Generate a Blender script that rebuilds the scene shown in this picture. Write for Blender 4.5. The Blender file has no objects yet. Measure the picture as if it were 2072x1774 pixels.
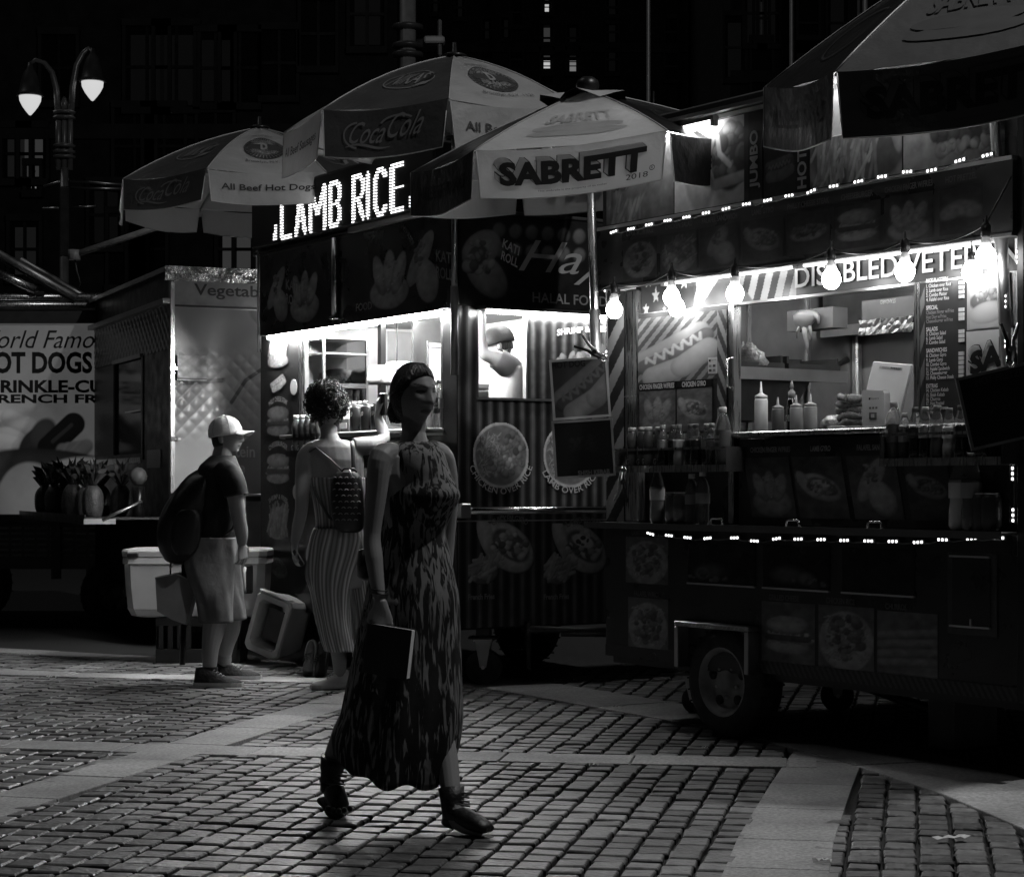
import bpy, math, random
import numpy as np
from mathutils import Vector, Matrix
from math import sin, cos, pi, radians, sqrt, atan2
rnd = random.Random(7)
SC = bpy.context.scene
COL = SC.collection
# ---------------------------------------------------------------- camera, world, light, exposure
H, F, VH, UC = 1.23, 4000.0, 985.0, 1036.0      # eye height, focal length in photo units, horizon, centre
cam = bpy.data.objects.new('camera', bpy.data.cameras.new('camera'))
COL.objects.link(cam)
cam.location = (0, 0, H); cam.rotation_euler = (radians(90), 0, 0)
cam.data.sensor_width = 36.0; cam.data.lens = 36.0 * F / 2072.0
cam.data.shift_y = (VH - 887.0) / 2072.0
cam.data.clip_start = 0.05; cam.data.clip_end = 1000
SC.camera = cam
W = bpy.data.worlds.new('World'); SC.world = W; W.use_nodes = True
nt = W.node_tree; bg = nt.nodes['Background']
sky = nt.nodes.new('ShaderNodeTexSky'); sky.sky_type = 'NISHITA'; sky.sun_disc = False
sky.sun_elevation = radians(2); sky.sun_rotation = radians(-25)
bw = nt.nodes.new('ShaderNodeRGBToBW')
nt.links.new(sky.outputs[0], bw.inputs[0]); nt.links.new(bw.outputs[0], bg.inputs['Color'])
bg.inputs['Strength'].default_value = SKY_STRENGTH = 0.0034
sun = bpy.data.objects.new('street_glow', bpy.data.lights.new('street_glow', 'SUN'))
COL.objects.link(sun)
sun.data.energy = 0.09; sun.data.angle = radians(14)
sun.rotation_euler = (Vector((0.50, -0.15, -0.85))).to_track_quat('-Z', 'Y').to_euler()
# a street lamp stands out of frame to the right, level with the front of the right-hand cart
lamp = bpy.data.objects.new('street_lamp_light', bpy.data.lights.new('street_lamp_light', 'POINT'))
COL.objects.link(lamp); lamp.location = (4.45, 6.6, 9.8); lamp.data.energy = 1300.0; lamp.data.shadow_soft_size = 0.16
SC.view_settings.view_transform = 'Standard'; SC.view_settings.look = 'None'
SC.view_settings.exposure = 0.0; SC.view_settings.gamma = 1.0
SC.cycles.use_denoising = True
SC.cycles.max_bounces = 6; SC.cycles.diffuse_bounces = 3; SC.cycles.glossy_bounces = 3
SC.cycles.transmission_bounces = 6; SC.cycles.transparent_max_bounces = 8
SC.cycles.caustics_reflective = False; SC.cycles.caustics_refractive = False
SC.cycles.sample_clamp_indirect = 4.0

# ---------------------------------------------------------------- pixels of the photo (2072 wide) to places
def at(u, v, Y):
    return Vector(((u - UC) / F * Y, Y, H + (VH - v) / F * Y))
def gp(u, v):
    Y = H * F / (v - VH)
    return Vector(((u - UC) / F * Y, Y))
class Frame:
    """a cart's own axes: x along its front (to the right), y into it, z up"""
    def __init__(s, ox, oy, dx, dy):
        l = sqrt(dx * dx + dy * dy); s.o = (ox, oy); s.d = (dx / l, dy / l); s.n = (-s.d[1], s.d[0])
        s.ang = atan2(s.d[1], s.d[0])
        s.M = Matrix.Translation((ox, oy, 0)) @ Matrix.Rotation(s.ang, 4, 'Z')
    def fr(s, u, v, y=0.0):
        a = (u - UC) / F; ox, oy = s.o[0] + y * s.n[0], s.o[1] + y * s.n[1]
        x = (a * oy - ox) / (s.d[0] - a * s.d[1]); Y = oy + x * s.d[1]
        return x, H + (VH - v) / F * Y
    def end(s, u, v, x):
        a = (u - UC) / F; ox, oy = s.o[0] + x * s.d[0], s.o[1] + x * s.d[1]
        y = (a * oy - ox) / (s.n[0] - a * s.n[1]); Y = oy + y * s.n[1]
        return y, H + (VH - v) / F * Y
    def w(s, x, y, z):
        return s.M @ Vector((x, y, z))

# ---------------------------------------------------------------- materials (the photograph is black and white)
MATS = {}
def mat(name, c, rough=0.5, metal=0.0, spec=0.5, var=0.25, vs=9.0, bump=0.0, bs=60.0, emit=0.0, trans=0.0, coat=0.0, nosample=False, transl=0.0, inner=None, rvar=0.0, stretch=None, alpha=1.0):
    if name in MATS: return MATS[name]
    m = bpy.data.materials.new(name); m.use_nodes = True; MATS[name] = m
    t = m.node_tree; b = t.nodes['Principled BSDF']
    b.inputs['Base Color'].default_value = (c, c, c, 1)
    b.inputs['Roughness'].default_value = rough; b.inputs['Metallic'].default_value = metal
    b.inputs['Specular IOR Level'].default_value = spec
    b.inputs['Coat Weight'].default_value = coat
    b.inputs['Transmission Weight'].default_value = trans
    b.inputs['Alpha'].default_value = alpha
    if emit:
        b.inputs['Emission Color'].default_value = (1, 1, 1, 1); b.inputs['Emission Strength'].default_value = emit
        if nosample: m.cycles.emission_sampling = 'NONE'
        return m
    m.cycles.emission_sampling = 'NONE'
    co = t.nodes.new('ShaderNodeTexCoord'); src = co.outputs['Object']
    if stretch:
        mp = t.nodes.new('ShaderNodeMapping'); mp.inputs['Scale'].default_value = stretch
        t.links.new(src, mp.inputs[0]); src = mp.outputs[0]
    if var or rvar:
        n = t.nodes.new('ShaderNodeTexNoise'); n.inputs['Scale'].default_value = vs; n.inputs['Detail'].default_value = 5
        t.links.new(src, n.inputs['Vector'])
    if var:
        r = t.nodes.new('ShaderNodeMapRange'); r.inputs[1].default_value = 0.3; r.inputs[2].default_value = 0.7
        r.inputs[3].default_value = c * (1 - var); r.inputs[4].default_value = c * (1 + var)
        t.links.new(n.outputs['Fac'], r.inputs[0]); t.links.new(r.outputs[0], b.inputs['Base Color'])
    if rvar:
        r2 = t.nodes.new('ShaderNodeMapRange'); r2.inputs[1].default_value = 0.3; r2.inputs[2].default_value = 0.7
        r2.inputs[3].default_value = max(0.03, rough - rvar); r2.inputs[4].default_value = min(1, rough + rvar)
        t.links.new(n.outputs['Fac'], r2.inputs[0]); t.links.new(r2.outputs[0], b.inputs['Roughness'])
    if bump:
        n2 = t.nodes.new('ShaderNodeTexNoise'); n2.inputs['Scale'].default_value = bs; n2.inputs['Detail'].default_value = 4
        t.links.new(src, n2.inputs['Vector'])
        bp = t.nodes.new('ShaderNodeBump'); bp.inputs['Strength'].default_value = bump; bp.inputs['Distance'].default_value = 0.02
        t.links.new(n2.outputs['Fac'], bp.inputs['Height']); t.links.new(bp.outputs[0], b.inputs['Normal'])
    if inner is not None:      # cloth with a pale coating on its under side
        ge = t.nodes.new('ShaderNodeNewGeometry'); mr = t.nodes.new('ShaderNodeMix'); mr.data_type = 'RGBA'; old = b.inputs['Base Color'].links
        t.links.new(ge.outputs['Backfacing'], mr.inputs['Factor']); mr.inputs[7].default_value = (inner, inner, inner, 1)
        if old: t.links.new(old[0].from_socket, mr.inputs[6])
        else: mr.inputs[6].default_value = (c, c, c, 1)
        t.links.new(mr.outputs[2], b.inputs['Base Color'])
    if transl:
        tr = t.nodes.new('ShaderNodeBsdfTranslucent'); tr.inputs[0].default_value = (c, c, c, 1)
        mx = t.nodes.new('ShaderNodeMixShader'); mx.inputs[0].default_value = transl
        t.links.new(b.outputs[0], mx.inputs[1]); t.links.new(tr.outputs[0], mx.inputs[2])
        t.links.new(mx.outputs[0], t.nodes['Material Output'].inputs['Surface'])
    return m
def attr_mat(name, rough=0.35, spec=0.4, coat=0.0, transl=0.0, bump=0.0, bs=80, sheen=0.0):
    """colour printed / dyed / skin tones carried by the mesh"""
    m = mat(name, 0.5, rough, spec=spec, var=0, bump=bump, bs=bs, coat=coat, transl=transl)
    if 'done' not in m:
        a = m.node_tree.nodes.new('ShaderNodeAttribute'); a.attribute_name = 'Col'
        m.node_tree.links.new(a.outputs['Color'], m.node_tree.nodes['Principled BSDF'].inputs['Base Color'])
        for n in m.node_tree.nodes:
            if n.type == 'BSDF_TRANSLUCENT': m.node_tree.links.new(a.outputs['Color'], n.inputs[0])
        m['done'] = 1
    return m
STEEL = mat('brushed_steel', 0.55, 0.30, 1.0, var=0.12, vs=14, rvar=0.08, stretch=(9, 9, .5))
STEELR = mat('dull_steel', 0.42, 0.45, 1.0, var=0.2, vs=7, rvar=0.12, bump=0.05, bs=9)
CHROME = mat('chrome', 0.7, 0.14, 1.0, var=0.05)
ALU = mat('aluminium', 0.6, 0.35, 1.0, var=0.1)
BLACK = mat('black_paint', 0.012, 0.4, var=0.4, rvar=0.1)
DARK = mat('dark_vinyl', 0.02, 0.32, var=0.3, vs=5, rvar=0.1)
DGREY = mat('dark_grey_paint', 0.05, 0.4, var=0.25)
GREY = mat('grey_paint', 0.18, 0.45, var=0.2)
LGREY = mat('light_grey', 0.42, 0.5, var=0.12)
WHITE = mat('white_plastic', 0.75, 0.35, var=0.06)
WINK = mat('white_ink', 0.72, 0.45, var=0.06)
GINK = mat('grey_ink', 0.30, 0.45, var=0.1)
DINK = mat('dim_ink', 0.10, 0.45, var=0.2)
BINK = mat('black_ink', 0.008, 0.4, var=0.2)
RUBBER = mat('rubber', .03, 0.75, var=0.4, vs=20)
GLASS = mat('clear_glass', 0.9, 0.03, trans=1.0, var=0)
GLASS.node_tree.nodes['Principled BSDF'].inputs['IOR'].default_value = 1.3
PLASTIC = mat('clear_plastic', 0.85, 0.08, trans=0.9, var=0)
PLASTIC.node_tree.nodes['Principled BSDF'].inputs['IOR'].default_value = 1.25
PRINT = attr_mat('printed_vinyl', 0.34)
SKIN = attr_mat('skin', 0.5, bump=0.04, bs=250)
INTERIOR = mat('interior_steel', .42, .38, .45, var=.15, vs=2.5, rvar=.1, stretch=(1, 1, .4))

# ---------------------------------------------------------------- mesh building
I4 = Matrix.Identity(4)
TXT = {}
def text_mesh(s, off=0.0, shear=0.0):
    k = (s, off, shear)
    if k not in TXT:
        c = bpy.data.curves.new('t', 'FONT'); c.body = s; c.offset = off; c.shear = shear; c.resolution_u = 3; c.size = 1
        c.space_line = 0.85
        o = bpy.data.objects.new('t', c); COL.objects.link(o)
        dg = bpy.context.evaluated_depsgraph_get()
        me = bpy.data.meshes.new_from_object(o.evaluated_get(dg)); me.calc_loop_triangles()
        v = np.zeros(len(me.vertices) * 3); me.vertices.foreach_get('co', v); v = v.reshape(-1, 3)[:, :2]
        f = [tuple(t.vertices) for t in me.loop_triangles]
        bpy.data.objects.remove(o); bpy.data.curves.remove(c); bpy.data.meshes.remove(me)
        lo, hi = v.min(0), v.max(0)
        TXT[k] = ((v - lo) / np.maximum(hi - lo, 1e-6), f, (hi - lo), lo)
    return TXT[k]
class MB:
    def __init__(s): s.v, s.f, s.mi, s.sm, s.ms, s.c = [], [], [], [], [], {}
    def m(s, m):
        if m not in s.ms: s.ms.append(m)
        return s.ms.index(m)
    def add(s, vs, fs, m, M=None, smooth=False, cols=None):
        n = len(s.v); k = s.m(m)
        if M is not None: vs = [M @ Vector(v) for v in vs]
        if cols is not None:
            for i, c in enumerate(cols): s.c[n + i] = c
        s.v.extend([tuple(v) for v in vs])
        for f in fs: s.f.append(tuple(i + n for i in f)); s.mi.append(k); s.sm.append(smooth)
        return s
    def box(s, x0, x1, y0, y1, z0, z1, m, b=0.0, M=None):
        if x0 > x1: x0, x1 = x1, x0
        if y0 > y1: y0, y1 = y1, y0
        if z0 > z1: z0, z1 = z1, z0
        b = min(b, (x1 - x0) * .45, (y1 - y0) * .45, (z1 - z0) * .45)
        if b <= 0:
            vs = [(x, y, z) for x in (x0, x1) for y in (y0, y1) for z in (z0, z1)]
            return s.add(vs, [(0, 1, 3, 2), (4, 6, 7, 5), (0, 4, 5, 1), (2, 3, 7, 6), (0, 2, 6, 4), (1, 5, 7, 3)], m, M)
        lo, hi = (x0, y0, z0), (x1, y1, z1); vs = []; ix = {}
        for c in range(8):
            sg = [(c >> 2) & 1, (c >> 1) & 1, c & 1]
            for a in range(3):
                p = [(hi[k] if sg[k] else lo[k]) + ((0 if k == a else (-b if sg[k] else b))) for k in range(3)]
                ix[c, a] = len(vs); vs.append(p)
        fs = []
        def q(c0, c1, c2, c3, a): fs.append((ix[c0, a], ix[c1, a], ix[c2, a], ix[c3, a]))
        q(0, 1, 3, 2, 0); q(4, 6, 7, 5, 0); q(0, 4, 5, 1, 1); q(2, 3, 7, 6, 1); q(0, 2, 6, 4, 2); q(1, 5, 7, 3, 2)
        for a in range(3):
            o = [k for k in range(3) if k != a]; bit = 4 >> a
            for c in range(8):
                if not c & bit: fs.append((ix[c, o[0]], ix[c | bit, o[0]], ix[c | bit, o[1]], ix[c, o[1]]))
        for c in range(8): fs.append((ix[c, 0], ix[c, 1], ix[c, 2]))
        return s.add(vs, fs, m, M)
    def loft(s, rings, m, M=None, cap=True, smooth=True, closed=True, cols=None):
        n = len(rings[0]); vs = [p for r in rings for p in r]; fs = []
        for i in range(len(rings) - 1):
            for j in range(n if closed else n - 1):
                a, b = i * n + j, i * n + (j + 1) % n
                fs.append((a, b, b + n, a + n))
        s.add(vs, fs, m, M, smooth, cols)
        if cap:
            k = len(s.v) - len(vs); e = k + (len(rings) - 1) * n
            mi = s.m(m)
            s.f.append(tuple(k + j for j in reversed(range(n)))); s.f.append(tuple(e + j for j in range(n)))
            s.mi += [mi, mi]; s.sm += [False, False]
        return s
    def tube(s, pts, r, m, n=8, M=None, smooth=True, cap=True, flat=1.0):
        pts = [Vector(p) for p in pts]; rs = list(r) if isinstance(r, (list, tuple)) else [r] * len(pts)
        rings = []; up = None
        for i, p in enumerate(pts):
            t = (pts[min(i + 1, len(pts) - 1)] - pts[max(i - 1, 0)]).normalized()
            if up is None:
                up = Vector((0, 0, 1)) if abs(t.z) < 0.9 else Vector((0, 1, 0))
            a = t.cross(up)
            if a.length < 1e-4: a = t.orthogonal()
            a.normalize(); b = a.cross(t).normalized(); up = b
            rings.append([p + rs[i] * (cos(2 * pi * k / n) * a + flat * sin(2 * pi * k / n) * b) for k in range(n)])
        return s.loft(rings, m, M, cap, smooth)
    def lathe(s, prof, m, n=16, M=None, smooth=True, cap=True):
        return s.loft([[(r * cos(2 * pi * k / n), r * sin(2 * pi * k / n), z) for k in range(n)] for r, z in prof], m, M, cap, smooth)
    def prism(s, poly, y0, y1, m, M=None):
        n = len(poly); vs = [(x, y0, z) for x, z in poly] + [(x, y1, z) for x, z in poly]
        fs = [tuple(range(n)), tuple(reversed(range(n, 2 * n)))] + [(i, i + n, (i + 1) % n + n, (i + 1) % n) for i in range(n)]
        return s.add(vs, fs, m, M)
    def text(s, t, x0, x1, z0, z1, m, y=0.0, M=None, off=0.0, shear=0.0, warp=None):
        v, f = text_mesh(t, off, shear)[:2]
        vs = [(x0 + a * (x1 - x0), z0 + b * (z1 - z0)) for a, b in v]
        if warp: vs = [warp(a, b) for a, b in vs]
        return s.add([(a, y, b) for a, b in vs], f, m, M)
    def line(s, t, x, z, h, m, y=0.0, M=None, off=0.0, cond=0.85, shear=0.0, maxw=None, center=False):
        _, _, e, lo = text_mesh(t, off, shear); k = h / 0.70; w = e[0] * k * cond
        if maxw: w = min(w, maxw)
        if center: x -= w / 2
        return s.text(t, x, x + w, z + lo[1] * k, z + (lo[1] + e[1]) * k, m, y, M, off, shear)
    def art(s, A, x0, x1, z0, z1, y=0.0, M=None, disp=None, m=None):
        ny, nx = A.img.shape
        vs = []
        for j in range(ny):
            zz = z0 + (z1 - z0) * j / (ny - 1)
            for i in range(nx):
                vs.append((x0 + (x1 - x0) * i / (nx - 1), y - (disp[j, i] if disp is not None else 0), zz))
        fs = [(j * nx + i, j * nx + i + 1, (j + 1) * nx + i + 1, (j + 1) * nx + i) for j in range(ny - 1) for i in range(nx - 1)]
        if A.mask is not None:
            mk = A.mask; fs = [f for f in fs if mk.flat[f[0]] and mk.flat[f[2]]]
        c = np.clip(A.img, 0.003, 0.9).ravel()
        return s.add(vs, fs, m or PRINT, M, disp is not None, [float(q) for q in c])
    def build(s, name, parent=None, M=None, label=None, cat=None, group=None, kind=None):
        me = bpy.data.meshes.new(name); me.from_pydata(s.v, [], s.f)
        for m in s.ms: me.materials.append(m)
        me.polygons.foreach_set('material_index', s.mi); me.polygons.foreach_set('use_smooth', s.sm)
        if s.c:
            a = me.color_attributes.new('Col', 'FLOAT_COLOR', 'POINT')
            arr = np.full((len(s.v), 4), 0.3, dtype=np.float32); arr[:, 3] = 1
            idx = np.fromiter(s.c.keys(), int); arr[idx, :3] = np.fromiter(s.c.values(), float)[:, None]
            a.data.foreach_set('color', arr.ravel())
        me.update()
        return link(name, me, parent, M, label, cat, group, kind)
def link(name, data, parent=None, M=None, label=None, cat=None, group=None, kind=None):
    o = bpy.data.objects.new(name, data); COL.objects.link(o)
    if M is not None: o.matrix_world = M
    if parent is not None: o.parent = parent
    for k, v in (('label', label), ('category', cat), ('group', group), ('kind', kind)):
        if v: o[k] = v
    return o
def thing(name, label, cat, M=None, group=None):
    return link(name, None, None, M if M is not None else I4, label, cat, group)
def dup(root, M, label, group=None):
    r = root.copy(); COL.objects.link(r); r.matrix_world = M; r['label'] = label
    if group: r['group'] = group
    for ch in list(root.children):
        c = ch.copy(); COL.objects.link(c); c.parent = r
        for g in ch.children:
            d = g.copy(); COL.objects.link(d); d.parent = c
    return r
def T(x, y, z): return Matrix.Translation((x, y, z))
def RZ(a): return Matrix.Rotation(a, 4, 'Z')
def RX(a): return Matrix.Rotation(a, 4, 'X')
def RY(a): return Matrix.Rotation(a, 4, 'Y')

# ---------------------------------------------------------------- printed pictures, painted on a grid
ART_SQ = [1.0]     # pictures are printed wider than life where they are seen at a slant
class Art:
    def __init__(s, w, h, base=0.1, res=0.0055):
        w *= ART_SQ[0]
        s.nx = max(12, int(w / res)); s.ny = max(12, int(h / res)); s.asp = w / h
        s.X, s.Y = np.meshgrid(np.linspace(0, s.asp, s.nx), np.linspace(0, 1, s.ny))
        s.img = np.full((s.ny, s.nx), float(base)); s.mask = None; s.r = np.random.RandomState(int(w * 1000 + h * 77) % 9999)
    def win(s, cx, cy, r):
        i0 = max(0, int((cx - r) / s.asp * s.nx) - 1); i1 = min(s.nx, int((cx + r) / s.asp * s.nx) + 2)
        j0 = max(0, int((cy - r) * s.ny) - 1); j1 = min(s.ny, int((cy + r) * s.ny) + 2)
        return (slice(j0, max(j0, j1)), slice(i0, max(i0, i1)))
    def blend(s, sl, m, val): s.img[sl] = s.img[sl] * (1 - m) + val * m
    def ell(s, cx, cy, rx, ry, val, rot=0.0, soft=0.12, dome=0.5, add=False):
        sl = s.win(cx, cy, max(rx, ry) * 1.1)
        x, y = s.X[sl] - cx, s.Y[sl] - cy; c, q = cos(rot), sin(rot)
        a, b = (x * c + y * q) / rx, (-x * q + y * c) / ry; d = np.sqrt(a * a + b * b)
        m = np.clip((1 - d) / soft, 0, 1); lit = 1 + dome * (0.45 * (y / max(rx, ry)) - 0.25 * (x / max(rx, ry)) - 0.8 * np.clip(d, 0, 1) ** 3)
        s.blend(sl, m, val * lit); return s
    def poly(s, pts, val, grad=0.0):
        ins = np.zeros_like(s.img, bool); n = len(pts)
        for i in range(n):
            (x0, y0), (x1, y1) = pts[i], pts[(i + 1) % n]
            c = ((s.Y >= y0) != (s.Y >= y1))
            xx = x0 + (s.Y - y0) * (x1 - x0) / ((y1 - y0) if y1 != y0 else 1e-9)
            ins ^= c & (s.X < xx)
        s.img[ins] = val; return s
    def line(s, pts, r, val, dome=0.5, soft=0.3):
        for (x0, y0), (x1, y1) in zip(pts[:-1], pts[1:]):
            sl = s.win((x0 + x1) / 2, (y0 + y1) / 2, max(abs(x1 - x0), abs(y1 - y0)) / 2 + r * 1.2)
            x, y = s.X[sl] - x0, s.Y[sl] - y0; dx, dy = x1 - x0, y1 - y0; L = dx * dx + dy * dy + 1e-9
            t = np.clip((x * dx + y * dy) / L, 0, 1); ex, ey = x - t * dx, y - t * dy; d = np.sqrt(ex * ex + ey * ey) / r
            m = np.clip((1 - d) / soft, 0, 1); s.blend(sl, m, val * (1 + dome * (0.5 * ey / r - 0.7 * np.clip(d, 0, 1) ** 3)))
        return s
    def chunks(s, n, cx, cy, rx, ry, s0, s1, v0, v1, round_=True, ratio=0.55):
        for _ in range(n):
            a = s.r.rand() * 2 * pi; q = sqrt(s.r.rand()); z = s0 + s.r.rand() * (s1 - s0)
            s.ell(cx + rx * q * cos(a), cy + ry * q * sin(a), z, z * (ratio + 0.4 * s.r.rand()), v0 + (v1 - v0) * s.r.rand(), s.r.rand() * pi, 0.2, 0.7)
        return s
    def fries(s, n, cx, cy, rx, ry, L, w, v0, v1, ang=0.4, spread=0.6):
        for _ in range(n):
            a = ang + (s.r.rand() - .5) * 2 * spread; x = cx + (s.r.rand() * 2 - 1) * rx; y = cy + (s.r.rand() * 2 - 1) * ry
            s.line([(x - L * cos(a) / 2, y - L * sin(a) / 2), (x + L * cos(a) / 2, y + L * sin(a) / 2)], w, v0 + (v1 - v0) * s.r.rand(), 0.6)
        return s
    def noise(s, amp=0.3, scale=6, octs=3):
        t = np.zeros_like(s.img); a = 1.0
        for o in range(octs):
            k = scale * 2 ** o; gx, gy = int(k * s.asp) + 2, k + 2; g = s.r.rand(gy, gx)
            x, y = s.X * k * 0.999, s.Y * k * 0.999; i, j = x.astype(int), y.astype(int); fx, fy = x - i, y - j
            i = np.clip(i, 0, gx - 2); j = np.clip(j, 0, gy - 2)
            t += a * ((g[j, i] * (1 - fx) + g[j, i + 1] * fx) * (1 - fy) + (g[j + 1, i] * (1 - fx) + g[j + 1, i + 1] * fx) * fy - .5); a *= 0.5
        s.img *= 1 + amp * t * 1.6; return s
    def stripes(s, v0, v1, period=0.2, slope=1.0):
        s.img = np.where(((s.X - slope * s.Y) / period) % 1 < 0.5, v0, v1); return s
def hotdog(A, cx, cy, L, ang, bun=0.6, dog=0.28, mus=0.7):
    c, q = cos(ang), sin(ang); P = lambda a, b: (cx + a * c - b * q, cy + a * q + b * c)
    A.line([P(-L * .42, L * .13), P(L * .42, L * .15)], L * .155, bun * .8, 0.5, 0.12)
    A.line([P(-L * .47, L * .04), P(L * .0, L * .01), P(L * .47, L * .06)], L * .12, dog, 0.7, 0.12)
    A.line([P(-L * .42, -L * .15), P(0, -L * .20), P(L * .42, -L * .13)], L * .165, bun, 0.45, 0.1)
    z = [P(-L * .42 + L * .84 * i / 24, L * .09 + L * .06 * sin(i * 1.6)) for i in range(25)]
    A.line(z, L * .026, mus, 0.3, 0.3)
def burger(A, cx, cy, w, k=1.0):
    A.ell(cx, cy - w * .28, w * .52, w * .2, .38 * k); A.fries(14, cx, cy - w * .12, w * .4, w * .03, w * .3, w * .05, .2 * k, .45 * k, 0.0, 0.4)
    A.line([(cx - w * .42, cy - w * .06), (cx + w * .42, cy - w * .06)], w * .11, .09 * k, .5)
    A.line([(cx - w * .42, cy + w * .05), (cx + w * .42, cy + w * .04)], w * .05, .5 * k, .3)
    A.chunks(20, cx, cy + w * .1, w * .42, w * .05, w * .05, w * .1, .15 * k, .4 * k); A.ell(cx, cy + w * .26, w * .5, w * .24, .42 * k, 0, .08, .7)
def gyro(A, cx, cy, r, k=1.0, sauce=False):
    A.ell(cx, cy, r * 1.05, r * .68, .42 * k, -.55, .1, .5); A.ell(cx - r * .75, cy + r * .35, r * .28, r * .62, .40 * k, .35, .1, .4)
    A.ell(cx + r * .12, cy + r * .05, r * .78, r * .42, .12 * k, -.55, .15, .3)
    A.chunks(46, cx + r * .1, cy + r * .05, r * .62, r * .42, r * .07, r * .2, .08 * k, .45 * k)
    if sauce: A.ell(cx + r * .05, cy + r * .22, r * .45, r * .2, .55 * k, -.3, .2, .2); A.chunks(5, cx + r * .1, cy + r * .2, r * .3, r * .15, r * .06, r * .12, .1, .2)
def plate(A, cx, cy, r, k=1.0, n=130):
    A.ell(cx, cy, r, r, .42 * k, 0, .03, 0); A.ell(cx, cy, r * .93, r * .93, .14 * k, 0, .05, 0)
    A.fries(int(n * 1.2), cx - r * .4, cy, r * .36, r * .6, r * .22, r * .018, .12 * k, .38 * k, 1.0, 1.6)
    A.chunks(n // 2, cx + r * .4, cy + r * .1, r * .42, r * .62, r * .05, r * .15, .06 * k, .26 * k)
    A.chunks(n // 4, cx - r * .05, cy - r * .35, r * .42, r * .42, r * .06, r * .15, .15 * k, .42 * k)
    x, y = A.X - cx, A.Y - cy; d = np.sqrt(x * x + y * y) / r
    A.img = np.where((d > .93) & (d < 1), .4 * k, A.img); A.mask = d < 1.0
def tenders(A, cx, cy, r, k=1.0):
    for a, b, q in ((-.45, 0, .25), (.0, .1, -.05), (.45, -.02, -.3)):
        A.ell(cx + a * r, cy + b * r, r * .3, r * .85, .34 * k, q, .1, .6)
    A.chunks(30, cx, cy, r * .6, r * .6, r * .03, r * .09, .22 * k, .42 * k)
def food(kind, w, h, base=.1, k=1.0, res=.0055, nz=.35):
    A = Art(w, h, base, res); a = A.asp; c = a / 2
    if kind == 'hotdog': A.noise(.3); hotdog(A, c, .5, min(a, 1) * .82, .45, .6 * k, .3 * k, .7 * k)
    elif kind == 'burger': A.noise(.3); burger(A, c, .5, min(a, 1) * .85, k)
    elif kind == 'gyro': A.noise(.3); gyro(A, c, .5, min(a, 1) * .44, k)
    elif kind == 'lamb': A.noise(.3); gyro(A, c, .5, min(a, 1) * .44, k, True)
    elif kind == 'tenders': A.noise(.3); A.ell(c, .25, a * .45, .25, .3 * k, 0, .1, .4); tenders(A, c, .5, min(a, 1) * .47, k)
    elif kind == 'rice':
        A.ell(c, .45, a * .5, .48, .35 * k, 0, .05, .2); A.fries(120, c, .5, a * .36, .33, .1, .012, .2 * k, .42 * k, 1, 1.6); A.chunks(60, c, .52, a * .33, .33, .03, .09, .07 * k, .3 * k)
    elif kind == 'salad':
        A.ell(c, .4, a * .48, .42, .3 * k, 0, .05, .2); A.fries(70, c, .55, a * .36, .28, .3, .022, .1 * k, .4 * k, 1.2, .8); A.chunks(25, c, .5, a * .3, .25, .04, .1, .1 * k, .5 * k)
    elif kind == 'fries': A.ell(c, .25, a * .4, .22, .3 * k, 0, .1, .4); A.fries(60, c, .55, a * .3, .2, .5, .035, .2 * k, .5 * k, 1.5, .35)
    elif kind == 'churros': A.noise(.3); [A.line([(.04, .2 + i * .14), (a - .04, .26 + i * .15)], .07, .2 * k, .7) for i in range(4)]
    elif kind == 'wrap': A.ell(c - a * .05, .62, a * .2, .4, .38 * k, -.5, .08, .5); A.ell(c + a * .12, .32, a * .28, .3, .36 * k, .2, .08, .5); A.chunks(18, c - a * .05, .7, a * .12, .16, .02, .06, .1 * k, .4 * k)
    elif kind == 'steak': A.noise(.3); A.ell(c, .5, a * .46, .2, .38 * k, .1); A.chunks(50, c, .55, a * .4, .12, .03, .09, .06 * k, .3 * k)
    elif kind == 'pretzel': A.noise(.3); [A.ell(c + q * a * .18, .5, a * .27, .32, .3 * k, q, .3, .6) or A.ell(c + q * a * .18, .5, a * .15, .2, base, q, .3, 0) for q in (-1, 1)]
    elif kind == 'dark': pass
    return A.noise(nz, 14, 3)
def picture(mb, fr_rect, kind, y, base=.1, k=1.0, res=.0055, M=None):
    x0, x1, z0, z1 = fr_rect
    return mb.art(food(kind, abs(x1 - x0), abs(z1 - z0), base, k, res), x0, x1, z0, z1, y, M)
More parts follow.
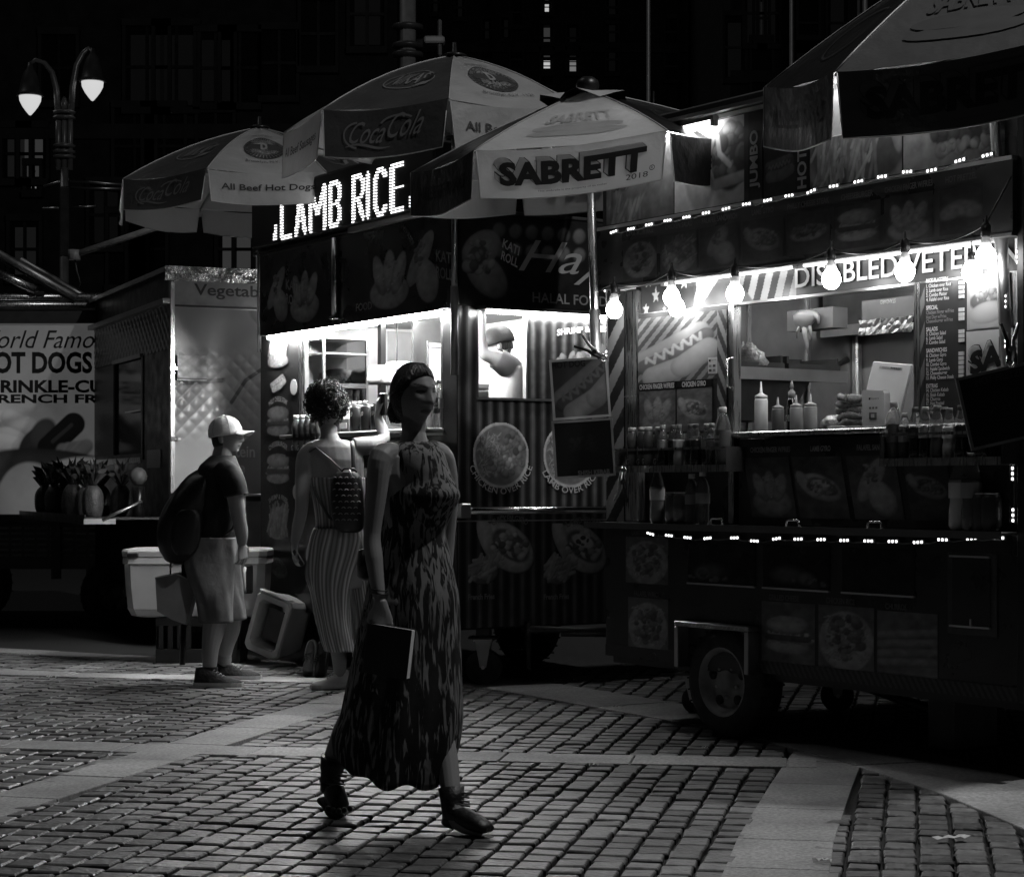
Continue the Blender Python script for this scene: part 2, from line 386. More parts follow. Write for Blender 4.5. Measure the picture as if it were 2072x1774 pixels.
# ================================================================ SETTING
def ground_mat(name, c, rough, spec, bump, bs, vs):
    m = mat(name, c, rough, spec=spec, var=0, bump=bump, bs=bs)
    t = m.node_tree; b = t.nodes['Principled BSDF']
    a = t.nodes.new('ShaderNodeAttribute'); a.attribute_name = 'Col'
    co = t.nodes.new('ShaderNodeTexCoord')
    n = t.nodes.new('ShaderNodeTexNoise'); n.inputs['Scale'].default_value = vs; n.inputs['Detail'].default_value = 8; n.inputs['Roughness'].default_value = .65
    n2 = t.nodes.new('ShaderNodeTexNoise'); n2.inputs['Scale'].default_value = 1.3; n2.inputs['Detail'].default_value = 4
    for q in (n, n2): t.links.new(co.outputs['Object'], q.inputs['Vector'])
    r = t.nodes.new('ShaderNodeMapRange'); r.inputs[1].default_value = .32; r.inputs[2].default_value = .68; r.inputs[3].default_value = .55; r.inputs[4].default_value = 1.4
    r3 = t.nodes.new('ShaderNodeMapRange'); r3.inputs[1].default_value = .35; r3.inputs[2].default_value = .65; r3.inputs[3].default_value = .58; r3.inputs[4].default_value = 1.3
    t.links.new(n.outputs['Fac'], r.inputs[0]); t.links.new(n2.outputs['Fac'], r3.inputs[0])
    mu = t.nodes.new('ShaderNodeMath'); mu.operation = 'MULTIPLY'; t.links.new(r.outputs[0], mu.inputs[0]); t.links.new(r3.outputs[0], mu.inputs[1])
    mu2 = t.nodes.new('ShaderNodeMath'); mu2.operation = 'MULTIPLY'; t.links.new(a.outputs['Fac'], mu2.inputs[0]); t.links.new(mu.outputs[0], mu2.inputs[1])
    t.links.new(mu2.outputs[0], b.inputs['Base Color'])
    r2 = t.nodes.new('ShaderNodeMapRange'); r2.inputs[1].default_value = .3; r2.inputs[2].default_value = .7; r2.inputs[3].default_value = rough - .12; r2.inputs[4].default_value = rough + .18
    t.links.new(n.outputs['Fac'], r2.inputs[0]); t.links.new(r2.outputs[0], b.inputs['Roughness'])
    return m
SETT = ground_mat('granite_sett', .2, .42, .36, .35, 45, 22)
SLAB = ground_mat('granite_slab', .3, .62, .35, .12, 160, 60)
BED = mat('mortar_bed', .018, .8, var=.4, vs=30, bump=.4, bs=90)
ASPH = mat('asphalt', .05, .75, var=.35, vs=25, bump=.35, bs=140, rvar=.1)
g = MB(); g.add([(-220, -40, -.034), (220, -40, -.034), (220, 260, -.034), (-220, 260, -.034)], [(0, 1, 2, 3)], ASPH)
g.build('ground', kind='structure')
g = MB(); g.add([(-220, 17.2, -.004), (-8, 17.2, -.004), (-1.6, 13.56, -.004), (9, 12.7, -.004), (220, 12.7, -.004), (220, 259, -.004), (-220, 259, -.004)], [tuple(range(7))], ASPH); g.build('pavement', kind='structure')
def V2(p): return np.array([p[0], p[1]])
BANDS = [  # centre line, width
    ([(-2.86, 4.4), (-1.896, 7.99), (-1.212, 10.54), (-.55, 13.0)], .30),
    ([(.40, 4.0), (.834, 6.26), (.958, 6.92), (1.324, 8.56), (1.47, 9.15)], .335),
    ([(-6.2, 10.1), (-2.45, 9.46), (-.894, 9.145), (.238, 8.96), (1.36, 8.80)], .29),
    ([(-6.2, 13.75), (-3.4, 13.1), (-1.05, 12.5), (-.15, 12.28)], .30),
    ([(-7.0, 16.2), (-3.86, 14.9), (-2.24, 13.95), (-1.6, 13.65)], .32)]
O_IN = [(-.55, 12.55), (-.009, 11.8), (.341, 11.2), (.9375, 10.19), (1.32, 9.3), (1.53, 8.65), (1.66, 8.24), (1.78, 7.41), (1.84, 7.0), (1.89, 6.2), (1.88, 4.0)]
def offs(line, w):
    out = []
    for i, p in enumerate(line):
        a, b = V2(line[max(i - 1, 0)]), V2(line[min(i + 1, len(line) - 1)]); t = (b - a) / np.linalg.norm(b - a)
        out.append(tuple(V2(p) + w * np.array([-t[1], t[0]])))
    return out
BANDS.append((offs(O_IN, .27), .52))
def seg_d(px, py, line):
    best = 9
    for (x0, y0), (x1, y1) in zip(line[:-1], line[1:]):
        dx, dy = x1 - x0, y1 - y0; t = max(0, min(1, ((px - x0) * dx + (py - y0) * dy) / (dx * dx + dy * dy)))
        best = min(best, math.hypot(px - x0 - t * dx, py - y0 - t * dy))
    return best
st = MB(); k_ = st.m(SETT)
E2 = np.array([.19, .982]); E1 = np.array([.982, -.19])
cw, sl = .117, .127
for i in range(-70, 72):
    j = -1.0
    off = rnd.random()
    q = 2.0 + off * sl
    while q < 18:
        L = sl * (.86 + .3 * rnd.random()); wd = cw
        c = E1 * (i * cw) + E2 * (q + L / 2) + np.array([-.9, .2]); q += L
        x, y = c
        bend = .006 * (y - 6) * (x - .2) if x > .2 else 0     # rows fan out a little to the right
        x += bend
        if not (3.6 < y < 15.6) or abs(x) > 1.2 + .42 * y: continue
        if y > 13.95 - .58 * (x + 2.24) + (.0 if x < -1.6 else .5 * (x + 1.6)): continue
        if any(seg_d(x, y, l) < w / 2 - .02 for l, w in BANDS): continue
        hw, hl = cw / 2 - .0042 - .0035 * rnd.random(), L / 2 - .0095 - .005 * rnd.random(); b = .005 + .003 * rnd.random()
        z = rnd.uniform(-.004, .003); tx, ty = rnd.gauss(0, .018), rnd.gauss(0, .018); sk = [rnd.uniform(-.004, .004) for _ in range(8)]
        ra = rnd.gauss(0, .025); e1 = E1 * cos(ra) + E2 * sin(ra); e2 = E2 * cos(ra) - E1 * sin(ra)
        vs = []
        for (ins, dz) in ((b, 0), (.0005, -.006), (0, -.032)):
            for n_, (sa, sb) in enumerate(((-1, -1), (1, -1), (1, 1), (-1, 1))):
                a_, b_ = sa * (hw - ins) + sk[n_], sb * (hl - ins) + sk[n_ + 4]; p = e1 * a_ + e2 * b_
                vs.append((x + p[0], y + p[1], z + dz + (a_ * tx + b_ * ty if dz > -.02 else 0)))
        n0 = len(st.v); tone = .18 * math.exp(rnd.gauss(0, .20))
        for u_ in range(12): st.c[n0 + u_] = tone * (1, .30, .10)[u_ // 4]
        st.v += vs
        fs = [(0, 1, 2, 3)] + [(r + (a + 1) % 4 - 0, r + a, r + a + 4, r + (a + 1) % 4 + 4) for r in (0, 4) for a in range(4)]
        for f in fs:
            f = f if len(f) == 4 else f
            st.f.append(tuple(n0 + a for a in (f if f == (0, 1, 2, 3) else reversed(f)))); st.mi.append(k_); st.sm.append(False)
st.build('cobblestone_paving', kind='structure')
bd = MB(); bd.add([(-12, 3, -.024), (14, 3, -.024), (14, 13.0, -.024), (-1.2, 13.8, -.024), (-12, 19.6, -.024)], [(0, 1, 2, 3, 4)], BED)
bd.build('paving_bed', kind='structure')
sb = MB()
for line, w in BANDS:
    pts = [V2(p) for p in line]; S = [0]
    for a, b in zip(pts[:-1], pts[1:]): S.append(S[-1] + np.linalg.norm(b - a))
    def pos(s_):
        for i in range(len(S) - 1):
            if s_ <= S[i + 1] or i == len(S) - 2:
                t = (s_ - S[i]) / (S[i + 1] - S[i]); d = (pts[i + 1] - pts[i]) / (S[i + 1] - S[i]); return pts[i] * (1 - t) + pts[i + 1] * t, np.array([-d[1], d[0]])
    s_ = 0.0
    big = w > .5
    while s_ < S[-1] - .1:
        L = min((.9 if big else .62) * (.85 + .3 * rnd.random()), S[-1] - s_); gpp = .004
        (p0, n0), (p1, n1) = pos(s_ + gpp), pos(s_ + L - gpp); z = rnd.uniform(.001, .005) + (.002 if big else 0)
        q = [p0 - n0 * w / 2, p1 - n1 * w / 2, p1 + n1 * w / 2, p0 + n0 * w / 2]; cen = sum(q) / 4
        tone = .36 * math.exp(rnd.gauss(0, .10))
        vs = []
        for ins, dz in ((.004, 0), (0, -.004), (0, -.03)):
            for v in q:
                dd = (cen - v) / np.linalg.norm(cen - v) * ins; vs.append((v[0] + dd[0], v[1] + dd[1], z + dz))
        sb.add(vs, [(3, 2, 1, 0)] + [(r + a, r + (a + 1) % 4, r + (a + 1) % 4 + 4, r + a + 4) for r in (0, 4) for a in range(4)], SLAB, cols=[tone] * 12)
        s_ += L
sb.build('granite_paving_bands', kind='structure')

# scraps of paper on the ground
PAPER = mat('paper', .75, .7, var=.1)
for k, (u, v, L, lab) in enumerate([(1202, 1553, .045, 'small curled white paper scrap on the setts below the pale cross band'), (1426, 1518, .03, 'tiny twisted paper scrap in front of the trailer wheel'),
        (1250, 1434, .06, 'flat pale strip of litter on the curved stone band near the casters'), (1925, 1702, .13, 'long thin wrapper lying on the dark setts at the lower right edge'),
        (1668, 1748, .05, 'small wrapper beside the wide pale stone band at the bottom edge'), (437, 1282, .06, 'crumpled paper on the dark pavement left of the milk crate'), (100, 1373, .04, 'small paper scrap at the far left edge of the setts')]):
    p = gp(u, v); m = MB()
    n = 7; a0 = rnd.uniform(-.4, .4)
    rows = [[(L * (i / (n - 1) - .5), L * .3 * (j - .5) + .006 * sin(i * 2.1 + k), .006 + .010 * abs(sin(i * 1.3 + k * 2 + j))) for j in (0, 1)] for i in range(n)]
    m.loft([[Vector(q) for q in r] for r in rows], PAPER, None, False, False, closed=False)
    o = m.build('paper_scrap', None, T(p.x, p.y, .004) @ RZ(a0), lab, 'litter', 'scraps of litter on the paving')
    sd = o.modifiers.new('thick', 'SOLIDIFY'); sd.thickness = .0012

# ---------------------------------------------------------------- buildings behind
BRICK = mat('dark_brick', .03, .85, var=.4, vs=3, bump=.3, bs=6)
STONE = mat('dark_stone', .04, .8, var=.3, vs=2)
WGL = mat('dark_window_glass', .01, .6, spec=.15, var=0)
LIT = [mat('lit_window_%d' % i, .015, .7, emit=e) for i, e in enumerate((.5, .16, .03, .006, .0016))]
def building(label, Y, u0, u1, ztop, wins, ww, wh, style):
    b = thing('building', label, 'building', T((u0 + u1 - 2 * UC) / 2 / F * Y, Y, 0), 'buildings behind the food carts')
    x0, x1 = (u0 - (u0 + u1) / 2) / F * Y, (u1 - (u0 + u1) / 2) / F * Y; cx = ((u0 + u1) / 2 - UC) / F * Y
    w = MB(); w.box(x0, x1, .6, 14, 0, ztop, BRICK)
    # brick piers, spandrels and string courses in front of the recessed window bays
    z = 1.0
    while z < ztop:
        w.box(x0, x1, .42, .6, z, z + .35, STONE); z += 4.2
    w.build('wall', b); r = MB(); r.box(x0 - .3, x1 + .3, .1, 14.3, ztop, ztop + .6, STONE, .1); r.build('roof', b)
    for (u, v, lit, k) in wins:
        p = at(u, v, Y); x, z = p.x - cx, p.z; a, c = ww * k, wh * k
        fm = MB(); t = .08
        fm.box(x - a / 2 - t, x + a / 2 + t, .36, .6, z + c / 2, z + c / 2 + t * 2, STONE); fm.box(x - a / 2 - t, x + a / 2 + t, .30, .6, z - c / 2 - t * 2, z - c / 2, STONE)
        for s in (-1, 1): fm.box(x + s * (a / 2 + t / 2) - t / 2, x + s * (a / 2 + t / 2) + t / 2, .40, .6, z - c / 2, z + c / 2, STONE)
        for q in range(1, style): fm.box(x - a / 2 + a * q / style - .035, x - a / 2 + a * q / style + .035, .46, .55, z - c / 2, z + c / 2, BLACK)
        fm.box(x - a / 2, x + a / 2, .45, .55, z - .03, z + .04, BLACK)
        win = fm.build('window', b)
        pn = MB(); pn.box(x - a / 2, x + a / 2, .56, .595, z - c / 2, z + c / 2, WGL)
        if lit is not None:
            h1 = c * (.5 if lit < 2 else .9)
            pn.box(x - a / 2 + .1, x + a / 2 - .1, .52, .558, z - c / 2 + .08, z - c / 2 + h1, LIT[lit])
            if lit < 3: pn.box(x - a / 2 + .1, x + a / 2 - .1, .52, .558, z - c / 2 + h1 + .12, z + c / 2 - .1, LIT[min(lit + 2, 4)])
            if lit < 2:
                for q in (.3, .62): pn.box(x - a / 2 + .06, x + a / 2 - .1, .505, .519, z - c / 2 + .1 + h1 * q, z - c / 2 + .14 + h1 * q, DGREY)
        pn.build('pane', win)
    return b
wl = [(22, 305, 3, 1.0), (57, 305, 2, 1.0), (57, 355, 1, .5), (40, 500, 3, 1.1), (290, 128, 4, 1.6), (350, 128, 4, 1.6), (265, 290, None, 1.5), (325, 290, None, 1.5), (470, 500, 2, 1.3), (505, 500, 2, 1.3), (205, 430, 4, 1.2),
      (250, 500, None, 1.4), (290, 500, None, 1.4), (430, 130, 4, 1.4), (480, 130, None, 1.4), (560, 120, None, 1.3), (110, 130, None, 1.3), (640, 60, None, 1.3), (740, 20, 4, 1.3), (430, 290, None, 1.3)]
building('dark brick building behind the double street lamp with a few dim windows', 46, -420, 800, 18.5, wl, .62, 1.2, 2)
wc = [(1107, 116, 0, 1.0), (1160, 116, 1, 1.0), (1107, 72, 2, 1.0), (1160, 72, 4, 1.0), (1107, 0, 0, .8), (985, 55, 4, .8), (1024, 52, 4, .8), (985, 116, None, 1.0), (1045, 116, None, 1.0), (1240, 60, 4, 1.0), (1240, 116, 4, 1.0), (880, 0, 4, .8), (930, 10, 4, .8), (1045, 20, None, 1),
      (1240, 10, 4, 1), (1360, 60, None, 1), (1420, 60, None, 1), (1360, 130, None, 1), (1420, 130, None, 1), (1045, 170, None, 1), (1107, 170, None, 1)]
building('tall dark building in the middle distance with two small lit windows', 75, 800, 1480, 30, wc, .44, 1.0, 1)
wr = [(1530, 20, 4, 1.2), (1545, 30, 3, .8), (1560, 20, 4, 1.2), (1490, 90, 4, 1.2), (1640, 40, None, 1.2), (1700, 40, 4, 1.2), (1800, 60, None, 1.2), (1640, 140, None, 1.2), (1545, 140, None, 1.2), (1900, 40, None, 1.2)]
building('dark building beyond the right hand food cart with faint tall windows', 60, 1482, 2500, 25, wr, .5, 1.6, 1)

# ---------------------------------------------------------------- street lamp, poles
LAMPG = mat('lamp_bowl', .8, emit=.62)
PAINT = mat('grey_lamp_paint', .22, .35, .3, var=.2)
YL = 30.0
b0 = at(130, 985, YL)
lp = thing('street_lamp', 'double headed street lamp with two glowing bowls at upper left', 'street lamp', T(b0.x, YL, 0))
L = lambda u, v: (at(u, v, YL).x - b0.x, 0, at(u, v, YL).z)
m = MB(); m.lathe([(.11, 0), (.13, .05), (.1, .4), (.08, 1.2), (.065, L(130, 340)[2])], PAINT, 12)
m.build('post', lp)
m = MB()
for x in (-.09, 0, .09): m.tube([(x, 0, L(0, 345)[2]), (x, 0, L(0, 212)[2])], .045, PAINT)
for v in (232, 243, 300, 312, 322): m.lathe([(.12, 0), (.17, .012), (.17, .045), (.12, .06)], PAINT, 14, T(0, 0, L(0, v)[2]))
m.lathe([(.05, 0), (.06, .1), (.035, .17), (.005, .2)], PAINT, 12, T(0, 0, L(0, 222)[2])); m.build('collar', lp)
for pts, ub, vb in (([(118, 240), (114, 180), (106, 148), (90, 128), (72, 122), (61, 130)], 61, 194), ([(143, 240), (147, 175), (155, 132), (168, 108), (179, 98), (187, 108)], 187, 165)):
    m = MB(); m.tube([L(*p) for p in pts], [.05, .048, .045, .04, .035, .03], PAINT, 8); m.build('arm', lp)
    x, _, z = L(ub, vb)
    m = MB(); m.lathe([(.205, -.01), (.205, .02), (.17, .05), (.14, .2), (.10, .34), (.05, .42), (.035, .5)], DGREY, 18, T(x, 0, z)); hd = m.build('lamp_head', lp)
    m = MB(); m.lathe([(.168, 0), (.16, -.07), (.12, -.15), (.07, -.22), (.02, -.28), (.002, -.29)], LAMPG, 18, T(x, 0, z - .011)); m.build('lamp_bowl', hd)
sg = MB()
for (u0, v0, u1, v1) in ((88, 378, 140, 362), (142, 367, 246, 373), (142, 380, 246, 382), (86, 423, 140, 420), (140, 420, 195, 417)): sg.tube([L(u0, v0), L(u1, v1)], .022, ALU, 6)
sg.build('sign_bracket', lp)
m = MB(); xa, xb = L(122, 0)[0], L(141, 0)[0]; m.box(xa, xb, -.08, .08, L(0, 520)[2], L(0, 378)[2], DGREY, .02); m.build('control_box', lp)
m = MB(); y0 = 15.6
a, b = at(150, 516, y0), at(378, 440, y0)
m.tube([a, b], .026, GREY); m.lathe([(.05, -.04), (.05, .04)], GREY, 10, T(*a)); m.tube([a, a + Vector((.02, 0, -.12)), a + Vector((.05, 0, -.22)), a + Vector((.03, 0, -.28))], .008, BLACK, 6)
m.tube([b, b + Vector((1.0, .4, .3)), b + Vector((1.0, .4, -4.2))], .026, GREY)
m.build('awning_pole', None, None, 'slanting metal pole with a hanging cord under the farthest umbrella', 'pole')
m = MB(); p = at(825, 985, 24); m.tube([(p.x, 24, 0), (p.x, 24, 9)], .10, GREY, 12)
for v in (62, 100, 118): m.lathe([(.12, 0), (.19, .02), (.19, .06), (.12, .08)], DGREY, 12, T(p.x, 24, at(0, v, 24).z))
m.box(p.x + .2, p.x + .45, 23.9, 24.1, at(0, 90, 24).z, at(0, 76, 24).z, LGREY, .02); m.tube([at(843, 86, 24), at(880, 84, 24)], .04, DGREY)
m.box(at(886, 0, 24).x, at(894, 0, 24).x, 23.95, 24.05, at(0, 115, 24).z, at(0, 40, 24).z, GREY, .02)
m.build('signal_pole', None, None, 'thick banded signal pole rising behind the tallest umbrella', 'pole')
for u, Y, r, zt, lab in ((1312, 34, .035, 16, 'slim pale flagpole rising behind the lettered umbrella in the middle'), (1601, 38, .04, 18, 'pale flagpole just left of the top right umbrella'), (1750, 38, .055, 18, 'thicker pale flagpole partly behind the top right umbrella')):
    p = at(u, 985, Y); m = MB(); m.lathe([(r * 2.5, 0), (r * 2.5, .1), (r, .15), (r, zt * .5), (r * .7, zt), (r * 1.6, zt + .05), (r * 1.6, zt + .15), (.005, zt + .2)], mat('flagpole_paint', .5, .35, .2, var=.1), 10, T(p.x, Y, 0))
    if u == 1312: m.tube([(p.x + .09, Y, 0), (p.x + .09, Y, at(0, 185, Y).z)], .018, GREY, 6)
    if u == 1750: m.tube([(p.x - .12, Y, 0), (p.x - .12, Y, zt)], .03, GREY, 6)
    m.build('flagpole', None, None, lab, 'flagpole', 'flagpoles behind the carts')
# ================================================================ RIGHT FOOD CART
R = Frame(.556, 10.4, .573, -.819)
XA, XB, DP = -.10, 2.72, 1.86
cr = thing('food_cart', 'big open food cart on the right with bare bulbs, menu board and pictures of food', 'food cart', R.M.copy())
STR1 = attr_mat('striped_vinyl', .34)
TUBE = mat('tube_light', 1, emit=4.5); BULB = mat('bulb_glass', 1, emit=24); TUBE5 = mat('added_inside_tube', 1, emit=42); TUBE6 = mat('roof_tube', 1, emit=16); LED = mat('led_dot', 1, emit=4, nosample=True)
FASC = mat('fascia_vinyl', .03, .30, var=.3, vs=4, rvar=.08)
m = MB()     # carcass
m.box(XA, XB, .0, .05, .34, 1.03, DARK); m.box(XA, XB, DP - .04, DP, .34, 3.0, DARK); m.box(XA, XA + .04, .05, DP - .04, .34, 3.0, DARK); m.box(XB - .04, XB, .05, DP - .04, .34, 3.0, DARK)
m.box(XA, XB, .05, DP - .04, .30, .34, BLACK); m.box(XA + .04, XB - .04, .30, .34, 1.03, 1.47, DARK)
m.box(XA + .04, XB - .04, 0.02, .30, .99, 1.03, DGREY)
m.build('body', cr)
m = MB(); m.box(XA - .03, XB + .03, -.12, DP + .03, 3.06, 3.10, DGREY, .01); m.box(XA - .03, XB + .03, -.125, -.10, 3.045, 3.065, ALU); m.build('roof', cr)
m = MB(); m.box(XA, XB, -.14, .02, 1.032, 1.045, STEELR, .004); m.box(XA, XB, -.147, -.139, 1.015, 1.047, CHROME); led = m.build('ledge', cr)
for u in (1475, 1630, 1796):
    x = R.fr(u, 1058, -.04)[0]; h = MB(); h.tube([(x - .045, -.12, 1.04), (x - .04, -.12, 1.07), (x - .03, -.12, 1.077), (x + .03, -.12, 1.077), (x + .04, -.12, 1.07), (x + .045, -.12, 1.04)], .006, CHROME, 6); h.build('handle', led)
m = MB(); m.box(.90, XB - .04, -.07, .42, 1.47, 1.495, STEEL, .006); m.build('counter', cr)
# interior
m = MB(); m.box(XA + .04, XB - .04, DP - .07, DP - .04, 1.03, 2.6, INTERIOR)
for x in (.95, 1.75, 2.35): m.box(x - .012, x + .012, DP - .082, DP - .07, 1.03, 2.4, STEEL)
m.box(XA + .04, XA + .06, .05, DP - .07, 1.03, 2.6, STEELR); m.box(XB - .06, XB - .04, .05, DP - .07, 1.03, 2.6, STEELR); m.box(XA + .04, XB - .04, .05, DP - .05, 2.60, 2.63, DGREY)
for y_ in (.5, .95, 1.4): m.box(XA + .06, XA + .075, y_ - .012, y_ + .012, 1.03, 2.4, STEEL)
m.box(XA + .06, XA + .11, DP - .12, DP - .07, 1.03, 2.6, STEEL, .01)
m.build('inner_wall', cr)
re_ = lambda u, v, x: R.end(u, v, x)
m = MB(); m.box(XA + .08, 1.9, 1.5, DP - .09, 2.10, 2.5, mat('hood_steel', .10, .4, .6, var=.2)); m.box(XA + .08, 1.92, 1.48, 1.5, 2.08, 2.14, STEELR); m.build('hood', cr)
m = MB(); xs = .34; y0, zs = re_(1474, 748, xs); y1 = re_(1712, 745, xs)[0]; y0 = max(y0, .10); y1 = min(y1, DP - .10)
m.box(XA + .07, xs, y0, y1, zs - .03, zs, STEEL, .004); m.box(xs, xs + .012, y0, y1, zs - .045, zs + .02, ALU)
n_ = 2
for k in range(n_):
    a, b = y0 + .03 + k * (y1 - y0 - .03) / n_, y0 + (k + 1) * (y1 - y0 - .03) / n_
    m.box(XA + .10, XA + .12, a, b, zs, zs + .10, DGREY); m.box(xs - .03, xs - .015, a, b, zs + .002, zs + .05, DGREY); m.box(XA + .12, xs - .03, a, a + .015, zs + .002, zs + .09, DGREY); m.box(XA + .12, xs - .03, b - .015, b, zs + .002, zs + .09, DGREY)
m.loft([[Vector((x_, y_, z_)) for x_, y_, z_ in ((XA + .08, y0 + .05 + k * .06, zs - .04 - k * .22), (xs - .02 - k * .05, y0 + .05 + k * .06, zs - .04 - k * .22), (xs - .02 - k * .05, y1 - .25 - k * .12, zs - .04 - k * .22), (XA + .08, y1 - .25 - k * .12, zs - .04 - k * .22))] for k in (0, 1)], mat('dark_steel', .09, .4, .6, var=.2), None, True, False)
m.build('griddle_shelf', cr)
# fascia with the small pictures
FY = -.08
m = MB(); m.box(XA + .02, XB + .01, FY, FY + .03, 2.275, 2.575, FASC); m.box(XA + .02, XB + .01, FY - .006, FY + .04, 2.575, 2.592, ALU); m.box(XA + .02, XB + .01, FY - .006, FY + .05, 2.262, 2.275, DGREY)
m.box(XA + .02, XB + .01, FY + .03, .10, 2.55, 2.575, DGREY); m.build('fascia', cr)
ART_SQ[0] = .6
for t, u0, u1, kd in (('GYRO WITH RICE', 1261, 1330, 'rice'), ('CHICKEN SALAD', 1337, 1412, 'salad'), ('FALAFEL SANDWICH', 1417, 1497, 'wrap'), ('LAMB GYRO', 1503, 1586, 'gyro'), ('PHILLY CHEESE STEAK', 1593, 1680, 'steak'), ('CHEESEBURGER', 1688, 1783, 'burger'), ('CHICKEN FINGER W/FRIES', 1790, 1889, 'tenders'), ('HOT PRETZEL', 1902, 1990, 'pretzel')):
    x0, x1 = R.fr(u0, 500, FY)[0], R.fr(u1, 500, FY)[0]; m = MB(); picture(m, (x0, x1, 2.30, 2.50), kd, FY - .003, .024, .26)
    m.line(t, (x0 + x1) / 2, 2.522,   .026, DINK, FY - .003, off=.02, cond=.75, maxw=(x1 - x0) * .98, center=True); m.build('menu_picture', cr)
ART_SQ[0] = 1.0
# upper sign panel
UY = -.02
m = MB(); m.box(XA, XB, UY, 0.0, 2.592, 3.06, FASC); m.box(XA, XB, UY - .012, UY, 3.035, 3.055, ALU); m.build('sign_panel', cr)
def up(u): return R.fr(u, 400, UY)[0]
PZ0, PZ1 = 2.61, 3.03
for u0, u1, kd, base in ((1228, 1364, 'burger', .2), (1366, 1515, 'gyro', .5), (1546, 1611, 'hotdog', .03), (1640, 1826, 'fplate', .12), (1829, 2034, 'bigburger', .14)):
    x0, x1 = max(up(u0), XA + .01), min(up(u1), XB - .01); w, h = x1 - x0, PZ1 - PZ0; m = MB()
    if kd == 'burger':
        A = Art(w, h, .22); A.noise(.5, 3); A.ell(.3, .35, .5, .45, .34, .3, .4, .3); A.fries(26, .38, .25, .3, .12, .4, .03, .2, .5, 1.3, .4); A.ell(.55, .75, .45, .5, .4, 0, .1, .5); A.chunks(18, .3, .5, .3, .1, .04, .1, .06, .4); A.noise(.3, 12)
    elif kd == 'gyro':
        A = Art(w, h, .6); A.ell(.45, .5, .30, .62, .48, .1, .15, .35); A.line([(.62, .95), (.58, .6), (.72, .35)], .05, .62, .4); A.ell(1.0, .55, .34, .42, .09, 0, .1, .2); A.chunks(40, 1.0, .55, .3, .35, .04, .13, .05, .3); A.line([(.78, .8), (.82, .6), (1.0, .45)], .045, .6, .3); A.line([(.75, .25), (1.3, .3)], .08, .45, .5); A.img[:, -6:] = .05; A.noise(.25, 10)
    elif kd == 'hotdog':
        A = Art(w, h, .03); [hotdog(A, A.asp / 2, q, .42, .12, .14, .07, .2) for q in (.3, .72)]; A.noise(.3, 12)
    elif kd == 'fplate':
        A = Art(w, h, .12); A.ell(.75, .35, .85, .55, .3, 0, .04, .2); A.ell(.75, .37, .78, .48, .1, 0, .1, .1); A.fries(90, .55, .38, .45, .22, .5, .028, .18, .45, 1.35, .45); A.chunks(16, .75, .75, .5, .14, .08, .18, .3, .5); A.ell(1.3, .55, .1, .35, .45, .15, .1, .5); A.noise(.3, 12)
    else:
        A = Art(w, h, .30); A.noise(.3, 3); A.img *= np.clip(1.25 - .55 * A.X / A.asp, .5, 1.3); A.ell(1.0, .36, .62, .26, .07, 0, .12, .4); A.chunks(70, 1.0, .40, .6, .24, .04, .13, .03, .14); A.chunks(34, 1.0, .72, .55, .1, .06, .15, .28, .5); A.chunks(30, .95, .16, .6, .05, .04, .1, .2, .45); A.noise(.3, 12)
    m.art(A, x0, x1, PZ0, PZ1, UY - .003); m.build('food_picture', cr)
for u0, u1, t in ((1516, 1544, 'JUMBO'), (1612, 1638, 'HOT')):
    m = MB(); x0, x1 = up(u0), up(u1); m.box(x0, x1, UY - .005, UY - .001, PZ0, PZ1, BINK); z0, z1 = (2.66, 2.94) if t == 'JUMBO' else (2.62, 2.80)
    v, f = text_mesh(t, .03)[:2]; m.add([(x1 - .012 - b * (x1 - x0 - .024), UY - .008, z0 + a * (z1 - z0)) for a, b in v], f, LGREY); m.build('lettered_strip', cr)
# header behind the bulbs
HY = .03
hx = lambda u: R.fr(u, 600, HY)[0]
m = MB(); x0, x1 = XA + .22, XB - .05; A = Art(x1 - x0, .24, .06, .005); A.stripes(.06, .42, .42, .35); sc = .24
def hxx(u): return (hx(u) - x0) / sc
A.img = np.where(A.X < hxx(1405), .05, A.img); A.poly([(hxx(1405), 1.05), (hxx(1405) + .15, -.05), (hxx(1440), -.05), (hxx(1515), 1.05)], .62); A.poly([(hxx(1415), -.05), (hxx(1470), .75), (hxx(1530), -.05)], .16)
A.img = np.where(A.X > hxx(1612), .075, A.img); A.noise(.15, 4)
for sx, sy, q in ((1313, .70, .2), (1328, .36, .2), (1308, .08, .16), (1385, .58, .2), (1352, .8, .15), (1345, .05, .1)):
    A.poly([(hxx(sx) + q * .75 * (1 if k % 2 == 0 else .42) * sin(k * pi / 5), sy + q * .95 * (1 if k % 2 == 0 else .42) * cos(k * pi / 5)) for k in range(10)], .72)
m.box(x0, x1, HY, HY + .03, 2.13, 2.37, DGREY); m.art(A, x0, x1, 2.13, 2.37, HY - .003); hd = m.build('header_sign', cr)
m = MB()
m.text('DISABLED VETERAN', hx(1612), XB - .045, 2.165, 2.265, WHITE, HY - .012, off=.012); m.text('DISABLED VETERAN', hx(1612) + .006, XB - .039, 2.160, 2.260, BINK, HY - .006, off=.02)
m.build('lettering', hd)
m = MB(); m.box(XA + .2, XB - .02, HY - .006, HY + .036, 2.118, 2.13, ALU); m.build('header_trim', cr)
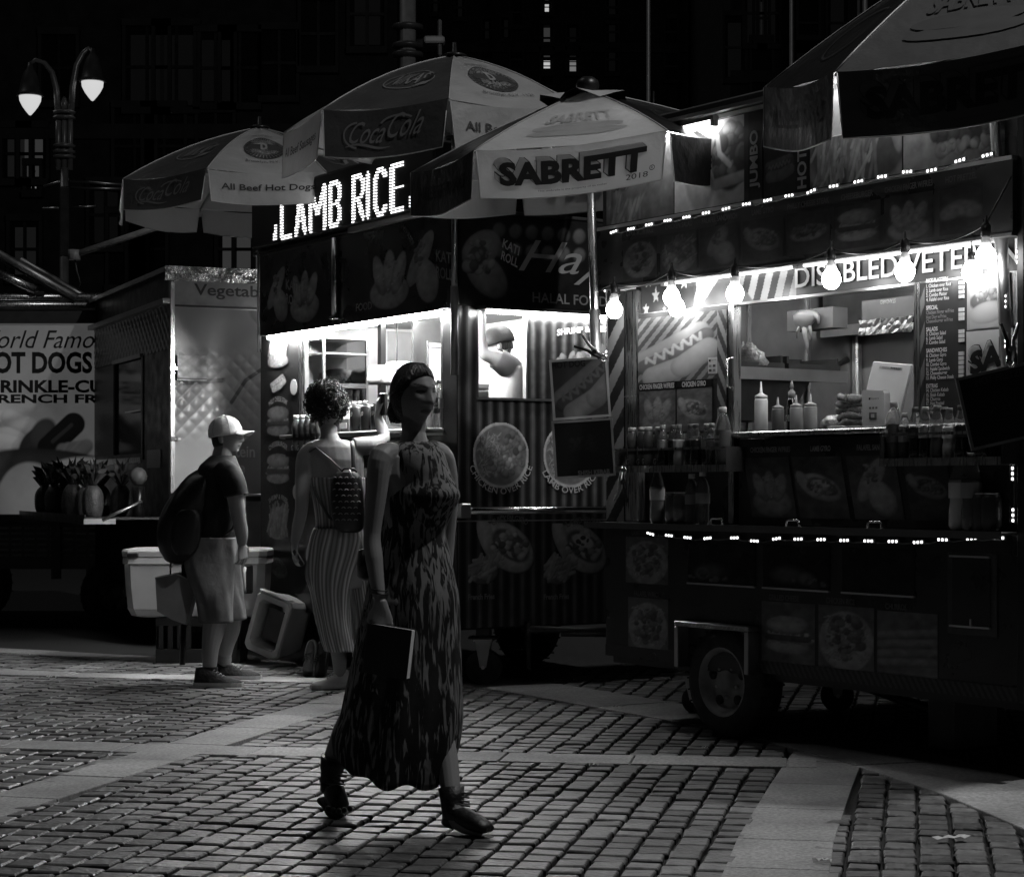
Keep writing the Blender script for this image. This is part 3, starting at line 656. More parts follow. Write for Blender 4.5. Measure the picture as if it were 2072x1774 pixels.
# tubes
def tube_light(x0, x1, y, z, r=.013, TUBE=TUBE):
    m = MB(); m.tube([(x0, y, z), (x1, y, z)], r, TUBE, 10); t = m.build('tube_light', cr)
    m = MB(); m.box(x0 - .03, x1 + .03, y - .018, y + .018, z + r + .001, z + r + .022, LGREY); m.box(x0 - .03, x0, y - .014, y + .014, z - .012, z + r, LGREY); m.box(x1, x1 + .03, y - .014, y + .014, z - .012, z + r, LGREY); m.build('fitting', t)
tube_light(.44, 1.38, -.03, 2.262, .011); tube_light(1.45, 2.58, -.03, 2.262, .011)
tube_light(.28, .86, -.09, 3.0, .016, TUBE6); tube_light(1.55, 2.3, -.09, 3.0, .013, mat('dim_roof_tube', 1, emit=15))
tube_light(.9, 2.0, .16, 2.20, .010, TUBE5); tube_light(.3, 2.2, .95, 2.36, .014, TUBE5)  # unseen tubes added above the opening to brighten the inside
# left end: striped corner, steel post, hot dog poster
m = MB(); A = Art(.15, 1.19, .05, .006); A.stripes(.05, .45, .14, .8); A.noise(.1, 10)
m.box(XA, .05, .005, .05, 1.05, 2.26, DGREY); m.art(A, XA, .05, 1.05, 2.24, .002); m.box(.052, .165, .002, .06, 1.05, 2.26, STEEL, .01); m.box(.058, .159, -.003, .002, 1.70, 1.704, ALU)
m.build('corner_post', cr)
w = .70; x0 = .17; ART_SQ[0] = .6
m = MB(); A = Art(w, .335, .1, .0045); A.stripes(.09, .32, .15, .8); hotdog(A, A.asp * .44, .40, 1.02, .42, .55, .20, .75); A.noise(.08, 14)
m.box(x0, x0 + w, .004, .06, 1.50, 2.125, DGREY); m.art(A, x0, x0 + w, 1.765, 2.10, 0.0)
m.box(*(R.fr(1434, 740)[0], R.fr(1452, 740)[0]), -.004, -.001, 1.79, 1.87, WINK)
m.box(R.fr(1436, 740)[0], R.fr(1439, 740)[0], -.006, -.004, 1.85, 1.86, BINK); m.text('Square', R.fr(1440, 740)[0], R.fr(1451, 740)[0], 1.85, 1.862, GINK, -.0055)
for a in (0, 1):
    for b in (0, 1): m.box(R.fr(1436 + 8 * a, 740)[0], R.fr(1441 + 8 * a, 740)[0], -.006, -.004, 1.80 + .022 * b, 1.812 + .022 * b, DINK if a == b else GINK)
m.build('hot_dog_poster', cr)
for t, u0, u1, kd in (('CHICKEN FINGER W/FRIES', 1294, 1367, 'tenders'), ('CHICKEN GYRO', 1370, 1441, 'gyro')):
    m = MB(); a, b = R.fr(u0, 800)[0], R.fr(u1, 800)[0]; picture(m, (a, b, 1.51, 1.725), kd, -.001, .20, 1.2, .0042); m.box(a, b, -.002, .004, 1.725, 1.765, BINK)
    m.line(t, (a + b) / 2, 1.733, .025, WINK, -.0045, off=.03, cond=.7, maxw=(b - a) * .96, center=True); m.build('menu_picture', cr)
ART_SQ[0] = 1.0
m = MB(); m.box(x0 + w + .002, x0 + w + .04, .0, .06, 1.05, 2.125, STEEL, .006); A = Art(.10, .62, .06, .006); A.stripes(.06, .36, .16, -.8); m.art(A, x0 + w - .07, x0 + w - .002, 1.50, 2.10, -.004)
m.tube([(x0 + w + .05, -.01, 1.86), (x0 + w + .05, -.045, 1.85), (x0 + w + .05, -.045, 1.72), (x0 + w + .05, -.01, 1.71)], .006, CHROME, 6); m.build('door_post', cr)
# right: menu board, hot dog picture, white sign
MX0, MX1, MZ0, MZ1 = 2.135, 2.405, 1.50, 2.12
m = MB(); m.box(MX0, MX1, .012, .05, MZ0, MZ1, DGREY); m.box(MX0, MX1, .008, .012, MZ0, MZ1, mat('menu_vinyl', .05, .35, var=.15)); m.box(MX0 - .035, MX0 - .002, .0, .06, 1.05, 2.125, STEEL, .006)
A = Art(.05, .62, .05, .006); A.stripes(.05, .2, .2, .8); m.art(A, MX0 + .002, MX0 + .03, MZ0, MZ1, .005)
LN = [('RICE PLATTERS', 240, 0), ('1. Chicken over Rice', 270, 1), ('2. Lamb over Rice', 298, 1), ('3. Combo Platter', 325, 1), ('4. Falafel over Rice', 352, 1), ('SPECIAL', 402, 0), ('Chicken Finger w/Fries', 430, 2), ('Hot Dog w/Fries', 458, 2), ('Cheeseburger w/Fries', 482, 2), ('SALADS', 532, 0), ('5. Chicken Salad', 558, 1), ('6. Lamb Salad', 584, 1), ('7. Combo Salad', 610, 1), ('SANDWICHES', 660, 0), ('8. Chicken Gyro', 688, 1), ('9. Lamb Gyro', 716, 1), ('10. Combo Gyro', 742, 1), ('11. Falafel Sandwich', 770, 1), ('12. Cheeseburger', 795, 1), ('13. Philly Cheese Steak', 822, 1), ('EXTRAS', 872, 0), ('14. Chicken Kebab', 897, 3), ('15. Shish Kebab', 925, 3), ('16. Churros', 950, 3), ('17. Hot Pretzel', 976, 3), ('18. Grilled Cheese', 1003, 3), ('19. Hot Dog', 1028, 3)]
for t, cy, k in LN:
    z = R.fr(1874, 487 + .3356 * cy, .01)[1] - .012
    m.line(t, MX0 + .04, z, .0155 if k else .017, (WINK if k != 2 else GINK), .004, off=.02 if k else .035, cond=.78)
    if k in (1, 2): m.box(MX1 - .043, MX1 - .014, .002, .008, z - .001, z + .0145, WINK)
m.build('menu_board', cr)
m = MB(); a, b = R.fr(1962, 600, .0)[0], XB - .05; m.box(a - .02, XB - .04, .006, .05, 1.05, 2.125, LGREY)
A = Art(b - a, .22, .5, .0045); A.noise(.15, 3); A.ell(.45, .55, .5, .22, .14, .1, .15, .5); A.chunks(24, .45, .62, .36, .1, .03, .09, .1, .4); A.ell(.45, .3, .5, .22, .55, .12, .12, .5); m.art(A, a, b, 1.90, 2.12, .002); m.build('food_picture', cr)
m = MB(); a = R.fr(1958, 700)[0]; m.box(a, b + .01, -.012, .004, 1.63, 1.895, DGREY); m.box(a + .006, b + .006, -.015, -.011, 1.636, 1.889, WINK)
def sab(m, t, x0, x1, z0, z1, y, M=None, shear=.0, warp=None, ink=BINK, rise=0.0, depth=.24, paper=WINK):
    """heavy letters with a drawn block shadow up and to the left"""
    h = z1 - z0; d = h * depth
    def wp(a, b, k=0):
        f = (a - x0) / (x1 - x0); b += rise * f; a -= d * .6 * k; b += d * k; return (a, b) if warp is None else warp(a, b)
    for k in (1, .8, .6, .4, .2): m.text(t, x0, x1, z0, z1, ink, y, M, .05, shear, lambda a, b, k=k: wp(a, b, k))
    for k in [q / 10 for q in range(11)]: m.text(t, x0 + h * .02, x1 - h * .02, z0 + h * .03, z1 - h * .03, paper, y - .0012, M, .022, shear, lambda a, b, k=k: wp(a, b, k))
    m.text(t, x0, x1, z0, z1, ink, y - .0024, M, .05, shear, lambda a, b: wp(a, b, 0))
sab(m, 'SAB', a + .03, b + .03, 1.70, 1.80, -.017, rise=.05)
m.build('sign_board', cr)
# middle slanting panel with pictures
ART_SQ[0] = .6
m = MB(); m.box(1.0, XB - .04, -.04, -.02, 1.05, 1.46, FASC); m.box(XA + .04, 1.0, .2, .22, 1.05, 1.46, FASC); m.box(1.0, 1.02, -.02, .2, 1.05, 1.46, FASC); m.build('counter_front', cr)
for t, u0, u1, kd in (('CHICKEN FINGER W/FRIES', 1515, 1605, 'tenders'), ('LAMB GYRO', 1612, 1712, 'lamb'), ('FALAFEL SANDWICH', 1722, 1822, 'wrap'), ('CHICKEN GYRO', 1836, 1925, 'gyro')):
    a, b = R.fr(u0, 950, -.04)[0], R.fr(u1, 950, -.04)[0]; m = MB(); sh = Matrix(((1, 0, -.22, .27), (0, 1, 0, 0), (0, 0, 1, 0), (0, 0, 0, 1)))
    picture(m, (a, b, 1.085, 1.37), kd, -.044, .08, .8, .0055, sh); m.line(t, (a + b) / 2, 1.395, .024, GINK, -.044, off=.03, cond=.7, maxw=(b - a) * .9, center=True); m.build('menu_picture', cr)
# lower front
for u0, u1, va, vb in ((1393, 1530, 1098, 1184), (1545, 1680, 1098, 1190), (1705, 1852, 1098, 1197)):
    a, b = R.fr(u0, 1100)[0], R.fr(u1, 1100)[0]; m = MB(); m.box(a, b, -.004, 0, .752, .955, mat('dark_glass', .03, .12, spec=.7, var=.2)); A = Art(b - a, .19, .022, .007); A.ell(.55, .30, .5, .26, .10, 0, .6, .4); A.ell(.35 + .6 * (u0 > 1500), .22, .22, .2, .16, .2, .5, .4); A.chunks(7, A.asp * (.3 if u0 < 1500 else .7), .14, A.asp * .28, .1, .05, .13, .06, .22); A.img = A.img if u0 < 1700 else A.img * 0 + .024; A.noise(.3, 6); m.art(A, a + .005, b - .005, .758, .95, -.0055, m=attr_mat('painted_window_view', .14, .6)); m.box(a, b, -.012, 0, .744, .752, ALU); m.build('window', cr)  # blurred reflections and goods behind the glass are painted onto the pane
for t, u0, u1, v0, v1, kd in (('LAMB W/RICE', 1267, 1353, 1085, 1178, 'rice'), ('FALAFEL W/RICE', 1272, 1353, 1207, 1315, 'rice'), ('GRILLED CHEESE', 1542, 1650, 1215, 1345, 'burger'), ('CHICKEN RICE', 1657, 1770, 1222, 1350, 'rice'), ('CHURROS', 1776, 1898, 1234, 1365, 'churros')):
    a, b = R.fr(u0, 1200)[0], R.fr(u1, 1200)[0]; z1, z0 = R.fr(u0, v0)[1], R.fr(u0, v1)[1]; m = MB(); picture(m, (a, b, z0, z1), kd, -.003, .12, .9); m.line(t, a + .05, z1 + .008, .026, DINK, -.003, off=.03, cond=.75); m.build('menu_picture', cr)
ART_SQ[0] = 1.0
m = MB(); m.box(XA, XB, -.004, 0, .34, .40, DARK); A = Art(2.8, .07, .02, .008); A.stripes(.015, .05, .9, -1); m.art(A, 1.12, XB, .34, .40, -.007); m.build('skirt', cr)
m = MB(); a, b = R.fr(1930, 1150)[0], R.fr(2008, 1150)[0]; m.box(a - .03, b + .03, -.008, 0, .60, .95, DGREY, .003); m.box(a, b, -.014, -.008, .64, .93, DARK, .003); m.box(a - .01, b, -.02, -.008, .632, .640, ALU); m.box(a - .01, b, -.02, -.008, .93, .938, ALU); m.box((a + b) / 2, (a + b) / 2 + .01, -.022, -.014, .642, .67, ALU); m.build('hatch', cr)
ART_SQ[0] = 1.0
# wheel, fender, legs
a, b = .545, 1.098
m = MB(); m.box(a, b, -.07, .02, .535, .56, STEELR, .004); m.box(a, a + .03, -.07, .02, .33, .533, STEELR, .004); m.box(b - .03, b, -.07, .02, .33, .533, STEELR, .004)
for k in range(18):
    x = a + .02 + k * .029; m.tube([(x, -.072, .541), (x + .010, -.072, .552)], .0022, ALU, 4)
m.build('fender', cr)
m = MB(); m.box(a + .03, b - .03, .0005, .3, .32, .534, BLACK); m.build('wheel_well', cr)
def wheel(parent, x, y, r, w, side=-1, rimr=.62):
    Mx = T(x, y, r) @ RX(radians(90) * (1 if side < 0 else -1))
    m = MB(); m.lathe([(r * rimr, -w / 2), (r * .80, -w / 2 - .004), (r * .95, -w * .42), (r, -w * .25), (r, w * .25), (r * .95, w * .42), (r * .80, w / 2 + .004), (r * rimr, w / 2)], RUBBER, 36, Mx, True, False)
    for k in range(30):
        q = 2 * pi * k / 30; m.box(r * .985, r * 1.006, -.004, .004, -w * .42, w * .42, RUBBER, 0, Mx @ RZ(q))
    o = m.build('wheel', parent); m = MB(); R_ = r * rimr
    m.lathe([(R_, w / 2), (R_ * .96, w / 2 + .002), (R_ * .88, w * .36), (R_ * .78, w * .2), (R_ * .55, w * .24), (R_ * .34, w * .30), (R_ * .32, w * .42), (R_ * .2, w * .46), (.001, w * .46)], mat('wheel_paint', .30, .5, .1, var=.3), 30, Mx, True, False)
    for k in range(5): q = 2 * pi * (k + .3) / 5; m.lathe([(.024, -.004), (.024, .010), (.001, .0105)], BLACK, 12, Mx @ T(R_ * .66 * cos(q), R_ * .64 * sin(q), w * .235))
    for k in range(5): q = 2 * pi * (k + .8) / 5; m.lathe([(.009, 0), (.009, .014), (.001, .016)], ALU, 6, Mx @ T(R_ * .45 * cos(q), R_ * .45 * sin(q), w * .27))
    m.build('rim', o); return o
wheel(cr, .86, .06, .275, .18); wheel(cr, .86, DP - .1, .275, .18, 1)
def caster(parent, x, y, r, top, yaw=0):
    Mx = T(x, y, 0) @ RZ(yaw); m = MB()
    m.lathe([(r * .25, -r * .3), (r * .9, -r * .3), (r, -r * .18), (r, r * .18), (r * .9, r * .3), (r * .25, r * .3)], RUBBER, 22, Mx @ T(0, 0, r) @ RX(radians(90))); c = m.build('caster', parent)
    m = MB(); m.box(-.09, .09, -.07, .07, 2 * r + .06, 2 * r + .075, DGREY, .004, Mx)
    for s in (-1, 1): m.prism([(-.02, r), (.02, r), (.05, 2 * r + .05), (-.05, 2 * r + .05)], s * r * .42 - .004, s * r * .42 + .004, STEELR, Mx)
    m.box(-.06, .06, -r * .45, r * .45, 2 * r + .045, 2 * r + .058, STEELR, 0, Mx); m.tube([(0, -r * .5, r), (0, r * .5, r)], .012, ALU, 8, Mx); m.box(-.045, .045, -.045, .045, 2 * r + .075, top, DGREY, .004, Mx); m.build('fork', c)
caster(cr, -.02, .55, .075, .31, .5); caster(cr, .35, 1.25, .09, .31, .9)
m = MB(); m.box(1.9, 2.06, .3, .6, .04, .30, BLACK, .01); m.tube([(1.2, .5, .28), (1.9, .5, .16)], .025, BLACK); m.build('support_leg', cr)
m = MB(); m.box(XB + .0, XB + .05, -.05, .0, .34, 3.06, BLACK, .01); m.box(XB + .002, XB + .052, -.045, DP, 2.93, 2.98, BLACK, .01); m.build('corner_frame', cr)

# ---------------------------------------------------------------- strings of lights
BSK = mat('bulb_socket', .012, .4, var=.2); BCOL = mat('bulb_collar', .75, .45, emit=.25, nosample=True)
bs = thing('bulb_string', 'string of bare round bulbs hung along the front of the right food cart', 'string light', R.M.copy())
pts = []
BP = [(1243, 628), (1359, 603), (1487, 596), (1682, 566), (1831, 551), (1995, 522)]
for i, (u, v) in enumerate(BP):
    x, z = R.fr(u, v, -.15)
    m = MB(); m.lathe([(.004, -.043), (.018, -.041), (.032, -.03), (.042, -.008), (.043, .008), (.036, .030), (.024, .046)], BULB, 18, T(x, -.15, z)); b = m.build('bulb', bs)
    m = MB(); m.lathe([(.023, .0465), (.0215, .07), (.016, .085)], BCOL, 14, T(x, -.15, z)); m.build('collar', b)
    m = MB(); m.lathe([(.017, .0855), (.021, .09), (.021, .13), (.015, .14), (.006, .15), (.004, .175)], BSK, 12, T(x, -.15, z)); m.build('socket', b)
    if i: 
        a = pts[-1]; pts += [a + (Vector((x, -.15, z + .14)) - a) * k / 8 + Vector((0, 0, -.04 * 4 * (k / 8) * (1 - k / 8))) for k in range(1, 8)]
    pts.append(Vector((x, -.15, z + .14)))
m = MB(); m.tube([Vector((XA, -.05, 2.27)), Vector((XA + .06, -.12, 2.25))] + pts + [Vector((XB + .02, -.1, 2.5))], .0045, BLACK, 6); m.build('cable', bs)
rb = thing('bulb_string', 'second pair of glowing bulbs tucked behind the front bulb string', 'string light', R.M.copy())
for u, v in ((1376, 625), (1973, 553)):
    x, z = R.fr(u, v, -.03); m = MB(); m.lathe([(.004, -.042), (.018, -.040), (.034, -.028), (.042, -.006), (.042, .008), (.03, .036), (.02, .05)], BULB, 16, T(x, -.05, z)); b = m.build('bulb', rb)
    m = MB(); m.lathe([(.019, .051), (.018, .085), (.006, .09), (.003, .13)], BSK, 10, T(x, -.05, z)); m.build('socket', b)
def led_string(label, P, y, M, vert=False, wire=True, fr=None):
    fr = fr or R.fr
    s = thing('led_string', label, 'string light', M, 'strings of small three point lights'); Q = []
    for (u, v) in P:
        x, z = fr(u, v, y); Q.append(Vector((x, y, z)))
    for i, q in enumerate(Q):
        a, b = Q[max(i - 1, 0)], Q[min(i + 1, len(Q) - 1)]; t = (b - a); an = atan2(t.z, t.x) + rnd.gauss(0, .06) if not vert else pi / 2
        Mx = T(*q) @ RY(-an); m = MB(); m.box(-.035, .035, -.006, .004, -.011, .011, GREY, .004, Mx); o = m.build('led_module', s)
        m = MB()
        for d in (-.022, 0, .022): m.box(d - .0055, d + .0055, -.0095, -.006, -.0055, .0055, LED, .002, Mx)
        m.build('led_dot', o)
    if wire:
        pts = []
        for a, b in zip(Q[:-1], Q[1:]): pts += [a, a + (b - a) * .33 + Vector((0, .003, -.010)), a + (b - a) * .66 + Vector((0, .003, -.006))]
        m = MB(); m.tube(pts + [Q[-1]], .0035, GREY, 5); m.build('wire', s)
c4 = lambda l: [(1190.5 + .4253 * a, 162.3 + .4253 * b - 34.7) for a, b in l]
U4 = [(125, 722), (207, 708), (293, 688), (382, 668), (472, 652), (565, 632), (660, 612), (757, 590), (858, 572), (960, 550), (1065, 530), (1172, 505), (1290, 483), (1402, 460), (1522, 437), (1638, 430), (1773, 383), (1903, 357)]
c4 = lambda l: [(1190.5 + .4253 * a, 162.3 + .4253 * b) for a, b in l]
led_string('string of tiny lights along the top edge of the dark picture fascia', c4(U4), FY - .012, R.M.copy())
L5 = [(300, 185), (388, 193), (477, 203), (572, 206), (700, 204), (795, 219), (900, 208), (1003, 210), (1112, 212), (1222, 216), (1337, 219), (1453, 221), (1573, 225), (1690, 213), (1828, 207), (1958, 205)]
led_string('string of tiny lights along the lower front just below the ledge', [(1190.5 + .4253 * a, 1001 + .4253 * b) for a, b in L5], -.02, R.M.copy())
led_string('vertical string of tiny lights on the right hand edge of the right food cart', [(2030, 350), (2035, 436), (2036, 610), (2037, 690), (2051, 958), (2052, 1042)], -.03, R.M.copy(), True, True)
led_string('vertical string of tiny lights behind the right hand umbrella pole at the frame edge', [(2062, 268), (2062, 330), (2060, 436), (2061, 520), (2064, 605), (2066, 700)], .02, R.M.copy(), True, True)
led_string('short vertical string of tiny lights at the left end of the dark picture fascia', [(1224, 511), (1226, 580), (1229, 720), (1231, 800)], -.06, R.M.copy(), True, True)

# ---------------------------------------------------------------- racks and what stands on the cart
def rack(label, x0, x1, z0, ztop, y0=-.16):
    t = thing('bottle_rack', label, 'rack', R.M.copy(), 'bottle racks on the right food cart')
    m = MB(); m.box(x0, x1, y0, 0, z0 - .02, z0, STEELR, .003); m.build('shelf', t)
    m = MB(); m.box(x0, x1, y0 - .004, y0, z0 - .022, z0 + .012, STEEL); m.box(x0, x1, y0 - .004, y0 + .006, ztop - .012, ztop, STEEL); m.box(x0 - .004, x0, y0, 0, z0 - .02, ztop, DGREY); m.box(x1, x1 + .004, y0, 0, z0 - .02, ztop, DGREY); m.build('rail', t)
rack('left bottle rack below the chicken pictures', .17, 1.04, 1.325, 1.425); rack('right bottle rack below the menu board', 2.06, 2.74, 1.342, 1.462)
COLA = mat('dark_soda', .006, .06, spec=.7, coat=1, var=0); JUICE = mat('juice', .38, .25, coat=.6, var=.1); SPORT = mat('sports_drink', .12, .2, coat=.7, var=.1); PALE = mat('pale_drink', .6, .2, coat=.5, var=.05)
PROTO = {}
def bottle(kind, M, label, cat='bottle', group='bottles on the food carts', sc=1.0):
    M = M @ Matrix.Scale(sc, 4)
    if kind in PROTO: return dup(PROTO[kind], M, label, group)
    t = thing('bottle', label, cat, M, group); m = MB(); r = .031
    liq, cap, lab = {'cola': (COLA, GREY, DGREY), 'diet': (COLA, WHITE, LGREY), 'juice': (JUICE, LGREY, WINK), 'sport': (SPORT, WHITE, BLACK), 'water': (PLASTIC, WHITE, GINK), 'spring': (PLASTIC, WHITE, DINK), 'pale': (PALE, LGREY, WINK), 'amber': (SPORT, LGREY, GINK)}[kind]
    if kind == 'sport': m.lathe([(r * .9, 0), (r, .01), (r, .05), (r * .86, .075), (r * .86, .11), (r, .14), (r * .95, .165), (r * .7, .19), (.019, .2)], liq, 16)
    elif kind in ('water', 'spring'): m.lathe([(r * .8, 0), (r, .012)] + [(r * (1 - .05 * (k % 2)), .012 + k * .012) for k in range(1, 12)] + [(r * .95, .16), (r * .7, .185), (.015, .205)], liq, 16)
    else: m.lathe([(r * .75, 0), (r, .015), (r * .97, .06), (r * .86, .085), (r * .92, .11), (r, .13), (r * .96, .148)], liq, 16)
    m.build('body', t)
    if kind not in ('sport', 'water', 'spring'):
        m = MB(); m.lathe([(r * .95, .1485), (r * .8, .17), (.016, .197), (.0135, .21)], PLASTIC, 16, None, True, False); m.build('neck', t)
    z = .2 if kind == 'sport' else .206
    m = MB(); cr_ = .0215 if kind == 'sport' else .0155; m.lathe([(cr_, z), (cr_, z + .018), (cr_ * .9, z + .021), (.001, z + .0212)], cap, 16); m.build('cap', t)
    m = MB(); z0, z1 = {'sport': (.075, .112), 'spring': (.07, .14), 'water': (.09, .135)}.get(kind, (.095, .14)); k = 1.015
    m.lathe([(r * k * (.87 if kind == 'sport' else .99), z0), (r * k * (.87 if kind == 'sport' else 1), z1)], lab, 16, None, True, False)
    if kind == 'sport': m.text('G', -.012, .012, .02, .05, WINK, -r * 1.03)
    if kind == 'spring':
        for t_, za in (('Poland', .108), ('Spring', .088)): m.text(t_, -.018, .018, za, za + .016, WINK, -r * 1.05, None, .02, .2)
    m.build('label', t); PROTO[kind] = t; return t
y = -.10
N10 = ['first', 'second', 'third', 'fourth', 'fifth', 'sixth', 'seventh', 'eighth', 'ninth', 'tenth']
for i, (u, kd, ds) in enumerate(((1279, 'sport', 'sports drink bottle'), (1294, 'sport', 'pale capped sports drink bottle'), (1312, 'sport', 'dark sports drink bottle'), (1328, 'sport', 'sports drink bottle with a letter G'), (1341, 'diet', 'soda bottle with grey cap'), (1356, 'cola', 'dark soda bottle'), (1374, 'juice', 'pale juice bottle'), (1391, 'cola', 'dark soda bottle with black cap'), (1408, 'cola', 'dark soda bottle with pale neck'), (1424, 'diet', 'dark soda bottle'), (1440, 'water', 'small clear water bottle'))):
    x = R.fr(u, 900, y)[0]; bottle(kd, R.M @ T(x, y + .02 * (i % 2) - .0, 1.3252) @ RZ(rnd.uniform(-.5, .3)), ds + ', %s from left in the left rack' % (N10[i] if i < 10 else 'eleventh'), sc=.95)
bottle('spring', R.M @ T(R.fr(1468, 900, y)[0] - .02, y, 1.3252), 'large clear spring water bottle with white cap at the right end of the left rack', sc=1.28)
for i, (u, kd, ds, s_) in enumerate(((1809, 'spring', 'large clear spring water bottle', 1.15), (1831, 'water', 'ribbed clear water bottle', .92), (1852, 'cola', 'dark soda bottle', 1.02), (1873, 'diet', 'dark soda bottle with pale cap', 1.02), (1896, 'amber', 'iced tea bottle', 1.04), (1921, 'pale', 'pale lemonade bottle', .98), (1945, 'cola', 'dark soda bottle', 1.02), (1985, 'cola', 'dark soda bottle behind the black board', 1.0))):
    x = R.fr(u, 880, y)[0]; bottle(kd, R.M @ T(x, y, 1.3422) @ RZ(rnd.uniform(-.4, .4)), ds + ', %s along the right rack' % N10[i], sc=s_)
for u, kd, s_, ds in ((1330, 'juice', 1.25, 'tall pale juice bottle standing in the shade under the left rack'), (1400, 'water', 1.1, 'left clear bottle standing under the left rack'), (1422, 'water', 1.15, 'right clear bottle standing under the left rack'), (1941, 'pale', 1.45, 'tall clear bottle standing on the ledge under the right rack'), (1966, 'amber', 1.45, 'tall dark bottle standing on the ledge under the right rack')):
    x = R.fr(u, 1040, -.08)[0]; bottle(kd, R.M @ T(x, -.08, 1.0452), ds, sc=s_)
def can(M, label, mt=None, txt=None, group='drink cans on the food carts', sc=1.0):
    t = thing('drink_can', label, 'can', M @ Matrix.Scale(sc, 4), group); m = MB(); m.lathe([(.026, 0), (.033, .008), (.033, .106), (.027, .118)], mt or DARK, 18, None, True, True); b = m.build('body', t)
    m = MB(); m.lathe([(.0265, .1182), (.0275, .1225), (.024, .1225), (.023, .119)], ALU, 18); m.build('rim', t)
    if txt:
        v, f = text_mesh(txt, .02, .2)[:2]; m = MB(); m.add([(.0336 * sin((a - .5) * 1.7), -.0336 * cos((a - .5) * 1.7), .045 + .035 * b + .02 * a) for a, b in v], f, WINK); m.build('lettering', t)
    return t
for i, u in enumerate((1362, 1378)): can(R.M @ T(R.fr(u, 1040, -.08)[0], -.08, 1.0452), ('left' if i == 0 else 'right') + ' energy drink can standing in the shade under the left rack', SPORT, sc=1.3)
for i, u in enumerate((1988, 2006)): can(R.M @ T(R.fr(u, 1040, -.08)[0], -.08, 1.0452), ('left' if i == 0 else 'right') + ' dark can on the ledge under the right rack', DGREY, sc=1.3)
# sauces
def squeeze(M, label, h, r, mt, tip):
    t = thing('sauce_bottle', label, 'sauce bottle', M, 'sauce bottles on the counter'); m = MB()
    m.lathe([(r * .92, 0), (r, .012), (r, h * .62), (r * .9, h * .66)], mt, 18); m.build('body', t)
    m = MB(); m.lathe([(r * .93, h * .661), (r * .93, h * .72), (r * .5, h * .75), (r * .22, h * .78), (.003, h)], tip, 14); m.build('nozzle', t)
SQG = mat('squeeze_plastic', .35, .35, var=.05); SQD = mat('dark_sauce', .12, .35, var=.05)
for u, h, r, mt, tp, lab in ((1540, .245, .033, WHITE, WHITE, 'tall white squeeze bottle at the left end of the counter'), (1574, .165, .030, SQD, SQG, 'dark grey squeeze bottle beside the tall white one'), (1611, .17, .030, SQG, SQG, 'grey squeeze bottle in front of the dark chilli sauce bottle'), (1640, .172, .031, SQG, LGREY, 'grey squeeze bottle nearest to the stack of pretzels')):
    squeeze(R.M @ T(R.fr(u, 870, .06)[0], .06, 1.4952), lab, h, r, mt, tp)
t = thing('sauce_bottle', 'slim dark chilli sauce bottle with a tall nozzle among the squeeze bottles', 'sauce bottle', R.M @ T(R.fr(1602, 870, .13)[0], .13, 1.4952), 'sauce bottles on the counter')
m = MB(); m.lathe([(.024, 0), (.026, .01), (.026, .12), (.022, .15), (.016, .165)], COLA, 16); m.text('CHILI', -.014, .014, .05, .08, WINK, -.0275); m.build('body', t); m = MB(); m.lathe([(.018, .166), (.018, .19), (.008, .2), (.008, .21), (.012, .212), (.003, .245)], SQG, 12); m.build('nozzle', t)
# pretzels on a tray, wrapped food, tablet till
PZ = mat('pretzel_crust', .22, .5, var=.5, vs=60, bump=.5, bs=300); TRAY = mat('tray', .5, .3, .8, var=.1)
xp = R.fr(1722, 860, .10)[0]
m = MB(); m.lathe([(.115, 0), (.135, .012), (.132, .014), (.11, .004)], TRAY, 28, R.M @ T(xp, .13, 1.4955)); m.build('tray', None, None, 'round metal tray under the stack of pretzels', 'tray')
for k in range(5):
    m = MB(); n = 36; ph = rnd.random() * 6
    pts = [Vector((.075 * cos(2 * pi * i / n) * (1 + .12 * cos(3 * 2 * pi * i / n)), .06 * sin(2 * pi * i / n), .006 * sin(4 * pi * i / n + k))) for i in range(n + 1)]
    m.tube(pts, [.016 + .003 * sin(i * .7) for i in range(n + 1)], PZ, 8); m.tube([(-.05, -.03, 0), (0, .02, .006), (.05, -.03, 0)], .013, PZ, 8)
    SALT = mat('salt', .8, .5, var=0)
    for i in range(26):
        a = rnd.random() * 2 * pi; m.box(.075 * cos(a) - .002, .075 * cos(a) + .002, .06 * sin(a) - .002, .06 * sin(a) + .002, .013, .019, SALT)
    m.build('pretzel', None, R.M @ T(xp + rnd.uniform(-.01, .01), .13 + rnd.uniform(-.01, .01), 1.524 + k * .029) @ RZ(ph), 'salted soft pretzel, %s from the bottom of the stack' % ['first', 'second', 'third', 'fourth', 'fifth'][k], 'pretzel', 'stack of soft pretzels')
FOIL = mat('foil', .75, .22, 1.0, var=.1, bump=.6, bs=45)
m = MB(); x = R.fr(1672, 868, .08)[0]
m.loft([[Vector((x + .075 * cos(a) * q * (1 + .2 * sin(3 * a + k)), .14 + .06 * sin(a) * q * (1 + .2 * sin(5 * a + k)), 1.496 + h + .008 * sin(4 * a + k))) for a in [2 * pi * i / 16 for i in range(16)]] for k, (q, h) in enumerate(((1, 0), (1.05, .02), (.95, .045), (.7, .06), (.3, .066)))], mat('plastic_wrap', .5, .15, spec=.8, coat=.5, var=.3, bump=.5, bs=60))
m.build('wrapped_napkins', None, R.M.copy(), 'crinkled clear wrapped bundle lying between the sauce bottles and pretzels', 'package')
xt = R.fr(1765, 850, .0)[0]
t = thing('tablet_till', 'white tablet till on a slanting stand on the counter', 'till', R.M @ T(xt, .02, 1.4952) @ RZ(radians(14)))
TW = mat('till_white', .8, .22, coat=.4, var=.03)
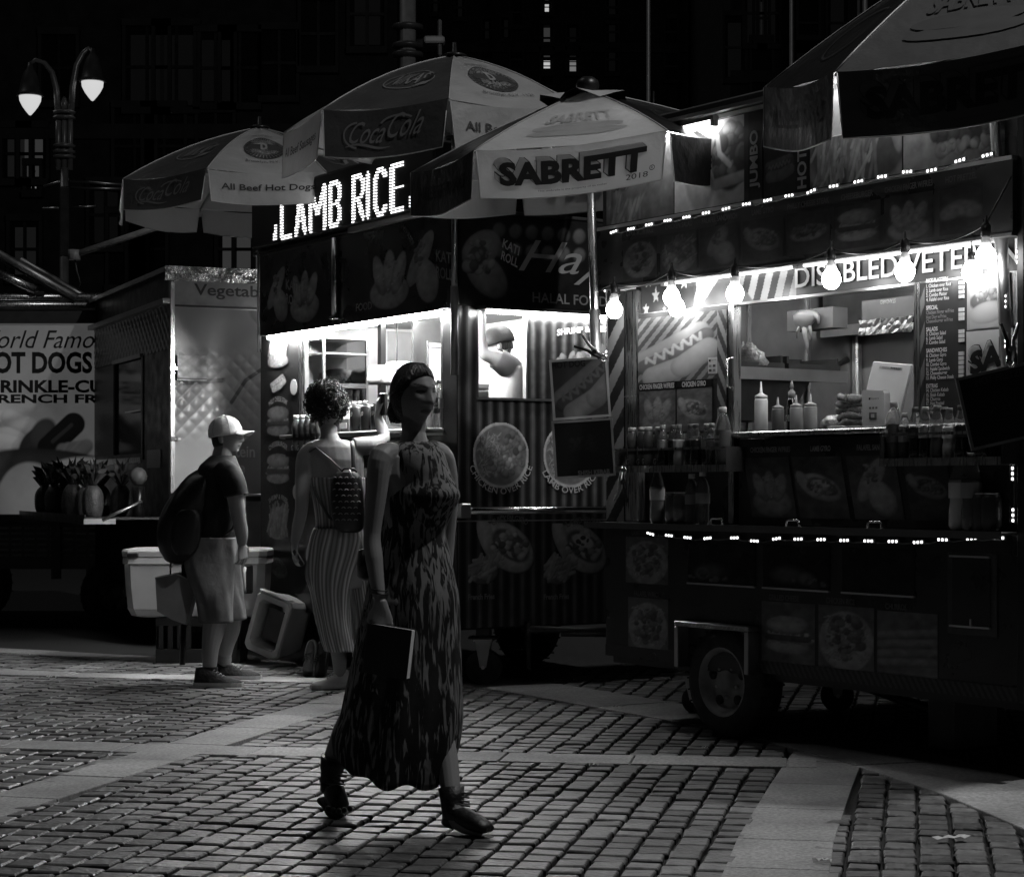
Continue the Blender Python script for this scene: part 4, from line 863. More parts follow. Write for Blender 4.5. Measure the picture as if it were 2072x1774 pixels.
m = MB(); m.prism([(-.055, 0), (.06, 0), (.055, .155), (.05, .165), (-.05, .172), (-.058, .165)], -.02, .035, TW); m.text('Square', -.012, .03, .125, .137, GREY, -.0215)
m.box(-.022, -.014, -.0215, -.019, .126, .136, BINK); m.box(-.02, .02, -.024, -.02, .04, .07, GREY, .003); m.box(-.008, .008, -.026, -.024, .045, .062, WINK); 
for k in range(3): m.box(-.02 + .016 * k, -.010 + .016 * k, -.0215, -.02, .085, .094, GREY)
m.build('stand', t)
m = MB(); Mt = T(.0, .045, .06) @ RX(radians(-14)) @ RY(radians(7)); m.box(-.105, .105, -.007, .007, 0, .245, TW, .006, Mt); m.box(-.06, .06, -.009, -.0075, .212, .224, LGREY, 0, Mt); m.text('Square', -.045, -.01, .215, .222, BINK, -.0095, Mt)
for k in range(6): m.box(.0 + .009 * k, .006 + .009 * k, -.0097, -.009, .215, .222, BINK, 0, Mt)
m.build('tablet', t)
m = MB(); m.box(xt - .16, xt + .13, -.03, .12, 1.4952, 1.502, BLACK, .002); m.build('counter_mat', None, R.M.copy(), 'thin black mat under the tablet till', 'mat')
# glove bag, foil box above
GLV = mat('thin_plastic', .4, .3, spec=.6, var=.2, transl=.4)
xg, zg = R.fr(1632, 600, .3)
m = MB(); m.box(-.16, .16, 0, .10, 0, .10, mat('cardboard_box', .12, .7, var=.15)); m.build('glove_box', None, R.M @ T(xg, .32, 2.00), 'cardboard glove box under the header with a glove poking out', 'box')
gl = MB(); NG = 14
gl.loft([[Vector((w_ * cos(2 * pi * i / NG) * (1 + .18 * sin(3 * 2 * pi * i / NG + k)), .04 * (w_ / .11) * sin(2 * pi * i / NG) * (1 + .2 * sin(2 * i + k)), z_)) for i in range(NG)] for k, (w_, z_) in enumerate(((.05, .02), (.085, .0), (.075, -.025), (.05, -.05), (.022, -.065)))], GLV)
gl.tube([(.0, 0, -.06), (.006, -.005, -.10), (.016, 0, -.15), (.02, 0, -.19)], [.020, .015, .012, .006], GLV, 10, flat=.6); gl.tube([(-.03, 0, -.05), (-.05, -.005, -.085), (-.055, 0, -.11)], [.014, .011, .005], GLV, 8, flat=.6); gl.tube([(.03, 0, -.05), (.045, -.005, -.09), (.05, 0, -.125)], [.014, .011, .005], GLV, 8, flat=.6); gl.tube([(.07, 0, -.0), (.10, -.01, -.02), (.105, -.01, -.05)], [.015, .012, .006], GLV, 8)
gl.build('plastic_glove', None, R.M @ T(xg, .29, 2.07), 'translucent plastic glove hanging from the box above the counter', 'glove')
xf = R.fr(1797, 590, .35)[0]
t = thing('foil_box', 'open box of crumpled foil sheets stored under the header sign', 'box', R.M @ T(xf, .35, 1.975)); m = MB(); m.box(-.17, .17, 0, .22, .04, .14, mat('box_card', .10, .7)); 
v, f = text_mesh('STANDARD', .02)[:2]; m.add([(.05 - .1 * a, -.002, .135 - .02 * b) for a, b in v], f, GINK); m.build('box', t)
fo = MB(); A = np.random.RandomState(3); fo.loft([[Vector((-.17 + .34 * i / 20, -.03 + .0 * j + .02 * A.rand(), -.03 + j * .018 + .008 * A.rand())) for i in range(21)] for j in range(5)], mat('dull_foil', .35, .4, .8, var=.2), None, False, False, closed=False); ob = fo.build('foil_sheet', t); ob.modifiers.new('s', 'SOLIDIFY').thickness = .002
# plastic bag on the griddle shelf
m = MB(); yb_ = R.end(1512, 735, .2)[0]
m.loft([[Vector((.11 * q * cos(a) * (1 + .25 * sin(2 * a + k)), .08 * q * sin(a) * (1 + .2 * sin(3 * a + 2 * k)), h + .02 * sin(3 * a + k) * (h > .01))) for a in [2 * pi * i / 18 for i in range(18)]] for k, (q, h) in enumerate(((.8, 0), (1.1, .03), (1.0, .08), (.7, .12), (.3, .15)))], mat('plastic_wrap', .5), R.M @ T(.2, max(yb_, .3), zs + .002)); m.build('plastic_bag', None, None, 'crumpled clear plastic bag on the shelf inside the right cart', 'bag')
m = MB(); yb_ = R.end(1668, 742, .25)[0]; Ms = R.M @ T(.25, yb_, zs + .03); m.tube([(0, 0, 0), (.02, .08, .03), (.03, .15, .06)], [.016, .013, .018], BLACK, 8, Ms); m.tube([(0, 0, 0), (-.03, -.25, -.01)], .006, STEEL, 6, Ms); m.build('tongs', None, None, 'black handled spatula resting on the griddle pans', 'utensil')
# ================================================================ MIDDLE FOOD CART (halal)
M_ = Frame(-1.826, 14.36, .535, -.845)
LX, MD = 2.79, 1.48
cm = thing('food_cart', 'dark food cart in the middle with a lit dot matrix sign on its roof', 'food cart', M_.M.copy())
BRIGHT = mat('bright_interior', .78, .45, .3, var=.06); TUBE2 = mat('interior_tube', 1, emit=60); TUBE3 = mat('ceiling_tube', 1, emit=160); TUBE4 = mat('front_tube', 1, emit=520)
KSTR = attr_mat('corrugated_vinyl', .28, .6)
EM = Matrix(((0, -1, 0, 0), (1, 0, 0, 0), (0, 0, 1, 0), (0, 0, 0, 1)))   # drawing plane turned to the end wall: x -> y, -y -> +x
def E(x): return T(x, 0, 0) @ EM
m = MB()
m.box(0, .62, 0, .05, .36, 2.30, BLACK); m.box(.62, LX - .17, 0, .05, .36, 1.56, BLACK); m.box(LX - .17, LX - .002, 0, .05, .36, 2.30, BLACK)
m.box(0, .05, .05, MD, .36, 2.9, BRIGHT); m.box(.05, LX - .05, MD - .05, MD, .36, 2.9, BRIGHT); m.box(.05, LX - .05, .05, MD - .05, .36, .42, BLACK); m.box(.05, LX - .05, .05, MD - .05, 2.42, 2.46, BRIGHT)
m.box(0, LX, 0, .05, 2.30, 2.9, BLACK)
m.build('body', cm)
m = MB(); m.box(-.03, LX + .03, -.06, MD + .03, 2.9, 2.93, DGREY, .01); m.build('roof', cm)
# end wall with window
def endbox(m, y0, y1, z0, z1, mt, t=.05): m.box(LX - t, LX, y0, y1, z0, z1, mt)
WY0, WY1, WZ0, WZ1 = .15, 1.14, 1.778, 2.31
m = MB(); endbox(m, .002, WY0, .36, 2.9, BLACK); endbox(m, WY1, MD, .36, 2.9, BLACK); endbox(m, WY0, WY1, .36, WZ0, BLACK); endbox(m, WY0, WY1, WZ1, 2.9, BLACK)
def corr(y0, y1, z0, z1, per=.078, amp=.004):
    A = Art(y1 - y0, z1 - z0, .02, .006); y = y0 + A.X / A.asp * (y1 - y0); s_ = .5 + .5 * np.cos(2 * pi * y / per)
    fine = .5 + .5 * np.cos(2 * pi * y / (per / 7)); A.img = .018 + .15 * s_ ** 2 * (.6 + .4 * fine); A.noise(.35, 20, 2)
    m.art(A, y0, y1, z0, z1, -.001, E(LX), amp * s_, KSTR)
corr(.002, WY0, .37, 2.33); corr(WY0, WY1, .37, WZ0 - .01); corr(WY1, MD, .37, 2.33)
m.build('end_wall', cm)
m = MB(); m.box(WY0 - .012, WY1 + .01, -.016, .03, WZ0 - .014, WZ0, ALU, 0, E(LX)); m.box(.493, .507, -.008, .03, WZ0, WZ1, ALU, 0, E(LX)); m.box(WY0 - .012, WY0, -.006, .03, WZ0, WZ1, DGREY, 0, E(LX)); m.build('window_frame', cm)
m = MB(); m.box(.508, WY1, .0, .02, WZ0, WZ1, BLACK, 0, E(LX)); corr(.51, WY1, WZ0, WZ1)
m.text('SHRIMP & FRIES', .72, 1.12, 2.175, 2.215, WINK, -.012, E(LX), .03, 0, lambda a, b: (a, b + .18 * (a - .72) - .2 * (a - .72) ** 2))
A = Art(.44, .22, .03); A.ell(1.45, .72, .45, .3, .5, 0, .08, .4); A.ell(1.45, .8, .4, .2, .25, 0, .1, .4); A.chunks(30, .8, .34, .75, .24, .12, .2, .22, .5); A.mask = A.img > .05; A.noise(.2, 12); m.art(A, .70, 1.13, 1.93, 2.15, -.012, E(LX))
m.build('sliding_shutter', cm)
# end wall pictures
def ep(u, v): return M_.end(u, v, LX)
def arc_text(m, t, cy, cz, r, h, span, mt, Mx, y, top=False, off=.03, mid=None):
    mid = (pi / 2 if top else -pi / 2) if mid is None else mid
    def wp(a, b):
        if top: q = mid + span / 2 - a * span; return cy + (r + b * h) * cos(q), cz + (r + b * h) * sin(q)
        q = mid - span / 2 + a * span; return cy + (r - b * h) * cos(q), cz + (r - b * h) * sin(q)
    m.text(t, 0, 1, 0, 1, mt, y, Mx, off, 0, wp)
for u, t in ((1012, 'CHICKEN OVER RICE'), (1152, 'LAMB OVER RICE')):
    y, z = ep(u, 921); r = .205; A = Art(2 * r, 2 * r, .02, .0045); plate(A, .5, .5, .5, 1.45); A.noise(.3, 16); m = MB(); m.art(A, y - r, y + r, z - r, z + r, -.011, E(LX))
    arc_text(m, t, y, z, r * 1.17, .040, 2.55 if t[0] == 'C' else 2.2, mat('caption_ink', .62, .45, var=.05), E(LX), -.014, False, .008); m.build('food_picture', cm)
for u0, t, sc in ((945, 'CHICKEN GYRO', False), (1098, 'LAMB GYRO', True)):
    y0 = ep(u0, 1100)[0]; w, h = .48, .42; z0 = ep(u0, 1195)[1]; A = Art(w, h, .02, .0045); gyro(A, .68, .62, .50, 1.6, sc); A.ell(.26, .28, .27, .2, .24, .1, .1, .4); A.fries(26, .26, .34, .2, .12, .3, .035, .3, .5, .7, .6); A.mask = A.img > .024; A.noise(.25, 14)
    m = MB(); m.art(A, y0, y0 + w, z0, z0 + h, -.011, E(LX)); arc_text(m, t, y0 + .30, z0 + .12, .30, .04, .85, GINK, E(LX), -.014, True, .02)
    m.text('French Fries', y0, y0 + .19, z0 - .055, z0 - .02, GINK, -.013, E(LX), .03); m.build('food_picture', cm)
m = MB(); m.box(.0, MD, -.03, .0, 2.335, 2.9, BLACK, 0, E(LX))
A = Art(1.35, .54, .02, .0055); A.noise(.3, 5); [A.ell(.22 * i + .5, .85 - .22 * (j % 2) * 0 + (-.22 if (i + j) % 2 else 0) - .0, .11, .10, .16, .7, .3, .8) for i in range(6) for j in range(2)]
A.ell(.26, .62, .30, .2, .34, .6, .1, .6); A.ell(.33, .33, .34, .22, .30, -.7, .1, .6); A.ell(.22, .55, .15, .12, .12, .5, .2, .5); A.chunks(26, .22, .5, .18, .2, .03, .09, .12, .42); A.noise(.25, 12); m.art(A, .012, 1.362, 2.345, 2.885, -.033, E(LX))
for i, t in enumerate(('KATI', 'ROLL')): m.text(t, 0, 1, 0, 1, WINK, -.036, E(LX), .02, 0, lambda a, b, i=i: (.30 + a * .12 - i * .01 + b * .012, 2.70 - i * .075 - a * .045 + b * .055))
m.text('Haya', .42, 1.25, 2.50, 2.76, LGREY, -.036, E(LX), .0, .45); m.text('HALAL FOOD', ep(1071, 600)[0], ep(1222, 600)[0], 2.373, 2.437, GINK, -.037, E(LX), .015)
m.build('end_sign', cm)
m = MB(); m.tube([(LX + .04, .06, 1.085), (LX + .04, MD, 1.085)], .024, CHROME, 12); m.box(LX, LX + .07, -.01, .06, 1.04, 1.13, ALU, .006); m.box(LX, LX + .012, .0, MD, 1.018, 1.026, ALU); m.build('push_bar', cm)
m = MB(); m.tube([(LX + .10, WY0, 2.295), (LX + .10, 1.22, 2.295)], .011, TUBE2, 8)
tl = m.build('tube_light', cm); m = MB(); m.box(LX, LX + .12, WY0 - .02, 1.24, 2.31, 2.33, DGREY); m.build('fitting', tl)
# front: flap, pictures, sign
m = MB(); m.box(.12, LX - .02, -.06, -.02, 2.315, 2.885, FASC); m.box(.12, LX - .02, -.065, -.015, 2.885, 2.897, DGREY); m.build('flap', cm)
def mf(u, v): return M_.fr(u, v, -.06)
m = MB(); x, _ = mf(684, 560); m.tube([(x, -.085, 2.36), (x, -.085, 2.89)], .022, STEEL, 10); m.box(x - .04, x + .04, -.11, -.06, 2.345, 2.37, CHROME, .006); m.build('strut', cm)
ART_SQ[0] = .6
for (u, v, w, h, kd, t) in ((562, 565, .42, .42, 'wrap', 'KATI ROLL'), (617, 565, .52, .46, 'tenders', 'CHICKEN NUGGETS W/FRIES'), (788, 540, .60, .46, 'tenders', 'CHICKEN TENDERS W/FRIES'), (855, 538, .52, .48, 'wrap', 'KATI ROLL')):
    x, z = mf(u, v); z = 2.585; A = food(kd, w, h, .02, 1.0, .006); A.mask = A.img > .024; m = MB(); m.art(A, x - w / 2, x + w / 2, z - h / 2, z + h / 2, -.063)
    if t[0] == 'K':
        for i, s_ in enumerate(t.split()): m.text(s_, x + w * .34, x + w * .34 + .2, z + .06 - .1 * i, z + .13 - .1 * i, GINK, -.066, None, .02, 0, lambda a, b: (a, b - .2 * (a - x)))
    else: arc_text(m, t, x, z - .05, w * .60, .035, 2.0, DINK, None, -.066, True, .02)
    m.build('food_picture', cm)
ART_SQ[0] = 1.0
m = MB(); x = mf(737, 612)[0]; m.text('FOOD', x - .11, x + .11, 2.38, 2.43, GINK, -.063, None, .01); m.build('lettering', cm)
SX0, SX1, SZ0, SZ1 = .10, 2.72, 2.935, 3.33
m = MB(); m.box(SX0, SX1, -.12, .12, SZ0, SZ1, BLACK, .01); m.box(SX0 + .02, SX1 - .02, -.122, -.119, SZ0 + .02, SZ1 - .02, mat('led_panel', .012, .6, var=.3, vs=80)); m.box(1.55, SX1, -.1, -.02, 2.899, 2.933, LGREY); ls = m.build('led_sign', cm)
GLY = {'L': [(0, 1, 0, 0), (0, 0, 1, 0)], 'A': [(0, 0, .5, 1), (.5, 1, 1, 0), (.2, .3, .8, .3)], 'M': [(0, 0, 0, 1), (0, 1, .5, .35), (.5, .35, 1, 1), (1, 1, 1, 0)], 'B': [(0, 0, 0, 1), (0, 1, .7, 1), (.7, 1, 1, .86), (1, .86, 1, .66), (1, .66, .7, .52), (0, .52, .7, .52), (.7, .52, 1, .36), (1, .36, 1, .16), (1, .16, .7, 0), (.7, 0, 0, 0)],
       'R': [(0, 0, 0, 1), (0, 1, .7, 1), (.7, 1, 1, .86), (1, .86, 1, .62), (1, .62, .7, .48), (0, .48, .7, .48), (.5, .48, 1, 0)], 'I': [(.5, 0, .5, 1)], 'C': [(1, .84, .72, 1), (.72, 1, .28, 1), (.28, 1, 0, .8), (0, .8, 0, .2), (0, .2, .28, 0), (.28, 0, .72, 0), (.72, 0, 1, .16)], 'E': [(0, 0, 0, 1), (0, 1, 1, 1), (0, .5, .85, .5), (0, 0, 1, 0)]}
def led_text(t, x0, x1, z0, z1, rows, cols, y, mt):
    """dot matrix: a lamp is lit where it lies within the stroke of its letter"""
    m = MB(); dx, dz = (x1 - x0) / cols, (z1 - z0) / rows; W_ = {'I': .32, ' ': .42, 'M': 1.2}; tot = sum(W_.get(c, .92) for c in t); pen = 0
    for c in t:
        w = W_.get(c, .92)
        a0, a1 = (pen + .20 * min(w, .9)) / tot, (pen + w - .18) / tot; pen += w
        for i in range(cols):
            for j in range(rows):
                px, pz = (i + .5) / cols, (j + .5) / rows
                for (ax, az, bx, bz) in GLY.get(c, []):
                    if c == 'I': ax = bx = .5
                    A_, B_ = np.array([(a0 + ax * (a1 - a0)) * (x1 - x0) * .42, (.06 + .88 * az) * (z1 - z0)]), np.array([(a0 + bx * (a1 - a0)) * (x1 - x0) * .42, (.06 + .88 * bz) * (z1 - z0)]); q = np.array([px * (x1 - x0) * .42, pz * (z1 - z0)])
                    d = B_ - A_; u_ = max(0, min(1, np.dot(q - A_, d) / (np.dot(d, d) + 1e-9)))
                    if np.linalg.norm(q - A_ - u_ * d) < .0112:
                        cx, cz = x0 + px * (x1 - x0), z0 + pz * (z1 - z0); m.box(cx - dx * .43, cx + dx * .43, y - .004, y, cz - dz * .25, cz + dz * .25, mt); break
    return m
LEDS = mat('led_sign_dot', 1, emit=2.2, nosample=True)
a, b = M_.fr(566, 450, -.12)[0], M_.fr(823, 450, -.12)[0]
m = led_text('LAMB RICE', a, b, 2.945, 3.262, 17, 110, -.1225, LEDS)
for k in range(6):
    for q in range(3): m.box(a - .095 + q * .02, a - .08 + q * .02, -.1265, -.1225, 2.962 + k * .019, 2.971 + k * .019, LEDS) if q > 0 or k < 3 else None
for k in range(4): m.box(b + .04, b + .055, -.1265, -.1225, 2.962 + k * .019, 2.971 + k * .019, LEDS)
m.build('lettering', ls)
m = MB(); m.tube([(.2, -.03, 2.296), (2.64, -.03, 2.296)], .012, TUBE4, 8); tl = m.build('tube_light', cm); m = MB(); m.box(.18, 2.66, -.055, -.005, 2.309, 2.3145, DGREY); m.build('fitting', tl)
for x0, x1, y, z in ((.3, 2.5, .62, 2.40),):
    m = MB(); m.tube([(x0, y, z), (x1, y, z)], .012, TUBE3, 8); m.build('tube_light', cm)
# menu column at the left
MC = mat('caption_ink', .42)
def mcol(u, v): return M_.fr(u, v, 0)
ART_SQ[0] = .6
m = MB()
for kd, v0, v1, t, k in (('fries', 682, 748, None, .7), ('hotdog', 752, 800, None, .7), ('burger', 815, 890, 'PHILLY CHEESE STEAK', .5), ('burger', 905, 992, 'CHEESEBURGER', .5), ('fries', 1012, 1095, 'SHRIMP & FRIES', .5), ('gyro', 1115, 1180, None, .4)):
    x0, x1 = .07, .52; z1, z0 = mcol(560, v0)[1], mcol(560, v1)[1]; A = food(kd, x1 - x0, z1 - z0, .02, k, .0065); A.mask = A.img > .024; m.art(A, x0, x1, z0, z1, -.003)
    if t: arc_text(m, t, .30, z1 - .30, .31, .035, .95, GINK, None, -.005, True, .02)
for s_, za in (('HOT DOG SODA', 2.225), ('OR WATER & FRIES', 2.18)): m.line(s_, .30, za, .028, WINK, -.005, None, .02, .75, 0, .42, True)
for x, z, r in ((.55, mcol(597, 783)[1], .055), (.59, mcol(600, 995)[1], .055)): m.lathe([(r, 0), (r, .002)], LGREY, 20, T(x, -.002, z) @ RX(radians(90)))
m.build('menu_column', cm); ART_SQ[0] = 1.0
# counter and inside: looking through the opening one sees the far end wall and what stands before it
m = MB(); m.box(.60, LX - .16, -.14, .35, 1.565, 1.59, STEELR, .004); m.build('counter', cm)
m = MB(); m.box(.62, LX - .14, -.02, .03, 1.55, 1.564, ALU); m.box(.625, .66, .0, .06, 1.59, 2.29, STEEL, .004); m.box(.70, .72, .0, .03, 1.59, 2.29, ALU); m.box(LX - .20, LX - .17, .0, .06, 1.59, 2.29, STEEL, .004); m.build('opening_frame', cm)
GZ = lambda u, v, x: M_.end(u, v, x)
m = MB(); x = .95   # glass case with bread
y0, y1 = GZ(655, 700, x)[0], GZ(742, 700, x)[0]; zt, zm, zb = GZ(700, 685, x)[1], GZ(700, 776, x)[1], GZ(700, 830, x)[1]
for yy in (y0, y1): m.box(x - .01, x + .01, yy - .008, yy + .008, zb, zt, STEEL)
for zz in (zt, GZ(700, 716, x)[1]): m.box(x - .3, x + .01, y0, y1, zz - .006, zz + .006, ALU)
m.box(x - .3, x + .01, y0, y1, zm - .03, zm, DGREY); m.box(x - .3, x + .0, y0, y1, zb - .02, zb, DGREY); m.box(x - .31, x - .3, y0, y1, zm, zt, mat('case_back', .25, .3, .4)); m.box(x + .004, x + .008, y0 + .01, y1 - .01, zm, zt, GLASS); m.build('glass_case', cm)
m = MB(); x = .75
yy = GZ(769, 700, x)[0]; m.box(x, x + .05, yy - .02, yy + .02, 1.6, 2.40, BLACK); 
m.box(.051, .06, GZ(785, 700, .06)[0], GZ(833, 700, .06)[0], 1.7, 2.4, LGREY); m.box(.2, 1.2, 1.05, 1.38, 1.93, 1.955, STEELR); m.box(.2, .8, .9, 1.38, 1.60, 1.63, DGREY); m.build('inner_shelf', cm)
m = MB(); x = 1.2; y0, y1 = GZ(836, 700, x)[0], GZ(868, 700, x)[0]; m.box(x - .02, x, y0, min(y1 + .15, MD - .06), 1.65, 2.38, mat('perforated_steel', .3, .35, .9, var=.15)); m.build('partition', cm)
PAP = mat('paper_towel', .8, .8, var=.05, bump=.3, bs=60)
m = MB(); x = 1.0; y0, y1 = GZ(745, 760, x)[0], GZ(850, 760, x)[0]; z0 = GZ(800, 797, x)[1]
for k in range(3): m.loft([[Vector((x - .2 + .2 * q * cos(a), (y0 + (k + .5) * (y1 - y0) / 3) + .10 * q * sin(a), 1.957 + h + .03 * k * (h > .05))) for a in [2 * pi * i / 14 for i in range(14)]] for q, h in ((.8, 0), (1.0, .02), (.95, .07), (.6, .10), (.1, .105))], PAP, M_.M)
m.build('bread_bags', None, None, 'white wrapped bread bags on the shelf inside the middle cart', 'package')
x = .8; yb, zb2 = GZ(700, 770, x); m = MB()
m.loft([[Vector((x - .1 + .1 * q * cos(a) * (1 + .1 * sin(3 * a)), yb + .16 * q * sin(a) * (1 + .1 * sin(5 * a)), zm + h)) for a in [2 * pi * i / 18 for i in range(18)]] for q, h in ((.8, .001), (1.0, .03), (.9, .08), (.55, .11), (.1, .12))], mat('bread_bag', .6, .25, coat=.5, var=.25, bump=.6, bs=40), M_.M); m.build('bread_bag', None, None, 'clear bag of bread in the glass case of the middle cart', 'package')
# framed banknote, scale
t = thing('framed_banknote', 'framed banknote hanging inside the middle cart near its right post', 'picture frame', M_.M @ T(1.35, GZ(880, 740, 1.35)[0], 0) @ EM); z0, z1 = GZ(880, 790, 1.35)[1], GZ(880, 690, 1.35)[1]
m = MB(); m.box(-.06, .06, 0, .02, z0, z1, DGREY, .004); m.build('frame', t); m = MB(); A = Art(.1, z1 - z0 - .03, .55, .005); A.noise(.2, 10); A.ell(.18, .5, .1, .16, .35, 0, .3, .3); m.art(A, -.048, .048, z0 + .015, z1 - .015, -.002); m.box(-.05, .05, -.004, -.002, z1 - .05, z1 - .04, DGREY); m.build('note', t)
m = MB(); x = 1.3; y, z = GZ(803, 812, x); zt = 2.40
m.lathe([(.09, 0), (.10, .012), (.06, .03), (.02, .04)], BLACK, 16, M_.M @ T(x, y, z))
for k in range(3): a = 2 * pi * k / 3 + .4; m.tube([(x + .08 * cos(a), y + .08 * sin(a), z + .02), (x, y, z + .16)], .004, BLACK, 5, M_.M)
m.tube([(x, y, z + .15), (x, y, 2.42)], .004, BLACK, 5, M_.M); m.build('hanging_scale', None, None, 'black hanging scale pan on thin cords inside the middle cart', 'scale')
# drinks on the counter of the middle cart
def mb(u, y, z, kd, lab, sc=1.0): bottle(kd, M_.M @ T(M_.fr(u, 830, y)[0], y, z) @ RZ(rnd.uniform(-.4, .4)), lab, sc=sc)
for i, u in enumerate((706, 717, 728, 739)): mb(u, .22, 1.5902, 'pale', 'white capped bottle, %s in the row below the glass case' % N10[i], 1.0)
for i in range(6): bottle('sport', M_.M @ T(.78, GZ(664 + i * 14, 830, .78)[0], GZ(700, 830, .95)[1] + .002), 'white capped bottle, %s along the lower shelf of the glass case' % N10[i], sc=.95)
for i, u in enumerate((722, 744, 765)): can(M_.M @ T(M_.fr(u, 830, -.04)[0], -.04, 1.5902) @ RZ(radians(-25)), 'dark soft drink can, %s of three on the middle counter' % N10[i], DARK, 'Sprite', sc=1.45)
t = thing('bottle_rack', 'small basket rack of drinks hung left of the curly haired woman', 'rack', M_.M.copy()); xa, xb = M_.fr(592, 870, -.15)[0], M_.fr(652, 870, -.15)[0]
m = MB(); m.box(xa, xb, -.2, -.0, 1.44, 1.455, DGREY); m.build('shelf', t); m = MB(); m.box(xa, xb, -.204, -.2, 1.435, 1.475, BLACK); m.box(xa, xb, -.204, -.198, 1.55, 1.565, BLACK); m.build('rail', t)
for i in range(5): bottle('sport', M_.M @ T(xa + .05 + i * (xb - xa - .1) / 4, -.14, 1.4552), 'pale sports drink bottle, %s in the small rack by the curly haired woman' % N10[i], sc=1.2)
for i, u in enumerate((878, 890, 901)): mb(u, .03, 1.5902, ('water', 'spring', 'water')[i], 'clear water bottle, %s of three beside the right post of the middle cart' % N10[i], 1.35)
m = MB()
for i, u in enumerate((668, 684, 700)): x = M_.fr(u, 840, .02)[0]; m.box(x - .08, x + .08, .0, .1, 1.5902, 1.5902 + .10 + .03 * (i % 2), (LGREY, WHITE, GREY)[i], .004); m.box(x - .05, x + .05, -.003, 0, 1.62, 1.66, (DGREY, GREY, WHITE)[i])
m.build('snack_boxes', None, M_.M.copy(), 'cartons of sweets lined up behind the curly haired woman on the counter', 'box')
t = thing('bottle_rack', 'low steel rack with a crossed front under the right end of the middle counter', 'rack', M_.M.copy()); xa, xb = 1.75, 2.70
m = MB(); m.box(xa, xb, -.2, -.0, 1.30, 1.315, STEELR); m.build('shelf', t); m = MB(); m.box(xa, xb, -.204, -.2, 1.29, 1.35, LGREY); m.box(xa, xb, -.204, -.198, 1.50, 1.515, DGREY); m.box(xb - .01, xb, -.2, 0, 1.3, 1.5, DGREY); m.build('rail', t)
for i in range(6): bottle(('cola', 'diet')[i % 2], M_.M @ T(xa + .45 + i * .085, -.12, 1.3152), 'dark soda bottle, %s in the low rack under the middle counter' % N10[i], sc=.9)
# running gear
wheel(cm, 2.05, .12, .33, .2, -1); wheel(cm, 1.5, MD - .15, .33, .2, 1)
y = M_.end(977, 1395, LX - .12)[0]; caster(cm, LX - .14, y + .02, .115, .36, .9)
m = MB()
p0 = ep(1052, 1262); 
for (y0, z0, y1, z1) in ((.48, .36, 1.35, .30), (.48, .34, 1.35, .335), (.75, .31, 1.35, .29)): m.tube([(LX + .02, y0, z0), (LX + .2, y1, z1)], .016, DGREY, 8)
m.tube([(LX + .15, 1.1, .33), (LX + .2, 1.22, .37), (LX + .2, 1.24, .46), (LX + .18, 1.27, .48)], .010, CHROME, 6); m.lathe([(.03, 0), (.03, .05), (.012, .07)], CHROME, 10, T(LX + .18, 1.16, .34)); m.tube([(LX + .02, .5, .40), (LX + .02, .5, .10)], .02, BLACK, 8)
m.box(LX + .1, LX + .16, 1.14, 1.22, .10, .15, LGREY, .004); m.build('tow_bar', cm)

# ================================================================ FRUIT AND VEGETABLE CART
Vf = Frame(-2.59, 15.0, .917, .398)
cv = thing('food_cart', 'quilted steel fruit and vegetable cart with a plate on its bright end wall', 'food cart', Vf.M.copy())
VL, VW, VT = 3.2, 1.45, 2.88
m = MB(); m.box(0, VW, .01, .06, .45, VT, STEELR); m.box(0, .05, .06, .95, .45, VT, BLACK); m.box(0, .05, 2.0, VL, .45, VT, BLACK); m.box(0, .05, .95, 2.0, .45, 1.5, BLACK); m.box(0, .05, .95, 2.0, 2.32, VT, BLACK); m.box(VW - .05, VW, .06, VL, .45, VT, BLACK); m.box(.05, VW - .05, VL - .05, VL, .45, VT, BLACK); m.box(.05, VW - .05, .06, VL - .05, .40, .45, BLACK); m.box(.05, VW - .05, .06, VL - .05, VT - .05, VT, BLACK); m.build('body', cv)
m = MB(); m.box(-.05, VW + .05, -.04, VL + .05, VT, VT + .02, DGREY); m.loft([[Vector((x, -.06 + .012 * sin(x * 23) * (k == 1), VT + .022 - .055 * k)) for x in np.linspace(-.06, VW, 30)] for k in range(3)], FOIL, None, False, False, closed=False)
m.box(-.06, -.05, -.05, VL, VT - .02, VT + .015, ALU)
m.build('roof', cv)
# end wall print on pillowed quilting
w, h = VW, 1.42; A = Art(w, h, .30, .0062); z0 = 1.17; a_ = A.X * h; b_ = A.Y * h; p = .115
du = (((a_ + b_) / p) % 1) - .5; dv = (((a_ - b_) / p) % 1) - .5; q = (1 - (2 * du) ** 2) * (1 - (2 * dv) ** 2)
A.ell(.62, .62, .62, .34, .40, .25, .3, .5); A.ell(.15, .9, .3, .2, .36, 0, .4, .3); A.line([(.05, .60), (.3, .62), (.62, .80), (.95, .95)], .015, .1, .2); A.ell(.78, .52, .52, .38, .42, -.2, .03, .4); A.line([(.32, .5), (.4, .62), (.52, .7), (.7, .72)], .012, .12, .2); A.ell(.52, .95, .12, .05, .15, -.5, .2, .5); A.noise(.3, 3)
fade = np.clip((A.Y - .25) / .25, 0, 1); disp = q * .007 * fade * np.clip((.80 - A.Y) / .1, 0, 1)
VPR = attr_mat('quilted_print', .30, .6)
m = MB(); m.art(A, .03, VW, z0, z0 + h, .006, None, disp, VPR); m.box(.0, .03, -.008, .01, 1.0, VT - .06, STEEL); m.box(.03, VW, -.004, .01, 2.60, 2.615, DGREY)
A = Art(VW, .21, .34); A.noise(.25, 3); m.art(A, .03, VW, 2.617, 2.82, .004)
m.build('end_panel', cv)
m = MB(); vx = lambda u: Vf.fr(u, 700)[0]
